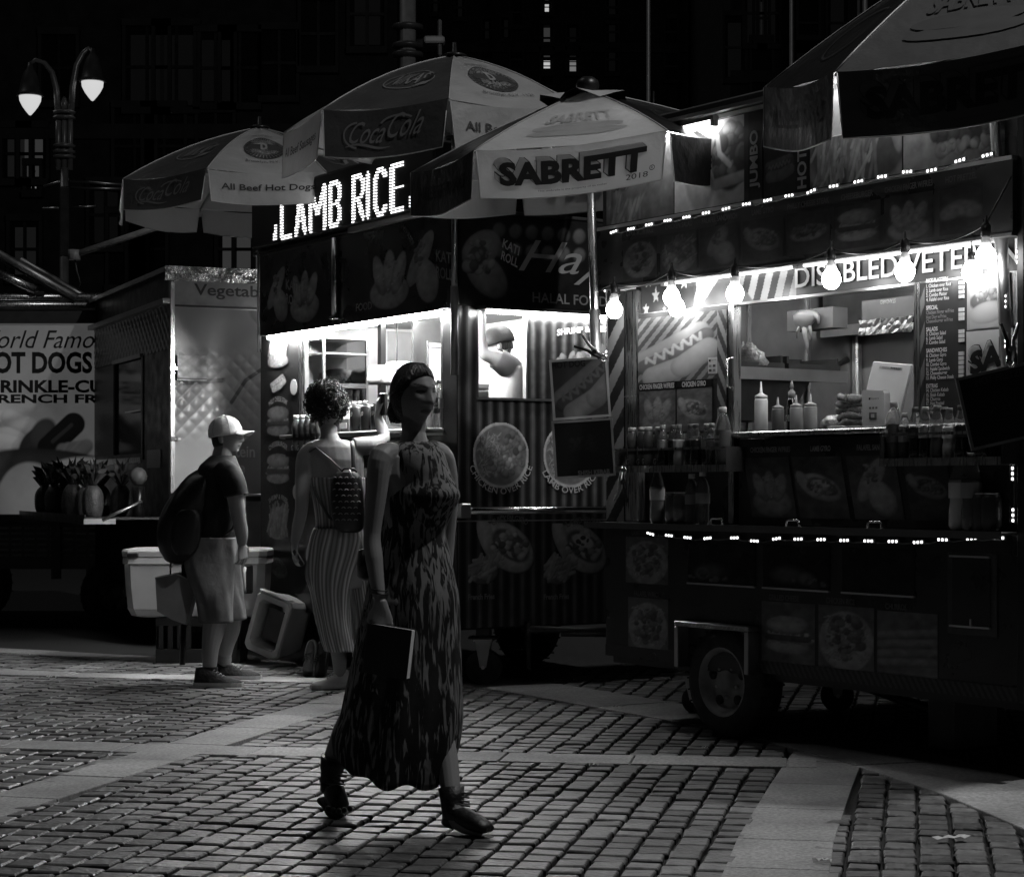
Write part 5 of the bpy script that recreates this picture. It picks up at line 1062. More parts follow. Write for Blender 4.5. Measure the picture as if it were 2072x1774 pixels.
m.text('Vegetable', vx(393), vx(393) + .62, 2.665, 2.78, DGREY, .0, None, .015); m.build('lettering', cv)
for t, u, v, hh in (('Fruit', 446, 888, .088), ('Protein', 436, 924, .088), ('Ice', 465, 957, .088)): m = MB(); m.line(t, vx(u), Vf.fr(u, v)[1], hh, WINK, -.010, None, .02, .85); m.build('lettering', cv)
m = MB(); x0, x1, z0, z1 = vx(357), vx(416), Vf.fr(357, 770)[1], Vf.fr(357, 719)[1]; m.box(x0, x1, -.03, -.012, z0, z1, ALU, .004); ny = 7
A = Art(x1 - x0, z1 - z0, .8, .006); du = (((A.X * .7 + A.Y) / .5) % 1) - .5; dv = (((A.X * .7 - A.Y) / .5) % 1) - .5; A.img = .35 + .6 * (1 - abs(2 * du)) * (1 - abs(2 * dv)); A.noise(.4, 8); m.art(A, x0, x1, z0, z1, -.034); m.box(x0, x1, -.036, -.033, z0 + .01, z0 + .02, DGREY); m.build('licence_plate', cv)
m = MB(); m.tube([(.0, -.03, 1.165), (VW, -.03, 1.165)], .02, CHROME, 8); m.box(.0, VW, -.01, .01, 1.12, 1.16, DGREY); m.build('bumper_rail', cv)
for v in (745, 888): 
    m = MB(); z = Vf.fr(350, v)[1]; m.box(-.01, .05, -.025, -.005, z - .015, z + .015, CHROME, .004); m.box(.05, .07, -.03, -.005, z - .008, z + .008, ALU); m.build('latch', cv)
# dark side: awning lip, quilted strip, window
SM = Matrix(((0, 1, 0, 0), (-1, 0, 0, 0), (0, 0, 1, 0), (0, 0, 0, 1)))    # x -> -y, -y -> -x
m = MB(); A = Art(VL, .42, .05, .014); du = (((A.X * .42 + A.Y * .42) / .12) % 1) - .5; dv = (((A.X * .42 - A.Y * .42) / .12) % 1) - .5; q = (1 - (2 * du) ** 2) * (1 - (2 * dv) ** 2); A.img[:] = .10
m.art(A, -VL, 0, 2.28, 2.62, -.002, SM, q * .008, VPR); m.box(-.06, 0, .0, VL, 2.62, 2.66, STEELR); m.box(-.005, 0, 1.0, VL, 1.42, 1.47, STEEL); m.box(-.004, 0, 2.02, VL, 1.5, 2.27, DGREY); m.box(-.01, 0, .9, .95, 1.45, 2.3, DGREY); m.box(-.01, 0, .3, .75, 1.38, 1.52, STEELR); m.build('side_panel', cv)
m = MB(); m.box(.02, .03, .96, 2.0, 1.5, 2.3, mat('dark_glass', .03)); m.box(-.02, .0, .95, 1.5, 1.84, 1.85, ALU); m.box(-.02, 0, .95, 2.0, 2.27, 2.30, STEELR); m.build('window', cv)
m = MB(); m.box(-.62, -.002, .1, 3.0, .98, 1.0, DGREY, .004); m.box(-.63, -.62, .1, 3.0, .95, 1.02, BLACK); m.box(-.64, -.40, .08, .1, .95, .99, ALU); m.tube([(-.5, .085, .98), (-.2, .085, 1.12)], .014, ALU, 6); m.build('side_shelf', cv)
wheel(cv, .1, 2.4, .3, .2, 1); wheel(cv, VW - .1, 2.4, .3, .2, 1)
for a_ in (.2, VW - .3): m = MB(); m.box(a_, a_ + .1, .3, .4, .0, .40, BLACK); m.build('support_leg', cv)
# pineapples
PINE = mat('pineapple_skin', .055, .5, var=.4, vs=30, bump=.3, bs=80); LEAF = mat('pineapple_leaf', .035, .45, var=.4, vs=10)
def pineapple(M, label):
    t = thing('pineapple', label, 'pineapple', M, 'pineapples on the side shelf of the fruit cart'); m = MB(); n, kk = 26, 22; rr = []
    for k in range(kk + 1):
        z = .21 * k / kk; r0 = .07 * (1 - abs(2 * k / kk - .9) ** 3.2 * .42)
        rr.append([Vector(((r0 * (1 + .07 * (cos((2 * pi * i / n) * 8 + k * 1.6) * cos((2 * pi * i / n) * 8 - k * 1.6)))) * cos(2 * pi * i / n), (r0 * (1 + .07 * cos((2 * pi * i / n) * 8 + k * 1.6) * cos((2 * pi * i / n) * 8 - k * 1.6))) * sin(2 * pi * i / n), z)) for i in range(n)])
    m.loft(rr, PINE); m.build('fruit', t); m = MB(); g = random.Random(int(M[0][3] * 999))
    for i in range(30):
        a = i * 2.4; L = .10 + .10 * g.random(); o = .25 + .75 * (i / 30); w_ = .012
        P = [(0.012 * cos(a), .012 * sin(a), .205), (L * .35 * o * cos(a), L * .35 * o * sin(a), .205 + L * .75), (L * .9 * o * cos(a), L * .9 * o * sin(a), .205 + L * (1.25 - .6 * o))]
        s_, c_ = -sin(a) * w_, cos(a) * w_; vs = [(P[0][0] - s_, P[0][1] - c_, P[0][2]), (P[0][0] + s_, P[0][1] + c_, P[0][2]), (P[1][0] + s_ * .8, P[1][1] + c_ * .8, P[1][2]), P[2], (P[1][0] - s_ * .8, P[1][1] - c_ * .8, P[1][2])]
        vs += [(v_[0] * .97, v_[1] * .97, v_[2] - .003) for v_ in vs]; m.add(vs, [(0, 1, 2, 3, 4), (9, 8, 7, 6, 5)], LEAF)
    m.build('leaf_crown', t); return t
PP = None
for i, (yy, xx, s_, tl) in enumerate(((.34, -.52, 1.0, 0), (.75, -.5, .95, .15), (.98, -.32, 1.0, -.2), (1.25, -.5, 1.05, .1), (1.6, -.45, .95, .25), (1.9, -.52, 1.0, -.15), (2.2, -.4, 1.05, .1), (2.5, -.5, 1.0, .2), (2.8, -.45, .95, -.1), (.6, -.25, 1.0, .1))):
    Mx = Vf.M @ T(xx, yy, 1.0002) @ RX(tl) @ RZ(i * 1.3) @ Matrix.Scale(1.15 * s_, 4); lab = 'dark pineapple, %s from the right on the shelf of the fruit cart' % N10[i] if 0 < i < 9 else ('pineapple catching the light at the right end of the fruit shelf' if i == 0 else 'pineapple at the back behind the lit one on the fruit shelf')
    if i == 0: PP = pineapple(Mx, lab)
    else: dup(PP, Mx, lab)
m = MB(); m.lathe([(.003, 0), (.03, .008), (.052, .035), (.058, .06), (.05, .09), (.025, .112), (.003, .118)], mat('melon', .12, .5, var=.15, bump=.1, bs=90), 18, Vf.M @ T(-.18, .30, 1.0002) @ Matrix.Scale(1.2, 4) @ T(0, 0, .2)); m.lathe([(.05, 0), (.04, .1), (.05, .235)], BLACK, 12, Vf.M @ T(-.18, .30, 1.0002)); m.build('melon', None, None, 'round pale melon on a dark stand above the lit pineapple', 'fruit')

# ================================================================ HOT DOG TRUCK at the left edge
YT = 17.6
def tx(u, v): p = at(u, v, YT); return p.x, p.z
ct = thing('food_truck', 'food truck at the left edge with a pale hot dog banner and raised roof flap', 'food truck', I4.copy())
xa, xb = tx(-330, 0)[0], tx(215, 0)[0]
m = MB(); m.box(xa, xb, YT, YT + 2.2, .5, 2.86, DGREY); m.build('body', ct)
z0, z1 = tx(0, 1040)[1], tx(0, 668)[1]; w = tx(195, 0)[0] - tx(-110, 0)[0]; h = z1 - z0 + .1
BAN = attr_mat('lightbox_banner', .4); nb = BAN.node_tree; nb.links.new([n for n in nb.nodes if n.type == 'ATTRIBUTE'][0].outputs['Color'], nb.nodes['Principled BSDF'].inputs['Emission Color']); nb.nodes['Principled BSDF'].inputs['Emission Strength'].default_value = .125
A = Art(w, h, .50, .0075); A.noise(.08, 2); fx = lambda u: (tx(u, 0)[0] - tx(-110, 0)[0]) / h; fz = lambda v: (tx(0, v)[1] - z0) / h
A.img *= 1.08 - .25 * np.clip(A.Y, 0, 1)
A.ell(fx(-30), fz(905), .46, .30, .66, .1, .08, .35); A.ell(fx(10), fz(862), .30, .13, .72, -.25, .2, .4)            # melted cheese
A.line([(fx(-40), fz(850)), (fx(20), fz(845)), (fx(60), fz(862)), (fx(95), fz(905))], .05, .74, .5)
A.line([(fx(5), fz(893)), (fx(45), fz(905)), (fx(80), fz(928)), (fx(110), fz(950))], .055, .70, .6)
A.ell(fx(72), fz(900), .11, .075, .06, .9, .15, .6); A.ell(fx(88), fz(880), .10, .07, .10, 1.1, .2, .7); A.line([(fx(100), fz(905)), (fx(150), fz(858))], .062, .018, .3, .12); A.line([(fx(108), fz(893)), (fx(146), fz(860))], .012, .06, .2)
for q in range(5): A.line([(fx(112 + q * 7), fz(952 - q * 3)), (fx(128 + q * 12), fz(910 - q * 2))], .04, .26 + .05 * (q % 2), .7)
A.ell(fx(60), fz(965), .16, .10, .05, .2, .2, .6); A.ell(fx(120), fz(975), .50, .17, .07, -.12, .08, .9); A.ell(fx(95), fz(962), .30, .04, .20, -.1, .6, .2)        # sausage and its shine
A.ell(fx(-70), fz(985), .30, .20, .10, .2, .15, .8); A.ell(fx(-10), fz(1002), .26, .08, .25, .1, .3, .6); A.chunks(24, fx(0), fz(1000), .3, .06, .02, .05, .1, .35)
A.ell(fx(75), fz(1032), .20, .26, .62, .35, .06, .4); A.ell(fx(165), fz(1040), .36, .30, .78, .1, .05, .45); A.ell(fx(112), fz(1040), .03, .25, .20, .3, .4, .2); A.noise(.10, 14)
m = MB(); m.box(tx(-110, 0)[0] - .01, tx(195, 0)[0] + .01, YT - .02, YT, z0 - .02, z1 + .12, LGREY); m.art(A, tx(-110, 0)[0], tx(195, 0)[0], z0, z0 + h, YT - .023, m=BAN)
TK = mat('banner_ink', .03, .45, var=.1)
for t, u0, u1, v0, v1, o, sh in (('World Famous', -46, 236, 705, 669, .0, .35), ('HOT DOGS', -42, 188, 756, 712, .035, 0), ('CRINKLE-CUT', -28, 238, 795, 769, .035, 0), ('FRENCH FRIES', -23, 250, 816, 798, .035, 0)): m.text(t, tx(u0, 0)[0], tx(u1, 0)[0], tx(0, v0)[1], tx(0, v1)[1], TK, YT - .026, None, o, sh)
m.build('banner', ct)
m = MB()
for v, r in ((602, .035), (618, .03)): m.tube([(xa, YT - .06, tx(0, v)[1]), (xb, YT - .06, tx(0, v)[1])], r, STEEL, 10)
m.box(xa, xb, YT - .05, YT, tx(0, 655)[1], tx(0, 630)[1], DGREY); m.box(xa, xb, YT - .03, YT, tx(0, 628)[1], tx(0, 624)[1], ALU); m.build('roof_rail', ct)
m = MB(); a, b = tx(-60, 480), tx(160, 605); 
for d, y_ in ((0, YT - .1), (0, YT + 1.8)): m.tube([(a[0], y_, a[1]), (b[0], y_, b[1])], .035, STEELR, 8)
d = Vector((b[0] - a[0], 0, b[1] - a[1])); n_ = Vector((-d.z, 0, d.x)).normalized() * .05
m.add([(a[0], YT - .1, a[1]), (b[0], YT - .1, b[1]), (b[0], YT + 1.8, b[1]), (a[0], YT + 1.8, a[1])] + [(a[0] - n_.x, YT - .1, a[1] - n_.z), (b[0] - n_.x, YT - .1, b[1] - n_.z), (b[0] - n_.x, YT + 1.8, b[1] - n_.z), (a[0] - n_.x, YT + 1.8, a[1] - n_.z)], [(0, 1, 2, 3), (7, 6, 5, 4), (0, 4, 5, 1), (2, 6, 7, 3), (1, 5, 6, 2), (0, 3, 7, 4)], DGREY); c, d2 = tx(-40, 535), tx(80, 590); m.tube([(c[0], YT - .12, c[1]), (d2[0], YT - .12, d2[1])], .04, STEEL, 10); m.box(tx(78, 0)[0], tx(96, 0)[0], YT - .14, YT - .04, tx(0, 602)[1], tx(0, 592)[1], CHROME, .01); m.build('roof_flap', ct)
m = MB(); m.box(xa, xb, YT - .03, YT, tx(0, 1145)[1], tx(0, 1060)[1], DGREY)
for i in range(10):
    for j in range(6):
        x, z = tx(-40 + i * 26 - 2, 1070 + j * 11); m.loft([[(x + .045 * q, YT - .03 - .012 * sin(pi * k / 4), z + .02 * (k / 4)) for k in range(5)] for q in (-1, -.7, .7, 1)], STEELR, None, False, True, closed=False)
m.build('louvre_panel', ct)
m = MB(); m.box(xa, xb, YT - .06, YT + .4, tx(0, 1052)[1], tx(0, 1042)[1], BLACK); x = tx(118, 0)[0]; m.box(x - .04, x + .04, YT - .1, YT - .06, tx(0, 1170)[1], tx(0, 1040)[1], BLACK); m.build('ledge', ct)
for k in range(2): wheel(ct, (-4.9, -3.2)[k], YT + .3, .36, .24, -1)


m = MB(); m.lathe([(.003, -.06), (.05, -.04), (.06, 0), (.04, .04)], mat('added_lamp_glass', 1, emit=30), 14, T(-.12, .70, 2.70)); wl_ = m.build('added_wall_lamp', cm); m = MB(); m.lathe([(.07, .041), (.07, .06), (.02, .07)], DGREY, 14, T(-.12, .70, 2.70)); m.box(-.12, 0, .68, .72, 2.765, 2.785, DGREY); m.build('bracket', wl_)  # unseen lamp added behind the middle cart to brighten the vegetable cart
# ================================================================ UMBRELLAS
def cloth(name, c, transl=.3, rough=.34):
    return mat(name, c, rough, spec=.5, var=.14, vs=5, bump=.5, bs=9, transl=transl, inner=.5)
C_RED = cloth('dark_canopy', .055, .12); C_YEL = cloth('pale_canopy', .40, .3); C_WHT = cloth('white_canopy', .50, .32, .30); C_BLU = cloth('navy_canopy', .012, .05, .30); HEM = mat('canopy_hem', .45, .5, transl=.3, var=.1)
class Canopy:
    def __init__(s, n, phi, r, zt, zr, flap, cx=0, cy=0, flare=.02, back=.9, tx=0.0, ty=0.0):
        s.n, s.phi, s.r, s.zt, s.zr, s.fl, s.cx, s.cy, s.flare, s.back, s.tx, s.ty, s.cone = n, radians(phi), r, zt, zr, flap, cx, cy, flare, back, tx, ty, .80 if n == 6 else .62
    def rib(s, k, t):
        a = s.phi + 2 * pi * k / s.n; rr = .04 + (s.r - .04) * t; z = s.zt - (s.zt - s.zr) * (s.cone * t + (1 - s.cone) * t ** 2.2)
        return Vector((s.cx + rr * sin(a), s.cy - rr * cos(a), z + s.tx * rr * sin(a) - s.ty * rr * cos(a)))
    def P(s, k, u, t, o=0.0):
        a, b = s.rib(k, t), s.rib(k + 1, t); p = a.lerp(b, u); c = s.phi + 2 * pi * (k + .5) / s.n; sag = 4 * u * (1 - u)
        p.z -= .022 * sag * t; n = Vector((sin(c) * .45, -cos(c) * .45, .9)); w = .004 * sin(9 * u + 5 * t + k * 2) * sag
        return p + n * (o + w)
    def Fl(s, k, u, t, o=0.0):
        a, b = s.rib(k, 1), s.rib(k + 1, 1); p = a.lerp(b, .5 + (u - .5) * (.985 - .05 * t)); c = s.phi + 2 * pi * (k + .5) / s.n; n = Vector((sin(c), -cos(c), 0)); sag = 4 * u * (1 - u)
        return p + n * (o + .004 + s.flare * t + .010 * t * sin(7 * u + k * 1.7)) + Vector((0, 0, -.022 * sag - s.fl * t * (s.back if cos(c) < -.2 else 1) - .006 * sin(5 * u + k)))
def umbrella(label, base, C, mats, pole_r, base_z, sleeve=None, lettering=None, knob=False, fl_only=None):
    t = thing('umbrella', label, 'umbrella', T(base[0], base[1], 0), 'cart umbrellas'); m = MB(); G = 12
    for k in range(C.n):
        mt = mats[k % len(mats)]
        vs = [C.P(k, i / G, j / G) for j in range(G + 1) for i in range(G + 1)]
        m.add(vs, [(j * (G + 1) + i, (j + 1) * (G + 1) + i, (j + 1) * (G + 1) + i + 1, j * (G + 1) + i + 1) for j in range(G) for i in range(G)], mt, None, True)
        H_ = 6; vs = [C.Fl(k, i / G, j / H_) for j in range(H_ + 1) for i in range(G + 1)]
        m.add(vs, [(j * (G + 1) + i, (j + 1) * (G + 1) + i, (j + 1) * (G + 1) + i + 1, j * (G + 1) + i + 1) for j in range(H_) for i in range(G)], mt, None, True)
        m.tube([C.Fl(k, 0, .02)] + [C.Fl(k, 0, j / 4) for j in range(1, 4)] + [C.Fl(k, i / 10, 1) for i in range(11)] + [C.Fl(k, 1, 1 - j / 4) for j in range(1, 4)], .0035, HEM if mt in (C_YEL, C_WHT, C_RED) else mt, 5)
        m.tube([C.rib(k, j / 8) + Vector((0, 0, .003)) for j in range(9)], .004, mt, 5)
    c = m.build('canopy', t)
    if lettering:
        for k in range(C.n):
            m = MB(); lettering(m, C, k)
            if m.v: m.build('lettering', c)
    ap = Vector((C.cx, C.cy, C.zt)); b = Vector((0, 0, base_z)); m = MB(); m.tube([b, ap], pole_r, STEEL, 12)
    if sleeve: m.tube([b, b.lerp(ap, sleeve)], pole_r * 1.3, STEELR, 12)
    m.build('pole', t)
    for k in range(C.n):
        m = MB(); m.tube([C.rib(k, j / 6) - Vector((0, 0, .012)) for j in range(7)], .005, ALU, 5); q = C.rib(k, .55) - Vector((0, 0, .012)); m.tube([q, ap + Vector((0, 0, -.48))], .005, ALU, 5); m.build('rib', t)
    m = MB(); m.lathe([(.055, -.05), (.06, -.035), (.02, -.03)], BLACK, 12, T(C.cx, C.cy, C.zt - .44)); m.build('hub', t)
    m = MB()
    if knob: m.lathe([(.05, -.002), (.055, .01), (.062, .035), (.055, .06), (.03, .078), (.003, .082)], BLACK, 16, T(C.cx, C.cy, C.zt + .004))
    else: m.lathe([(.075, 0), (.075, .012), (.05, .022), (.016, .03), (.013, .085), (.003, .09)], BLACK, 14, T(C.cx, C.cy, C.zt + .002))
    if knob:     # loose vent cap ringed by scalloped edge
        n = 24; m.loft([[Vector((C.cx + r_ * (1 + q * .12 * sin(6 * a + .6)) * cos(a), C.cy + r_ * (1 + q * .12 * sin(6 * a + .6)) * sin(a), C.zt - dz + q * .018 * sin(6 * a))) for a in [2 * pi * i / n for i in range(n)]] for r_, dz, q in ((.05, -.004, 0), (.14, .010, .3), (.235, .040, 1))], C_BLU, None, False)
    m.build('finial', t)
    return t
def on(C, k, s0, s1, t0, t1, flap=False, o=.006, shear=0):
    f = C.Fl if flap else C.P
    return lambda a, b: tuple(f(k, s0 + a * (s1 - s0) + shear * b, t1 - b * (t1 - t0), o))
def put(m, t, fn, mt, off=.0, sh=0.0):
    v, f = text_mesh(t, off, sh)[:2]; m.add([fn(a, b) for a, b in v], f, mt)
def shape(m, pts, fn, mt):
    n = len(pts); cx = sum(p[0] for p in pts) / n; cy = sum(p[1] for p in pts) / n
    m.add([fn(*p) for p in pts] + [fn(cx, cy)], [(i, (i + 1) % n, n) for i in range(n)], mt)
def ring(m, fn, cx, cy, rx, ry, w, mt, n=40, a0=0, a1=2 * pi):
    P = [a0 + (a1 - a0) * i / n for i in range(n + 1)]
    m.add([fn(cx + rx * cos(a), cy + ry * sin(a)) for a in P] + [fn(cx + rx * (1 - w) * cos(a), cy + ry * (1 - w * 1.4) * sin(a)) for a in P], [(i, i + 1, n + 2 + i, n + 1 + i) for i in range(n)], mt)
PK = mat('canopy_print_pale', .20, .5, var=.1, transl=.2); PD = mat('canopy_print_dark', .05, .5, var=.1); PB = mat('canopy_print_black', .014, .5, var=.1)
def sausage_marks(m, C, k0):
    for k in (k0,):
        if k % 2 == 0:     # dark panels
            fn = on(C, k, .20, .80, .50, .76); ring(m, fn, .5, .5, .5, .56, .045, PK); put(m, 'NIKAS', on(C, k, .27, .70, .545, .715, o=.007, shear=.03), PK, .012, .2)
            shape(m, [(.68, .1), (.82, .2), (1.02, .72), (.93, .70), (.80, .45)], on(C, k, .20, .80, .50, .76, o=.008), PB); shape(m, [(.66, -.02), (.9, .10), (.98, .3), (.8, .22)], on(C, k, .20, .80, .50, .76, o=.009), PK)
            fn = on(C, k, .17, .84, .14, .80, True); 
            put(m, 'Coca', on(C, k, .21, .49, .24, .70, True, .008, .05), PK, 0, .3); put(m, 'Cola', on(C, k, .52, .80, .12, .62, True, .008, .05), PK, 0, .3)
            v = [(.03 + .55 * i / 12, .03 + .07 * sin(i * .5)) for i in range(13)]; m.add([fn(*p) for p in v] + [fn(p[0], p[1] + .07 * sin(pi * i / 12) + .015) for i, p in enumerate(v)], [(i, i + 1, 14 + i, 13 + i) for i in range(12)], PK)
            ring(m, fn, .20, .42, .20, .44, .10, PK, 24, pi * .55, pi * 1.45); ring(m, fn, .66, .66, .22, .34, .12, PK, 24, pi * .2, pi * .9)
        else:
            fn = on(C, k, .22, .78, .40, .80); ring(m, fn, .5, .5, .5, .5, .05, PD); ring(m, fn, .5, .5, .34, .34, .05, PD)
            for i in range(40):
                a = 2 * pi * i / 40; d = .055
                m.add([fn(.5 + q * cos(a + e), .5 + q * sin(a + e)) for q, e in ((.36, -d), (.36, d), (.47, d), (.47, -d))], [(0, 1, 2, 3)], PD)
            shape(m, [(.12, .36), (.88, .36), (.88, .62), (.12, .62)], on(C, k, .22, .78, .40, .80, o=.0065), PD)
            put(m, 'GOLDEN', on(C, k, .31, .69, .46, .53, o=.009), PK, .03); put(m, 'D', on(C, k, .45, .55, .53, .66, o=.010), C_YEL, .06); put(m, 'BRAND', on(C, k, .34, .66, .655, .72, o=.009), PK, .03)
            put(m, 'MANUFACTURED BY', on(C, k, .26, .74, .33, .365, o=.007), PD); put(m, 'Brooklyn, N.Y. 1121', on(C, k, .30, .76, .825, .87, o=.007), PD)
            put(m, 'All Beef Hot Dogs' if k % 4 == 1 else 'All Beef Sausages', on(C, k, .10, .92, .36, .62, True), PB, .015)
C1 = Canopy(8, -57.2, 1.04, 3.81, 3.36, .215, back=.85); C2 = Canopy(8, -45, 1.02, 3.80, 3.35, .27, back=.12)
umbrella('farthest sausage umbrella at the left end of the middle cart, partly behind a larger one', (-1.822, 14.26), C1, (C_RED, C_YEL), .016, 2.2, None, sausage_marks)
umbrella('tallest sausage umbrella in the centre above the dot matrix sign', (-.345, 11.84), C2, (C_RED, C_YEL), .018, 1.90, .28, sausage_marks)
def frank_marks(year):
    def f(m, C, k0):
        for k in (k0,):
            if k % 3 == 0:
                gl = cloth('canopy_shadow_print', .42, .3); pap = C_WHT if year == '2018' else mat('shaded_print', .085, .4)  # letter ground on the corner umbrella darkened to match its painted shade
                fn = lambda a, b, k=k: tuple(C.Fl(k, a, 1 - b, .006)); q = []
                def wp(o): return lambda a, b, k=k: tuple(C.Fl(k, a, 1 - b, o))
                for kk, mt, o, off in [(q / 5, PB, .005, .05) for q in range(1, 6)] + [(q / 10, pap, .0065, .022) for q in range(0, 11)] + [(0, PB, .008, .045)]:
                    v, f_ = text_mesh('SABRETT', off)[:2]; g = wp(o); s_ = .0 if mt is PB else .003
                    m.add([g(.115 + s_ + a * (.79 - 2 * s_) - .028 * kk, .25 + s_ * 2 + b * (.50 - 4 * s_) + .10 * kk) for a, b in v], f_, mt)
                put(m, year, on(C, k, .80, .92, .77, .88, True, .007), PB, .0); put(m, 'This umbrella is the property of its maker', on(C, k, .32, .70, .85, .90, True, .007), PD)
                ring(m, on(C, k, .925, .955, .66, .77, True, .007), .5, .5, .5, .5, .2, PB, 14); put(m, 'R', on(C, k, .934, .946, .69, .74, True, .007), PB)
                put(m, 'SABRETT', on(C, k, .24, .80, .50, .66, o=.007), gl if year == '2018' else PD, .03)
                for t0, ry in ((.74, .06), (.82, .05)): shape(m, [(.5 + .5 * cos(2 * pi * i / 24), .5 + .5 * sin(2 * pi * i / 24)) for i in range(24)], on(C, k, .2, .84, t0 - ry, t0 + ry, o=.006), gl if year == '2018' else PD)
            else:
                put(m, 'ALL BEEF FRANKS', on(C, k, .14, .88, .35, .65, True), mat('navy_print', .022, .5), .02); ring(m, on(C, k, .25, .75, .5, .85), .5, .5, .5, .5, .05, mat('navy_print', .03, .4))
    return f
C3 = Canopy(6, -37.9, .937, 3.285, 2.955, .235, cx=-.06, flare=.0, tx=.083, ty=.064); C4 = Canopy(6, -50.4, .937, 3.50, 3.035, .26, cx=-.10, flare=.0, tx=.151, ty=.161)
umbrella('lettered umbrella with pale front panel and round black knob above the middle cart', (.455, 10.32), C3, (C_WHT, C_BLU, C_BLU), .022, 1.40, .40, frank_marks('2018'), True)
umbrella('shaded lettered umbrella cut off by the top right corner of the picture', (2.07, 8.23), C4, (cloth('shaded_canopy', .075, .03, .34), C_BLU, C_BLU), .022, 1.62, .45, frank_marks('2019'), True)  # darker copy of the pale cloth, its shade put into the colour

# ---------------------------------------------------------------- hanging boards and clamps
def board(label, P, Y, art, txt, frame, thick=.012, tint=None):
    c = [at(u, v, Y) for u, v in P]; o = sum(c, Vector()) / 4; ex = ((c[1] - c[0]) + (c[2] - c[3])).normalized(); ez = ((c[0] - c[3]) + (c[1] - c[2])); ez = (ez - ez.dot(ex) * ex).normalized(); ey = ez.cross(ex)
    Mx = Matrix(((ex.x, ey.x, ez.x, o.x), (ex.y, ey.y, ez.y, o.y), (ex.z, ey.z, ez.z, o.z), (0, 0, 0, 1))); w, h = (c[1] - c[0]).length, (c[0] - c[3]).length
    t = thing('hanging_board', label, 'sign', Mx, 'boards hung on the umbrella poles'); m = MB(); f = .012
    for a in ((-w / 2, -w / 2 + f, -h / 2, h / 2), (w / 2 - f, w / 2, -h / 2, h / 2), (-w / 2 + f, w / 2 - f, h / 2 - f, h / 2), (-w / 2 + f, w / 2 - f, -h / 2, -h / 2 + f)): m.box(a[0], a[1], -thick / 2 - .002, thick / 2, a[2], a[3], frame)
    m.build('frame', t); m = MB(); m.box(-w / 2 + f, w / 2 - f, -thick / 2 + .002, thick / 2 - .002, -h / 2 + f, h / 2 - f, DARK); A = Art(w - 2 * f, h - 2 * f, .05, .004); art(A); m.art(A, -w / 2 + f, w / 2 - f, -h / 2 + f, h / 2 - f, -thick / 2 + .001)
    m.line(txt[0], txt[1] * w, txt[2] * h, txt[3], txt[4], -thick / 2 - .0005, None, .03, .8); m.build('picture', t); return t
def hd(A): A.noise(.4, 3); A.img *= 1.0; hotdog(A, .62, .50, 1.15, .62, .20, .06, .14); A.noise(.15, 12)
def dk(A): A.img[:] = .008; A.chunks(20, .5, .55, .3, .2, .04, .1, .010, .02)
board('square hot dog picture board clamped to the middle umbrella pole', [(1112, 729), (1229, 721), (1235, 842), (1119, 851)], 10.05, hd, ('HOT DOG', -.46, .36, .032, BINK), LGREY)
board('black square board hanging below the hot dog picture board', [(1113, 853), (1236, 843), (1246, 964), (1130, 969)], 10.02, dk, ('SHISH KEBAB', -.12, -.46, .024, DINK), GREY)
board('large black tilted board at the right edge in front of the bottle rack', [(1943, 764), (2110, 722), (2122, 880), (1956, 914)], 7.95, dk, ('HOT PRETZEL', -.28, .34, .030, mat('faint_ink', .03)), GREY)
def clamp(label, p, Mr):
    m = MB()
    for s in (-1, 1): m.tube([(s * .004, 0, .05), (s * .012, 0, .0), (s * .012, 0, -.03), (s * .035, 0, -.10)], [.008, .010, .008, .007], STEEL if s < 0 else BLACK, 8)
    m.lathe([(.012, -.015), (.012, .015)], CHROME, 10, RX(pi / 2)); m.tube([(-.012, 0, .03), (-.016, 0, .06), (-.004, 0, .075)], .006, CHROME, 6); m.tube([(.012, 0, .03), (.016, 0, .06), (.004, 0, .075)], .006, CHROME, 6)
    m.build('spring_clamp', None, T(*p) @ Mr, label, 'clamp', 'spring clamps')
clamp('black handled spring clamp gripping the hot dog picture board', at(1202, 712, 9.99), RY(radians(125)))
clamp('steel spring clamp hanging at the corner post below the black square board', at(1259, 975, 9.98), RY(radians(5)))
clamp('bright spring clamp on the right hand umbrella pole above the large black board', at(2045, 705, 7.9), RY(radians(178)))
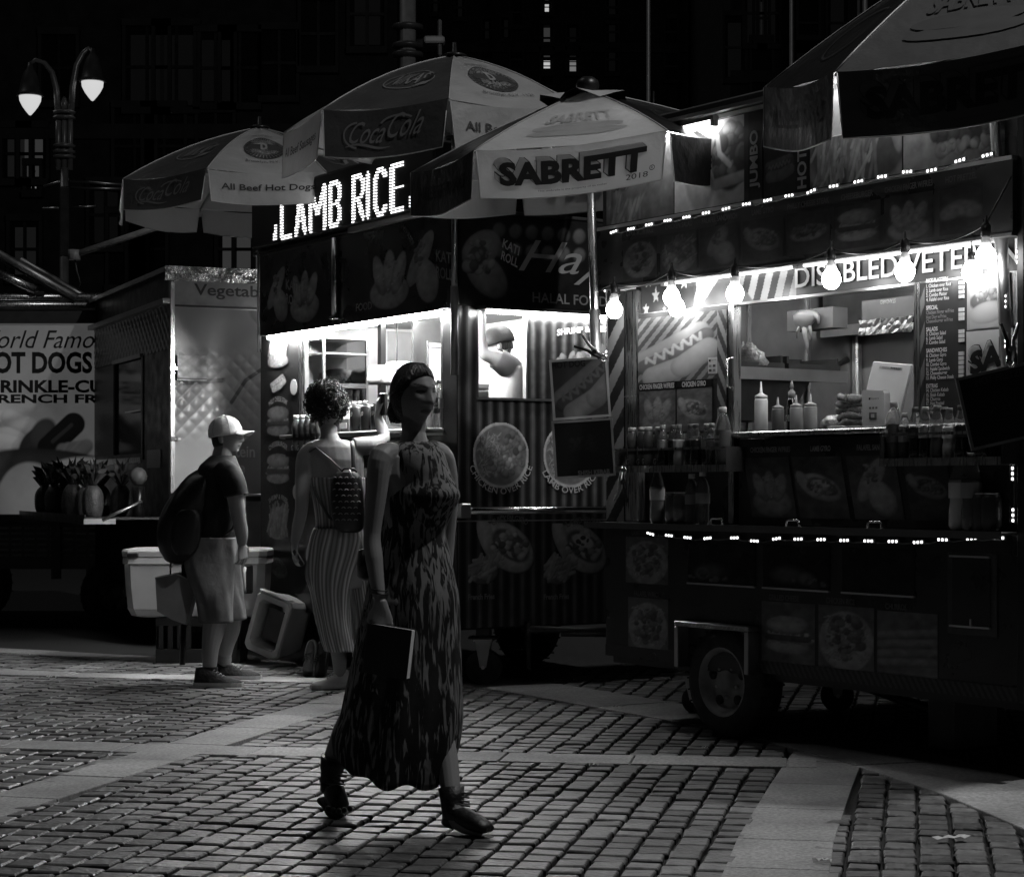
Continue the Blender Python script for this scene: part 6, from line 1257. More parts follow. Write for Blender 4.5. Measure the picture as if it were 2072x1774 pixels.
# ================================================================ PEOPLE
def G_(x, s): return np.exp(-(x / s) ** 2)
def head(mb, M, sc=1.0, nose=1.0, ear=True, female=False):
    """skull, jaw, nose, brow, sockets, lips and ears; face looks along -y, z up, about 0.23 m high"""
    nu, nv = 44, 34; rings = []
    for j in range(1, nv):
        ph = pi * j / nv; ring_ = []
        for i in range(nu):
            th = 2 * pi * i / nu; x, y, z = sin(ph) * cos(th), sin(ph) * sin(th), -cos(ph)
            px, py, pz = .073 * x, .096 * y, .116 * z; fr = max(0, -y) ** .7
            if z < 0: px *= 1 - (.34 if female else .26) * (-z) ** 1.6; py *= 1 - (.34 * -z if y > 0 else .02)
            g = lambda v, c, s: math.exp(-((v - c) / s) ** 2)
            py -= fr * (.014 * g(pz, -.098, .020) * g(px, 0, .026))
            nz = .027 * nose * max(0, min(1, (.026 - pz) / .055)) if pz > -.030 else .027 * nose * g(pz, -.030, .009)
            py -= fr * nz * g(px, 0, .0115 + .006 * g(pz, -.028, .012))
            py -= fr * .006 * g(pz, .032, .012) * g(px, 0, .05)
            py += fr * .013 * g(pz, .012, .014) * (g(px, .031, .017) + g(px, -.031, .017))
            py -= fr * .004 * g(pz, .008, .007) * (g(px, .031, .012) + g(px, -.031, .012))
            py -= fr * .005 * g(pz, -.018, .02) * (g(px, .044, .018) + g(px, -.044, .018))
            py -= fr * .010 * (g(pz, -.052, .006) + 1.05 * g(pz, -.064, .007)) * g(px, 0, .021)
            py += fr * .005 * g(pz, -.077, .007) * g(px, 0, .03)
            ring_.append(Vector((px, py, pz)) * sc)
        rings.append(ring_)
    mb.loft(rings, SKIN, M)
    if ear:
        for s in (-1, 1): mb.loft([[Vector((s * (.070 + .012 * k), .014 + .017 * q * cos(a) + .006 * k, -.008 + .031 * q * sin(a) + .004 * k)) * sc for a in [s * 2 * pi * i / 14 for i in range(14)]] for k, q in ((-.6, .6), (0, .8), (.7, 1.0), (1.0, .9), (1.05, .4))], SKIN, M)
def head_paint(Mi, skin, lip=.55, brow=.35, eyes='open'):
    def f(P, C):
        Q = P @ np.array(Mi.to_3x3()).T + np.array(Mi.translation); x, y, z = Q[:, 0], Q[:, 1], Q[:, 2]; F_ = (y < -.035) & (np.abs(z) < .12) & (np.abs(x) < .08)
        lips = F_ & ((x / .024) ** 2 + ((z + .058) / .0095) ** 2 < 1); C[lips] = skin * lip; C[F_ & (np.abs(z + .058) < .0022) & (np.abs(x) < .023)] = skin * .25
        for s in (-1, 1):
            ex = x - s * .031; C[F_ & ((ex / .019) ** 2 + ((z - .034 + .25 * ex * s * s) / .0045) ** 2 < 1)] = skin * brow
            if eyes == 'open': C[F_ & ((ex / .013) ** 2 + ((z - .011) / .005) ** 2 < 1)] = .5; C[F_ & ((ex / .0055) ** 2 + ((z - .011) / .0055) ** 2 < 1)] = .01
            C[F_ & ((ex / .016) ** 2 + ((z - .014 + 6 * ex * ex) / .0028) ** 2 < 1)] = skin * .12
    return f
def hand(mb, p, fwd, palm, curl=.5, size=1.0, side=1, thumb=.6, spread=.12):
    """palm and five bent fingers; fwd runs from wrist to knuckles, palm is the way the palm faces, side +1 puts the thumb towards fwd x palm"""
    f = Vector(fwd).normalized(); n = Vector(palm); n = (n - n.dot(f) * f).normalized(); w = f.cross(n) * side; p = Vector(p); S = size
    rings = []
    for t, hw, th in ((-.01, .026, .020), (.02, .032, .018), (.055, .040, .015), (.085, .041, .013), (.096, .036, .010)):
        c = p + f * t * S; rings.append([c + w * hw * S * cos(a) + n * th * S * sin(a) for a in [2 * pi * i / 14 for i in range(14)]])
    mb.loft(rings, SKIN)
    for k, (o, L) in enumerate(((.029, .070), (.010, .080), (-.010, .074), (-.028, .058))):
        b = p + f * .088 * S + w * o * S; d = (f + w * spread * (1.5 - k) * .6).normalized(); pts = [b - f * .02 * S, b]; ang = 0
        for q, seg in enumerate((.45, .32, .26)):
            ang += curl * (.75 if q == 0 else 1.0) * (1 + .08 * k); dd = d * cos(ang) + n * sin(ang); pts.append(pts[-1] + dd * L * seg * S)
        mb.tube(pts, [.0095 * S, .0093 * S, .0085 * S, .0078 * S, .0055 * S], SKIN, 9)
    b = p + f * .025 * S + w * .028 * S; t1 = (w * .8 + f * .7 + n * .25).normalized(); t2 = (w * (.35 - .4 * thumb) + f * .9 + n * (.3 + .6 * thumb)).normalized()
    mb.tube([b - t1 * .015 * S, b + t1 * .02 * S, b + t1 * .038 * S + t2 * .012 * S, b + t1 * .042 * S + t2 * .042 * S], [.015 * S, .013 * S, .010 * S, .007 * S], SKIN, 10)
def limb(mb, pts, rs, n=16, flat=1.0):
    P = [Vector(p) for p in pts]; Q, R_ = [], []
    for i in range(len(P) - 1):       # smooth the path between the joints
        a, b, c, d = P[max(i - 1, 0)], P[i], P[i + 1], P[min(i + 2, len(P) - 1)]
        for k in range(5):
            t = k / 5; Q.append(.5 * ((2 * b) + (c - a) * t + (2 * a - 5 * b + 4 * c - d) * t * t + (3 * b - a - 3 * c + d) * t ** 3)); R_.append(rs[i] + (rs[i + 1] - rs[i]) * t)
    Q.append(P[-1]); R_.append(rs[-1]); mb.tube(Q, R_, SKIN, n, flat=flat)
def ering(cx, cy, z, hw, hd, yaw=0.0, n=28, pw=2.0, wr=None):
    out = []
    for i in range(n):
        a = 2 * pi * i / n; c, s = cos(a), sin(a); x, y = hw * abs(c) ** (2 / pw) * (1 if c > 0 else -1), hd * abs(s) ** (2 / pw) * (1 if s > 0 else -1)
        k = 1 + (wr(a, z) if wr else 0); x *= k; y *= k; out.append(Vector((cx + x * cos(yaw) - y * sin(yaw), cy + x * sin(yaw) + y * cos(yaw), z)))
    return out
def body(name, parent, mb, skin, paints=(), voxel=.006, it=2):
    me = bpy.data.meshes.new(name); me.from_pydata(mb.v, [], mb.f); me.materials.append(SKIN); o = bpy.data.objects.new('tmp', me); COL.objects.link(o)
    r = o.modifiers.new('r', 'REMESH'); r.mode = 'VOXEL'; r.voxel_size = voxel; r.use_smooth_shade = True
    s = o.modifiers.new('s', 'SMOOTH'); s.factor = .5; s.iterations = it
    dg = bpy.context.evaluated_depsgraph_get(); nm = bpy.data.meshes.new_from_object(o.evaluated_get(dg)); bpy.data.objects.remove(o); nm.name = name
    P = np.zeros(len(nm.vertices) * 3, dtype=np.float32); nm.vertices.foreach_get('co', P); P = P.reshape(-1, 3).astype(float); C = np.full(len(P), skin)
    for f in paints: f(P, C)
    arr = np.ones((len(P), 4), dtype=np.float32); arr[:, :3] = C[:, None]; a = nm.color_attributes.new('Col', 'FLOAT_COLOR', 'POINT'); a.data.foreach_set('color', arr.ravel())
    if not nm.materials: nm.materials.append(SKIN)
    nm.polygons.foreach_set('use_smooth', [True] * len(nm.polygons)); return link(name, nm, parent)
def hair_shell(mb, M, sc, mt, keep, thick=1.08, wave=0.0):
    """closed shell just outside the skull; where keep(x,y,z) is false it dips under the skin"""
    nu, nv = 40, 30; rings = []
    for j in range(1, nv):
        ph = pi * j / nv; r_ = []
        for i in range(nu):
            th = 2 * pi * i / nu; x, y, z = sin(ph) * cos(th), sin(ph) * sin(th), -cos(ph); kv = keep(x, y, z); kv = (1 if kv else -1) if isinstance(kv, bool) else max(-1, min(1, (kv + .05 * sin(th * 11) + .03 * sin(th * 23 + 1)) * 3)); k = .87 + (thick - .87) * (.5 + .5 * kv) + (wave * sin(th * 16 + z * 5) if kv > .5 else 0)
            r_.append(Vector((.073 * x * k, .098 * y * k + (.004 if k < 1 else 0), .116 * z * k)) * sc)
        rings.append(r_)
    mb.loft(rings, mt, M)
def fabric(name, c, rough=.75, var=.15, bump=.25, bs=40, **k): return mat(name, c, rough, spec=.3, var=var, vs=12, bump=bump, bs=bs, **k)
HAIR = mat('dark_hair', .016, .32, spec=.5, var=.4, vs=25, bump=.5, bs=120, stretch=(1, 1, .3))

# ---------------------------------------------------------------- the woman walking across the front
YW = 7.2; o = at(845, 985, YW); PW = T(o.x, YW, 0); sW = F / YW
def w_(u, v, y=0.0):
    Y = YW + y; return Vector(((u - UC) / F * Y - o.x, y, H + (VH - v) / F * Y))
wm = thing('person', 'woman in a long tie dyed sleeveless dress and black boots walking past with a book', 'person', PW)
yaw = radians(48); Mh = T(*w_(838, 799)) @ RZ(radians(41)) @ RX(radians(3))
mb = MB(); sk = .24; head(mb, Mh, .96, 1.15, False, True)
limb(mb, [w_(838, 830, .01), w_(837, 875, .005), w_(838, 925, 0)], [.048, .043, .072])
TR = [(905, 838, .07, .06), (925, 838, .145, .075), (960, 840, .155, .09), (1005, 842, .14, .115), (1075, 834, .115, .09), (1130, 834, .135, .105), (1214, 834, .165, .125), (1300, 832, .15, .115)]
mb.loft([ering(w_(cu, v).x, 0, w_(cu, v).z, hw, hd, yaw, 24) for v, cu, hw, hd in TR], SKIN)
rs_ = w_(772, 925, -.12); re = w_(753, 1080, -.13); rw = w_(768, 1215, -.17)
limb(mb, [w_(808, 918, -.04), rs_, w_(762, 1000, -.13), re, w_(757, 1130, -.145), rw], [.034, .045, .037, .031, .032, .021])
hand(mb, rw + Vector((.003, -.004, -.01)), (.14, -.05, -1), (.25, .9, -.1), .55, .95, -1, .7)
ls_ = w_(896, 928, .10); limb(mb, [w_(872, 912, .05), ls_, w_(908, 990, .13), w_(905, 1075, .16), w_(900, 1150, .16), w_(896, 1200, .15)], [.042, .043, .036, .031, .029, .021])
hand(mb, w_(896, 1204, .15), (0, -.1, -1), (-.6, -.5, 0), .5, .92, 1)
fa = w_(914, 1618, -.17); limb(mb, [w_(848, 1230, -.02), w_(862, 1400, -.02), w_(900, 1515, -.085), fa], [.085, .060, .042, .034])
ba = w_(667, 1560, .22); limb(mb, [w_(815, 1230, .06), w_(752, 1390, .16), w_(700, 1480, .21), ba], [.085, .062, .050, .036])
limb(mb, [fa, w_(930, 1660, -.2), w_(975, 1676, -.24)], [.034, .036, .028]); limb(mb, [ba, w_(676, 1615, .22), w_(694, 1640, .2)], [.036, .034, .026])
body('body', wm, mb, sk, [head_paint(Mh.inverted(), sk, .5, .3, 'down')], .0032, 1)
m = MB(); hair_shell(m, Mh, .98, HAIR, lambda x, y, z: y * 1.3 + z * .9 + .42 - .12 * max(0, -z), 1.05, .003)
HS = [g_ for g_ in (-1, 1)]; gh = random.Random(3)
def on_skull(d, k): d = Vector(d).normalized(); return Vector((.073 * d.x * k, .098 * d.y * k, .116 * d.z * k)) * .96
for i in range(120):     # combed back from a middle part to a low knot
    s_ = -1 if i % 2 else 1; f_ = (i // 2) / 59
    st_ = Vector((s_ * (.02 + .93 * f_), -.80 + .72 * f_ ** 1.3, .66 - .52 * f_ ** 1.2)).normalized(); md = Vector((s_ * (.30 + .62 * f_), .05 + .25 * f_, .92 - .80 * f_)).normalized(); en = Vector((s_ * .12, .93, -.42 + .1 * gh.random())).normalized()
    P = []
    for q in range(13):
        t_ = q / 12; d = (st_ * (1 - t_) ** 2 + md * 2 * t_ * (1 - t_) * 1.15 + en * t_ ** 2); P.append(on_skull(d, 1.0 + .072 * sin(pi * t_) ** .55 + .010 * gh.random()))
    m.tube(P, [.0015 + .0048 * min(1, q / 3) for q in range(13)], HAIR, 5, Mh, flat=.7)
bun = w_(804, 834, .05); m.loft([[bun + Vector((.034 * q * cos(a), .034 * q * sin(a), h)) for a in [2 * pi * i / 14 for i in range(14)]] for q, h in ((.15, -.042), (.7, -.034), (1, -.01), (1.0, .012), (.7, .032), (.1, .04))], HAIR)
for i in range(9): a0 = i * .7; m.tube([bun + Vector((.034 * cos(a0 + q * .35) * (1 - .3 * abs(q - 4) / 4), .034 * sin(a0 + q * .35) * (1 - .3 * abs(q - 4) / 4), -.036 + .009 * q)) for q in range(9)], .006, HAIR, 5)
m.build('hair', wm)
DRESS = mat('tie_dye', .25, .8, spec=.25, var=0, bump=.12, bs=30)
t = DRESS.node_tree; co = t.nodes.new('ShaderNodeTexCoord'); mp = t.nodes.new('ShaderNodeMapping'); mp.inputs['Scale'].default_value = (50, 50, 6.6); mp.inputs['Rotation'].default_value = (0, radians(10), 0); mp.inputs['Location'].default_value = (3.1, 1.7, .4)
n1 = t.nodes.new('ShaderNodeTexNoise'); n1.inputs['Scale'].default_value = 1.15; n1.inputs['Detail'].default_value = 3; n1.inputs['Distortion'].default_value = .9
n2 = t.nodes.new('ShaderNodeTexNoise'); n2.inputs['Scale'].default_value = 2.6; n2.inputs['Detail'].default_value = 1; ad = t.nodes.new('ShaderNodeMath'); ad.operation = 'MULTIPLY_ADD'; ad.inputs[1].default_value = .45
cr2 = t.nodes.new('ShaderNodeValToRGB'); cr2.color_ramp.elements[0].position = .71; cr2.color_ramp.elements[0].color = (.010, .010, .010, 1); cr2.color_ramp.elements[1].position = .80; cr2.color_ramp.elements[1].color = (.18, .18, .18, 1)
t.links.new(co.outputs['Object'], mp.inputs[0]); t.links.new(mp.outputs[0], n1.inputs['Vector']); t.links.new(co.outputs['Object'], n2.inputs['Vector']); t.links.new(n2.outputs['Fac'], ad.inputs[0]); t.links.new(n1.outputs['Fac'], ad.inputs[2]); t.links.new(ad.outputs[0], cr2.inputs[0]); t.links.new(cr2.outputs[0], t.nodes['Principled BSDF'].inputs['Base Color'])
DR = [(896, 803, 876, .072), (904, 788, 888, .10), (920, 780, 898, .122), (945, 775, 905, .13), (975, 770, 913, .125), (1003, 770, 920, .14), (1035, 772, 912, .13), (1074, 770, 900, .112), (1120, 758, 909, .125), (1170, 748, 919, .14), (1214, 740, 927, .15), (1300, 722, 931, .16), (1400, 700, 934, .185), (1457, 688, 935, .195), (1515, 674, 926, .20), (1576, 676, 905, .20)]
rings = []; N_ = 96
for k, (v, ul, ur, dp) in enumerate(DR):
    c = w_((ul + ur) / 2, v); hw = (ur - ul) / 2 / sW; f = min(1, max(0, (v - 1080) / 400)); r_ = []
    for i in range(N_):
        a = 2 * pi * i / N_; fold = f * (.05 * sin(7 * a + v * .004) + .03 * sin(13 * a + 1 + v * .006)) + .006 * sin(5 * a + v * .05); q = 1 + fold * (1 - abs(cos(a)) ** 8)
        bust = .030 * math.exp(-((v - 1000) / 34) ** 2) * max(0, cos(a + .62)) ** 3
        p = Vector((c.x + (hw * q) * cos(a), c.y + dp * q * sin(a), c.z)) + Vector((bust * .9, -bust * .8, 0))
        if k == len(DR) - 1: p.z += .105 * max(0, -cos(a)) ** 1.6 + .02 * sin(9 * a) * .5 - .016 * max(0, cos(a - .2))
        if k == len(DR) - 2: p.z += .05 * max(0, -cos(a)) ** 1.6
        r_.append(p)
    rings.append(r_)
def densify(rings, n=4):
    out = []
    for i in range(len(rings) - 1):
        a, b, c, d = rings[max(i - 1, 0)], rings[i], rings[i + 1], rings[min(i + 2, len(rings) - 1)]
        for k in range(n):
            t = k / n; out.append([.5 * ((2 * q) + (r - p) * t + (2 * p - 5 * q + 4 * r - s) * t * t + (3 * q - p - 3 * r + s) * t ** 3) for p, q, r, s in zip(a, b, c, d)])
    return out + [rings[-1]]
def garment(name, parent, rings, mt, thick=.004, n=4, cols=None):
    m = MB(); R_ = densify(rings, n); m.loft(R_, mt, None, False, True, cols=None if cols is None else [cols[i % len(cols)] if not callable(cols) else 0 for _ in R_ for i in range(len(R_[0]))]); ob = m.build(name, parent); s = ob.modifiers.new('thick', 'SOLIDIFY'); s.thickness = thick; s.offset = -1; return ob
garment('dress', wm, rings, DRESS)
BOOT = mat('black_leather', .010, .42, spec=.5, var=.3, vs=30, bump=.2, bs=60)
def boot(parent, top, ankle, heel, toe, rt, ra, rf):
    top, ankle, heel, toe = map(Vector, (top, ankle, heel, toe)); m = MB(); mid = (ankle + toe) / 2
    def R2(c, t, r, fl=1.0):
        t = t.normalized(); a = t.cross(Vector((0, 0, 1))); a = a.normalized() if a.length > .05 else Vector((0, 1, 0)); b = a.cross(t); return [c + r * (cos(q) * a + fl * sin(q) * b) for q in [2 * pi * i / 18 for i in range(18)]]
    d0 = ankle - top; d1 = toe - ankle
    m.loft([R2(top, d0, rt), R2(top.lerp(ankle, .5), d0, (rt + ra) / 2), R2(ankle, d0 + d1 * .4, ra * 1.05), R2(ankle.lerp(mid, .55), d0 * .3 + d1, ra * 1.02, .95), R2(mid.lerp(toe, .3), d1, rf, .8), R2(toe.lerp(mid, .25), d1, rf * .95, .62), R2(toe, d1, rf * .6, .5)], BOOT)
    m.loft([R2(ankle.lerp(heel, .0), heel - ankle, ra * .9), R2(heel, heel - ankle, ra * .72)], BOOT)
    for k in range(6):
        c = top.lerp(ankle, .15 + .16 * k) + (toe - heel).normalized() * (ra * .95); m.tube([c + Vector((-.016, -.012, .004)), c + Vector((.014, .004, -.004)), c + Vector((0.03, .014, -.008))], .0035, DGREY, 5)
    ob = m.build('boot', parent); m = MB(); sd = (toe - heel); n = 9
    pl = [heel + sd * (i / (n - 1)) for i in range(n)]; wd = [.030, .034, .033, .031, .033, .038, .041, .038, .022]; q = Vector((-sd.y, sd.x, 0)).normalized(); up = sd.cross(q).normalized(); up = up if up.z > 0 else -up
    m.loft([[p + q * w * s_ + up * z_ for s_, z_ in ((-1, -ra * .72), (1, -ra * .72), (1, -ra * .72 - .014), (-1, -ra * .72 - .014))] for p, w in zip(pl, wd)], RUBBER, None, True, False); m.build('sole', ob)
    return ob
b = boot(wm, w_(913, 1592, -.16), w_(917, 1645, -.18), w_(908, 1668, -.17), w_(992, 1677, -.27), .047, .040, .040)
b2 = boot(wm, w_(676, 1530, .2), w_(668, 1580, .22), w_(662, 1600, .23), w_(694, 1638, .18), .050, .040, .040)
m = MB()
for k in range(5): c = w_(664 + k * 11, 1637 + (k - 2) ** 2 * -1.2 + 3, .15 - .01 * k); m.lathe([(.003, -.016), (.010, -.010), (.011, 0), (.009, .012), (.003, .018)], mat('toe_leather', .03, .4), 8, T(*c) @ RX(radians(60)))
m.build('toe_strap', b2)
m = MB()
for z in (0, .012): c = w_(767, 1200, -.165) + Vector((0, 0, z)); m.tube([c + Vector((.030 * cos(a), .030 * sin(a), .003 * sin(a * 2))) for a in [2 * pi * i / 16 for i in range(17)]], .003, BLACK, 5)
m.build('bracelet', wm)
# book, shoulder bag
bo = thing('book', 'dark hardback book held down at the side by the walking woman', 'book', PW @ T(*w_(790, 1317, -.22)) @ RZ(radians(-22)) @ RY(radians(7)))
m = MB(); CV = mat('book_cover', .014, .35, coat=.2, var=.3); m.box(-.090, .082, -.019, -.016, -.088, .088, CV, .001); m.box(-.090, .082, .016, .019, -.088, .088, CV, .001); m.box(-.093, -.090, -.019, .019, -.088, .088, CV, .001); m.build('cover', bo)
m = MB(); m.box(-.0895, .079, -.0155, .0155, -.085, .085, mat('book_pages', .7, .8, var=.12, vs=120, stretch=(1, 60, 1))); m.build('pages', bo)
m = MB(); c = w_(737, 1138, .12); m.loft([[c + Vector((.035 * q * cos(a) + .01, .09 * q * sin(a), h)) for a in [2 * pi * i / 16 for i in range(16)]] for q, h in ((.5, -.065), (1, -.05), (1.05, 0), (.9, .045), (.3, .055))], BOOT, PW)
m.tube([PW @ p for p in (c + Vector((.0, .02, .04)), w_(775, 1040, .10), w_(830, 950, .10), w_(868, 900, .07))], .005, BOOT, 6); m.build('shoulder_bag', None, None, 'small black bag hanging behind the hip of the walking woman', 'bag')

# ---------------------------------------------------------------- the man with cap and backpack
YM = 12.45; o2 = at(455, 985, YM); PM = T(o2.x, YM, 0)
def m_(u, v, y=0.0): Y = YM + y; return Vector(((u - UC) / F * Y - o2.x, y, H + (VH - v) / F * Y))
mn = thing('person', 'man in pale baseball cap, dark T-shirt and grey shorts standing with a big backpack', 'person', PM)
Mh = T(*m_(459, 886)) @ RZ(radians(80)) @ RX(radians(-7)); mb = MB(); sk = .30; head(mb, Mh, .97, 1.1)
limb(mb, [m_(455, 900), m_(449, 925), m_(442, 955)], [.06, .064, .11])
mb.loft([ering(m_(u, v).x, 0, m_(u, v).z, hd, hw, 0, 22) for v, u, hw, hd in ((932, 446, .09, .085), (952, 443, .19, .12), (1000, 443, .20, .13), (1050, 437, .18, .135), (1090, 432, .17, .13), (1150, 430, .17, .13), (1180, 432, .14, .12))], SKIN)
limb(mb, [m_(452, 955, -.14), m_(466, 965, -.20), m_(477, 1010, -.23), m_(484, 1052, -.23), m_(489, 1080, -.20), m_(489, 1100, -.17)], [.06, .062, .052, .044, .040, .028]); hand(mb, m_(489, 1101, -.165), (.05, .25, -1), (-.6, .5, 0), .5, 1.0, 1)
limb(mb, [m_(450, 965, .14), m_(463, 975, .20), m_(470, 1020, .22), m_(462, 1070, .2), m_(458, 1095, .05), m_(458, 1100, -.03)], [.06, .062, .052, .044, .040, .028]); hand(mb, m_(455, 1098, -.04), (-.3, -1, -.1), (-.5, 0, -.8), .4, 1.0, 1)
na = m_(424, 1352, -.22); fa2 = m_(452, 1335, .20)
limb(mb, [m_(425, 1140, -.09), m_(440, 1220, -.13), m_(432, 1275, -.17), m_(426, 1310, -.2), na], [.10, .075, .070, .055, .042]); limb(mb, [m_(440, 1140, .09), m_(466, 1220, .13), m_(465, 1270, .17), m_(458, 1300, .19), fa2], [.10, .075, .068, .055, .042])
limb(mb, [na, m_(432, 1374, -.23)], [.042, .03]); limb(mb, [fa2, m_(462, 1358, .2)], [.042, .03])
body('body', mn, mb, sk, [head_paint(Mh.inverted(), sk, .6, .3)], .0042)
m = MB(); hair_shell(m, Mh, .97, HAIR, lambda x, y, z: y > .05 and z > -.45, 1.045, .0); m.build('hair', mn)
CAP = fabric('cap_cotton', .78, .75, .06, .2, 30); m = MB()
crown = [[Vector((.088 * q * cos(a), .006 + .108 * q * sin(a), h)) for a in [2 * pi * i / 30 for i in range(30)]] for q, h in ((1.0, .012), (1.02, .03), (1.0, .06), (.90, .092), (.68, .118), (.38, .134), (.08, .14))]
m.loft(crown, CAP, Mh); m.lathe([(.010, 0), (.010, .006), (.003, .01)], CAP, 10, Mh @ T(0, .006, .138))
for k in range(6): a = pi / 6 + k * pi / 3; m.tube([Vector((.0885 * q * cos(a), .006 + .1085 * q * sin(a), h + .001)) for q, h in ((1.0, .014), (1.02, .03), (1.0, .06), (.90, .092), (.68, .118), (.38, .134), (.08, .14))], .0016, LGREY, 5, Mh)
cp = m.build('cap', mn); m = MB()
m.loft([[Vector((.078 * s_, -.085 - .085 * t * (1 - .55 * s_ * s_) - .012 * (1 - s_ * s_), .030 - .012 * t - .020 * s_ * s_)) for s_ in np.linspace(-1, 1, 17)] for t in np.linspace(-.1, 1, 8)], CAP, Mh, False, True, closed=False); bm_ = m.build('brim', cp); bm_.modifiers.new('t', 'SOLIDIFY').thickness = .004
TEE = fabric('black_cotton', .014, .8, .2, .35, 14); wr = lambda a, z: .034 * sin(4 * a + z * 34) + .028 * sin(9 * a - z * 22) + .020 * sin(5 * a + z * 62)
garment('t_shirt', mn, [ering(m_(u, v).x, 0, m_(u, v).z, hd, hw, 0, 48, 2.1, wr if v > 960 else None) for v, u, hw, hd in ((923, 451, .078, .074), (934, 447, .13, .10), (948, 444, .195, .125), (978, 446, .218, .142), (1020, 444, .205, .148), (1060, 438, .19, .152), (1098, 433, .185, .148), (1110, 433, .186, .148))], TEE)
for s in (-1, 1):
    pts = [m_(451, 952, s * .15), m_(465, 962, s * .20), m_(474, 984, s * .222), m_(478, 1002, s * .228)]; m = MB(); m.tube(pts, [.075, .083, .078, .074], TEE, 18, cap=False); m.tube([p + Vector((0, 0, 0)) for p in (pts[-1] + Vector((0, 0, .008)), pts[-1] + Vector((.002, 0, -.002)))], .0755, fabric('sleeve_band', .06), 18, cap=False); m.build('sleeve', mn)
SHORTS = fabric('grey_chino', .17, .8, .12, .3, 18); wr2 = lambda a, z: .036 * sin(3 * a + z * 22) + .030 * sin(7 * a + z * 13) + .026 * sin(5 * a - z * 48) + .016 * sin(11 * a + z * 70)
for s, nm_ in ((-1, 'near'), (1, 'far')):
    y = s * .09; ex = 0 if s < 0 else 13
    garment('shorts', mn, [ering(m_(u + ex * k, v, 0).x, y + s * q, m_(u, v).z, hd, hw, 0, 48, 2.2, wr2) for v, u, hd, hw, q, k in ((1086, 433, .155, .115, 0, 0), (1110, 432, .158, .122, .0, .1), (1150, 431, .146, .118, .01, .3), (1190, 436, .124, .108, .02, .7), (1225, 441, .108, .100, .03, 1), (1256, 443, .102, .096, .045, 1.2))], SHORTS)
SNK = fabric('dark_knit', .030, .7, .3, .3, 60); SOLEW = mat('white_rubber', .62, .5, var=.08)
def sneaker(parent, heel, toe, h, mt, sole, w=.045, ank=None):
    heel, toe = Vector(heel), Vector(toe); d = toe - heel; L = d.length; d = d.normalized(); q = Vector((-d.y, d.x, 0)).normalized(); up = Vector((0, 0, 1)); m = MB()
    prof = [(-.02, .55, .55), (.0, .82, .95), (.10, .9, 1.0), (.25, .9, .98), (.36, .92, .80), (.5, .98, .62), (.66, 1.08, .46), (.82, 1.05, .38), (.94, .8, .30), (1.0, .42, .2)]
    m.loft([[heel + d * L * t + q * w * ww * (cos(a) * (1 - .25 * max(0, sin(a)))) + up * (.014 + (h * hh) * max(0, sin(a)) if sin(a) > 0 else .014) for a in [2 * pi * i / 20 for i in range(20)]] for t, ww, hh in prof], mt)
    for k in range(4): c = heel + d * L * (.40 + .065 * k) + up * (.014 + h * (.78 - .10 * k)); m.tube([c - q * .026, c + up * .006, c + q * .026], .0035, LGREY if sole is SOLEW else mt, 5)
    ob = m.build('shoe', parent); m = MB()
    m.loft([[heel + d * L * t + q * w * ww * s_ + up * z for s_, z in ((-1.04, .0), (1.04, .0), (1.08, .012), (1.02, .026), (-1.02, .026), (-1.08, .012))] for t, ww, hh in [(-.035, .6, 0)] + prof[1:-1] + [(1.025, .42, 0)]], sole, None, True, False); m.build('sole', ob); return ob
def gz(p): return Vector((p.x, p.y, 0.001))
sneaker(mn, gz(m_(397, 1388, -.24)), gz(m_(489, 1388, -.29)), .105, SNK, SOLEW, .050); sneaker(mn, gz(m_(434, 1372, .20)), gz(m_(526, 1372, .17)), .105, SNK, SOLEW, .050)
m = MB(); c = fa2; m.lathe([(.047, -.02), (.049, .0), (.048, .035)], fabric('sock', .22), 16, T(c.x + .004, c.y, c.z), True, False); m.lathe([(.047, -.02), (.049, .0), (.048, .012)], SNK, 16, T(na.x + .004, na.y, na.z), True, False); m.build('sock', mn)
PACK = mat('black_nylon', .012, .38, spec=.5, var=.3, vs=6, bump=.35, bs=9)
t = thing('backpack', 'big slack black backpack hanging low on the back of the man in the cap', 'backpack', PM); m = MB()
PR = [(1140, 372, .06, .10), (1130, 374, .12, .15), (1100, 378, .165, .19), (1060, 380, .18, .20), (1020, 388, .16, .20), (985, 402, .125, .18), (962, 414, .09, .15), (948, 420, .04, .08)]
m.loft(densify([ering(m_(u, v).x, -.02, m_(u, v).z, hw, hd, 0, 40, 2.4, lambda a, z: .05 * sin(5 * a + z * 16) + .05 * sin(3 * a - z * 11) + .02 * sin(9 * a + z * 30)) for v, u, hw, hd in PR], 3), PACK); m.build('bag', t)
m = MB(); m.loft(densify([ering(m_(u, v).x, -.20, m_(u, v).z, hw, .05, 0, 24, 2.6) for v, u, hw in ((1120, 385, .05), (1105, 385, .085), (1070, 388, .095), (1040, 392, .085), (1030, 394, .05))], 2), PACK); m.build('pocket', t)
for s in (-1, 1): m = MB(); m.tube([m_(425, 958, s * .12), m_(444, 943, s * .13), m_(468, 952, s * .135), m_(492, 985, s * .14), m_(494, 1020, s * .15), m_(470, 1070, s * .17), m_(425, 1105, s * .16)], .016, PACK, 8, flat=.4); m.build('strap', t)
m = MB(); m.tube([m_(494, 985, -.145), m_(497, 1003, -.15)], .012, LGREY, 8); m.build('buckle', t)
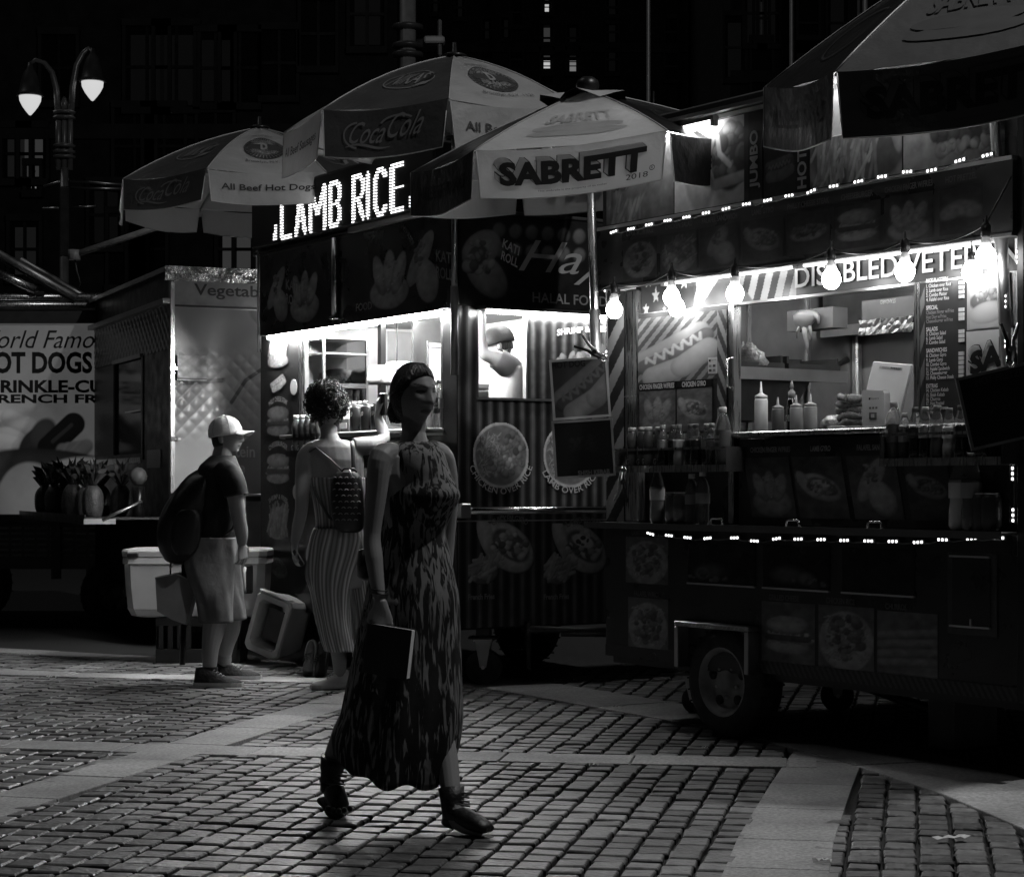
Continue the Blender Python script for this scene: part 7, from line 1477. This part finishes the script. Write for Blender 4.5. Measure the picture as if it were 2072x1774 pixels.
# dustpan carried behind him on its long handle
t = thing('dustpan', 'pale upright dustpan on a dark handle standing behind the man in the cap', 'dustpan', PM @ T(*m_(358, 1205, -.05))); m = MB(); DP_ = mat('dustpan_plastic', .15, .5, var=.15)
S_ = lambda u, v: ((u - 358) / F * (YM - .05), -(v - 1205) / F * (YM - .05))
front = [S_(318, 1168), S_(360, 1160), S_(401, 1178), S_(380, 1262), S_(352, 1252), S_(322, 1235)]
m.prism(front, -.07, -.062, DP_); m.prism(front, .09, .098, DP_)
for i in (1, 2, 3, 4, 5):
    a, b = front[i], front[(i + 1) % 6]
    if i >= 2: m.add([(a[0], -.062, a[1]), (b[0], -.062, b[1]), (b[0], .09, b[1]), (a[0], .09, a[1])], [(0, 1, 2, 3)], DP_)
m.tube([(a[0], -.066, a[1]) for a in front[:3]], .006, LGREY, 6); m.tube([(a[0], .094, a[1]) for a in front[:3]], .006, LGREY, 6); m.build('pan', t)
m = MB(); hx_ = S_(371, 0)[0]; m.tube([(hx_, .02, S_(0, 1090)[1]), (hx_, .02, S_(0, 1264)[1])], .016, BLACK, 8); m.tube([(hx_, .02, S_(0, 1264)[1]), (hx_ - .01, .02, S_(0, 1345)[1])], .018, BLACK, 8); m.tube([(S_(345, 0)[0], 0, S_(0, 1170)[1]), (S_(345, 0)[0], .0, S_(0, 1145)[1]), (S_(347, 0)[0], 0, S_(0, 1130)[1])], .005, CHROME, 6); m.build('handle', t)

# ---------------------------------------------------------------- the curly haired woman at the counter
YC = 12.15; o3 = at(680, 985, YC); PC = T(o3.x, YC, 0)
def c_(u, v, y=0.0): Y = YC + y; return Vector(((u - UC) / F * Y - o3.x, y, H + (VH - v) / F * Y))
wc_ = thing('person', 'curly haired woman in a striped strapless jumpsuit seen from behind at the counter', 'person', PC)
Mh = T(*c_(664, 838, .02)) @ RZ(radians(200)); mb = MB(); sk = .36; head(mb, Mh, .93, 1, True, True)
limb(mb, [c_(664, 850, .02), c_(666, 880, .0), c_(670, 905, 0)], [.055, .052, .085])
mb.loft([ering(c_(u, v).x, 0, c_(u, v).z, hw, hd, radians(12), 24) for v, u, hw, hd in ((890, 670, .10, .06), (905, 674, .17, .08), (930, 678, .18, .10), (975, 682, .165, .105), (1030, 686, .14, .09), (1065, 688, .135, .095), (1110, 686, .165, .12), (1160, 686, .175, .13), (1190, 688, .15, .12))], SKIN)
limb(mb, [c_(640, 905, -.02), c_(619, 925, -.03), c_(613, 975, -.05), c_(610, 1030, -.05), c_(603, 1065, -.05), c_(596, 1098, -.06)], [.050, .058, .050, .040, .038, .025]); hand(mb, c_(596, 1100, -.06), (.05, -.15, -1), (.8, .4, 0), .45, .95, -1)
limb(mb, [c_(715, 903, .02), c_(742, 902, .06), c_(762, 897, .16), c_(777, 887, .22), c_(772, 865, .26), c_(764, 840, .29)], [.052, .058, .048, .040, .037, .025]); hand(mb, c_(764, 838, .29), (.05, .1, 1), (.9, .3, .1), .5, .95, -1)
la = c_(688, 1362, -.05); limb(mb, [c_(668, 1170, 0), c_(668, 1250, -.02), c_(684, 1310, -.04), la], [.09, .07, .052, .036]); ra_ = c_(727, 1372, .15); limb(mb, [c_(706, 1170, .04), c_(722, 1250, .1), c_(728, 1310, .15), ra_], [.09, .07, .052, .036])
limb(mb, [la, c_(680, 1378, -.06)], [.034, .022]); limb(mb, [ra_, c_(734, 1380, .2)], [.034, .022])
body('body', wc_, mb, sk, [], .0065)
m = MB(); cc = c_(660, 816, .03); g = random.Random(5); CURL = mat('curly_hair', .020, .55, spec=.4, var=.5, vs=30, bump=.3, bs=90)
m.loft([ering(cc.x, cc.y, cc.z + .125 * sin(q), .112 * cos(q) + .004, .112 * cos(q) + .004, 0, 26) for q in np.linspace(-1.35, 1.5, 16)], CURL)
for i in range(520):
    a, q = g.random() * 2 * pi, math.asin(max(-.75, min(1, g.uniform(-.8, 1)))); d = Vector((cos(a) * cos(q), sin(a) * cos(q), sin(q))); p = cc + Vector((d.x * .112, d.y * .112, d.z * .122)); e1 = d.orthogonal().normalized(); e2 = d.cross(e1); r = g.uniform(.007, .013); n = 9; ph = g.random() * 6
    m.tube([p + d * (.001 + .034 * k / n * g.uniform(.8, 1.2)) + (e1 * cos(ph + k * 1.1) + e2 * sin(ph + k * 1.1)) * r for k in range(n)], [.0042 - .0022 * k / n for k in range(n)], CURL, 4, smooth=True)
m.loft([ering(c_(664, v).x, .03, c_(664, v).z, hw, .07, 0, 20) for v, hw in ((872, .045), (862, .062), (848, .072), (835, .075))], CURL); m.build('hair', wc_)
N2 = 120; PAT = [(.70 if i % 10 in (0, 3) else .16 if i % 10 in (1, 5, 8) else .36) for i in range(N2)]; LIN = attr_mat('striped_linen', .85, .2, bump=.15, bs=35)
wr3 = lambda a, z: .042 * sin(4 * a + z * 19) + .030 * sin(9 * a - z * 14) + .024 * sin(6 * a + z * 45)
m = MB()
def striped(name, R0, n=4):
    m = MB(); R_ = densify(R0, n); m.loft(R_, LIN, None, False, True, cols=[PAT[i] for _ in R_ for i in range(N2)]); ob = m.build(name, wc_); ob.modifiers.new('t', 'SOLIDIFY').thickness = .003; return ob
striped('top', [ering(c_(u, v).x, 0, c_(u, v).z, hw, hd, radians(12), N2, 2, (lambda a, z: .012 * sin(24 * a)) if v > 968 else None) for v, u, hw, hd in ((966, 682, .172, .113), (985, 683, .170, .115), (1020, 686, .155, .105), (1060, 688, .148, .105), (1085, 688, .155, .115))])
def leg(P, yo, dep): return [ering(c_((a + b) / 2, v).x, yo + q, c_(0, v).z, (b - a) / 2 / F * YC, dep, radians(8), N2, 2.1, wr3 if v > 1090 else None) for v, a, b, q in P]
striped('trousers', leg([(1068, 636, 742, 0), (1090, 628, 746, 0), (1120, 622, 742, 0), (1160, 622, 724, -.01), (1200, 630, 712, -.02), (1250, 640, 712, -.03), (1290, 650, 716, -.04), (1314, 658, 720, -.05)], 0, .145))
striped('trousers', leg([(1090, 676, 750, 0), (1140, 690, 754, .02), (1200, 700, 760, .05), (1250, 706, 764, .09), (1290, 708, 764, .12), (1312, 706, 762, .14)], .05, .13))
CANV = fabric('white_canvas', .68, .75, .06, .15, 60); sneaker(wc_, gz(c_(704, 1389, -.03)), gz(c_(631, 1389, -.12)), .10, CANV, SOLEW, .047); sneaker(wc_, gz(c_(722, 1385, .12)), gz(c_(752, 1380, .30)), .088, CANV, SOLEW, .042)
m = MB(); c = c_(667, 884, .005); m.tube([c + Vector((.060 * cos(a), .058 * sin(a), .006 * sin(a))) for a in [2 * pi * i / 20 for i in range(21)]], .003, BLACK, 5); m.build('necklace', wc_)
PPK = mat('patterned_nylon', .014, .35, spec=.5, var=.3, bump=.2, bs=14); t = thing('backpack', 'small black backpack printed with pale arcs on the curly haired woman', 'backpack', PC); m = MB(); BP_ = [(1076, 712, .05, .05), (1068, 711, .085, .07), (1040, 708, .10, .085), (1000, 707, .10, .085), (970, 706, .09, .075), (955, 706, .06, .05)]
m.loft(densify([ering(c_(u, v).x, -.16, c_(u, v).z, hw, hd, radians(8), 36, 3, lambda a, z: .02 * sin(5 * a + z * 20)) for v, u, hw, hd in BP_], 3), PPK); m.build('bag', t)
m = MB()
for i in range(5):
    for j in range(8):
        u, v = 684 + i * 12 + (j % 2) * 6, 968 + j * 12; p = c_(u, v, 0); x0 = c_(707, v).x; q = (p.x - x0) / .103
        if abs(q) < .9: yy = -.16 - .088 * (1 - abs(q) ** 3) ** .4 - .003; m.tube([(p.x + .011 * cos(a), yy + .006 * abs(cos(a)) * q * q, p.z + .009 * sin(a)) for a in np.linspace(.2, pi - .2, 7)], .0022, GINK, 4)
m.build('printed_pattern', t); m = MB(); m.tube([c_(690, 955, -.19), c_(697, 948, -.20), c_(716, 948, -.20), c_(722, 955, -.19)], .006, PPK, 6); m.tube([c_(707, 950, -.22), c_(712, 965, -.245)], .006, GINK, 6); m.build('handle', t)
for P in ([c_(627, 914, -.10), c_(640, 906, -.115), c_(668, 928, -.13), c_(697, 957, -.16)], [c_(712, 893, -.10), c_(714, 905, -.125), c_(715, 930, -.13), c_(716, 957, -.16)], [c_(634, 985, -.10), c_(645, 1010, -.13), c_(665, 1045, -.15), c_(690, 1064, -.16)]): m = MB(); m.tube(P, .014, mat('strap_grey', .12, .5), 8, flat=.35); m.build('strap', t)
m = MB(); m.box(-.012, .012, -.045, .045, -.07, .07, BLACK, .004); m.build('phone', None, PC @ T(*c_(775, 818, .27)) @ RZ(.5), 'dark phone held up in the raised hand of the curly haired woman', 'phone')
m = MB(); m.box(-.012, .012, -.03, .03, -.055, .055, mat('wallet_leather', .03, .4), .006); m.build('wallet', None, PC @ T(*c_(604, 1128, -.07)) @ RY(radians(-30)), 'dark wallet held low in the left hand of the curly haired woman', 'wallet')

# ---------------------------------------------------------------- the vendor in the lit end window
pv = M_.w(2.3, .63, 0); PV = T(pv.x, pv.y, 0)
def v_(u, v, y=0.0): Y = pv.y + y; return Vector(((u - UC) / F * Y - pv.x, y, H + (VH - v) / F * Y))
vd = thing('person', 'vendor in a dark cap reaching up inside the lit end window', 'person', PV)
Mh = T(*v_(1009, 701)) @ RZ(radians(-100)) @ RX(radians(14)); mb = MB(); sk = .36; head(mb, Mh, .93, 1.05)
limb(mb, [v_(1012, 715), v_(1022, 740), v_(1030, 760)], [.058, .06, .10]); mb.loft([ering(v_(u, v).x, 0, v_(u, v).z, hd, hw, radians(15), 22) for v, u, hw, hd in ((738, 1030, .10, .09), (752, 1034, .18, .11), (800, 1036, .18, .13), (880, 1034, .16, .13), (1000, 1034, .17, .14), (1040, 1034, .12, .12))], SKIN)
limb(mb, [v_(1030, 745, -.10), v_(1018, 733, -.17), v_(998, 722, -.20), v_(978, 712, -.22), v_(972, 685, -.22), v_(975, 640, -.20)], [.06, .062, .050, .042, .038, .027]); hand(mb, v_(975, 637, -.20), (.1, .1, 1), (-.9, 0, .1), .4, 1.0, 1)
limb(mb, [v_(1030, 745, .12), v_(1025, 775, .2), v_(1010, 820, .2), v_(985, 830, .1)], [.06, .055, .042, .03]); hand(mb, v_(984, 830, .09), (-1, -.2, -.1), (0, 0, -1), .5, 1.0, 1)
zf = .42
for s in (-1, 1): limb(mb, [v_(1034, 1020, s * .09), Vector((0.05, s * .1, .95)), Vector((.06, s * .1, zf + .09))], [.10, .065, .045]); limb(mb, [Vector((.06, s * .1, zf + .06)), Vector((-.1, s * .11, zf + .04))], [.04, .035])
body('body', vd, mb, sk, [head_paint(Mh.inverted(), sk, .6, .3)], .0065)
m = MB(); hair_shell(m, Mh, .93, HAIR, lambda x, y, z: y > -.1 and z > -.35, 1.05, .0); m.build('hair', vd)
m = MB(); CB = fabric('dark_cap', .02, .7, .2, .2, 40); m.loft([[p * .97 for p in r] for r in crown], CB, Mh); cp = m.build('cap', vd); m = MB(); m.loft([[Vector((.076 * s_, -.08 - .075 * t * (1 - .55 * s_ * s_) - .012 * (1 - s_ * s_), .028 - .012 * t - .018 * s_ * s_)) for s_ in np.linspace(-1, 1, 15)] for t in np.linspace(-.1, 1, 6)], CB, Mh, False, True, closed=False); b_ = m.build('brim', cp); b_.modifiers.new('t', 'SOLIDIFY').thickness = .004
GT = fabric('grey_tee', .34, .8, .08, .3, 14)
garment('t_shirt', vd, [ering(v_(u, v).x, 0, v_(u, v).z, hd, hw, radians(15), 44, 2.1, lambda a, z: .02 * sin(4 * a + z * 26) + .015 * sin(8 * a - z * 18)) for v, u, hw, hd in ((733, 1027, .08, .078), (741, 1031, .15, .10), (752, 1035, .195, .122), (790, 1037, .20, .14), (850, 1036, .185, .145), (960, 1035, .185, .15))], GT)
m = MB(); m.tube([v_(1033, 746, -.11), v_(1018, 734, -.175), v_(1004, 725, -.198)], [.08, .076, .070], GT, 18, cap=False); m.build('sleeve', vd); m = MB(); m.tube([v_(1033, 746, .12), v_(1026, 775, .2), v_(1020, 795, .205)], [.08, .074, .07], GT, 18, cap=False); m.build('sleeve', vd)
m = MB()
for s in (-1, 1): m.tube([v_(1034, 950, s * .07), Vector((.05, s * .1, .95)), Vector((.06, s * .1, zf + .06))], [.13, .09, .07], fabric('dark_trousers', .03), 16)
m.build('trousers', vd)
for s in (-1, 1): sneaker(vd, Vector((.11, s * .1, zf + .001)), Vector((-.16, s * .11, zf + .001)), .10, SNK, RUBBER, .048)

# ---------------------------------------------------------------- cooler, crate, lid, shoes
YK = 13.75; o4 = at(392, 985, YK)
def k_(u, v, y=0.0): Y = YK + y; return Vector(((u - UC) / F * Y - o4.x, y, H + (VH - v) / F * Y))
COOL = mat('cooler_plastic', .46, .42, var=.10, vs=4, bump=.03, bs=60); PK_ = T(o4.x, YK, 0)
t = thing('cooler', 'big white chest cooler standing on a dark milk crate beside the man in the cap', 'cooler', PK_)
zt_, zb_ = k_(0, 1113).z, k_(0, 1250).z; x0, x1 = k_(246, 0).x, k_(537, 0).x
def rbox(m, x0, x1, y0, y1, z, k, mt=COOL): return [Vector((a, b, z)) for a, b in ((x0 + k, y0), (x1 - k, y0), (x1, y0 + k), (x1, y1 - k), (x1 - k, y1), (x0 + k, y1), (x0, y1 - k), (x0, y0 + k))]
m = MB(); D_ = .48
m.loft([rbox(m, x0 + a, x1 - a, b, D_ - b, z, .05) for a, b, z in ((.10, .08, zb_), (.05, .05, zb_ + .012), (.028, .03, zb_ + .06), (.014, .015, zb_ + .22), (.008, .006, zt_ - .10), (-.004, -.004, zt_ - .095), (.0, .0, zt_ - .05))], COOL, None, True, False); m.build('tub', t)
m = MB(); m.loft([rbox(m, x0 - a, x1 + a, -a, D_ + a, z, .05) for a, z in ((.004, zt_ - .046), (.008, zt_ - .01), (.0, zt_ + .004), (-.03, zt_ + .010))], COOL, None, True, False); m.box(x0 + .04, x0 + .12, -.02, -.004, zt_ - .05, zt_ - .02, BLACK, .006); m.build('lid', t)
m = MB(); xh = x1 + .001; m.box(x1 - .155, x1 - .085, -.022, .004, zt_ - .30, zt_ - .10, BLACK, .01); m.tube([(x1 - .14, -.02, zt_ - .12), (x1 - .14, -.05, zt_ - .15), (x1 - .14, -.05, zt_ - .26), (x1 - .14, -.02, zt_ - .29)], .012, LGREY, 8); m.build('handle', t)
t = thing('milk_crate', 'dark plastic milk crate under the white cooler', 'crate', PK_); xa, xb = k_(312, 0).x, k_(485, 0).x; m = MB(); h = zb_ - .002
m.box(xa, xb, .05, .065, 0.0, .10, BLACK, .004); m.box(xa, xb, .05, .065, .26, h, BLACK, .004); m.box(xa, xb, .41, .425, 0.0, h, BLACK, .004); m.box(xa, xa + .015, .065, .41, 0, h, BLACK, .004); m.box(xb - .015, xb, .065, .41, 0, h, BLACK, .004); m.box(xa, xb, .066, .41, .0, .015, BLACK)
for i in range(9):
    if i != 4: x = xa + .02 + i * (xb - xa - .08) / 8; m.box(x, x + .035, .05, .065, .10, .26, BLACK, .003)
m.build('crate', t)
t = thing('cooler', 'smaller open white cooler tipped on its side against the wheel beside the big cooler', 'cooler', PK_ @ T(*k_(548, 1265, -.10)) @ RZ(radians(-28)) @ RY(radians(18)) @ T(0, 0, .0)); m = MB(); W_, Hh = .145, .205
o_ = [(-W_, -Hh), (W_, -Hh), (W_, Hh), (-W_, Hh)]
def rr(w, h, y, k=.03): return [Vector((a, y, b)) for a, b in ((-w + k, -h), (w - k, -h), (w, -h + k), (w, h - k), (w - k, h), (-w + k, h), (-w, h - k), (-w, -h + k))]
m.loft([rr(W_ * .86, Hh * .88, .26), rr(W_, Hh, .0), rr(W_ * 1.04, Hh * 1.03, -.03), rr(W_ * .98, Hh * .98, -.045), rr(W_ * .78, Hh * .80, -.045), rr(W_ * .72, Hh * .76, .0), rr(W_ * .62, Hh * .66, .22)], COOL, None, True, False); m.build('tub', t)
m = MB(); m.loft([rr(W_ * .52, Hh * .55, .03, .02), rr(W_ * .50, Hh * .53, .05, .02)], mat('cooler_liner', .05, .5), None, True, False); m.build('liner', t); m = MB(); m.box(-W_ * .9, W_ * .9, -.06, .0, Hh * 1.04, Hh * 1.12, COOL, .01); m.build('hinge', t)
# pair of worn shoes lying by the wheel
for i, (u, v, a, lab) in enumerate(((632, 1345, -.6, 'left one of two dark shoes lying on edge behind the curly haired woman'), (652, 1348, -.35, 'right one of two dark shoes lying on edge behind the curly haired woman'))):
    p = at(u, v, 12.9); s_ = thing('shoe', lab, 'shoe', T(p.x, 12.9, .10 if i == 0 else .09) @ RX(radians(62)) @ RY(a), 'pair of loose shoes'); sneaker(s_, (0, -.12, 0), (0, .13, 0), .07, SNK, GREY, .042)
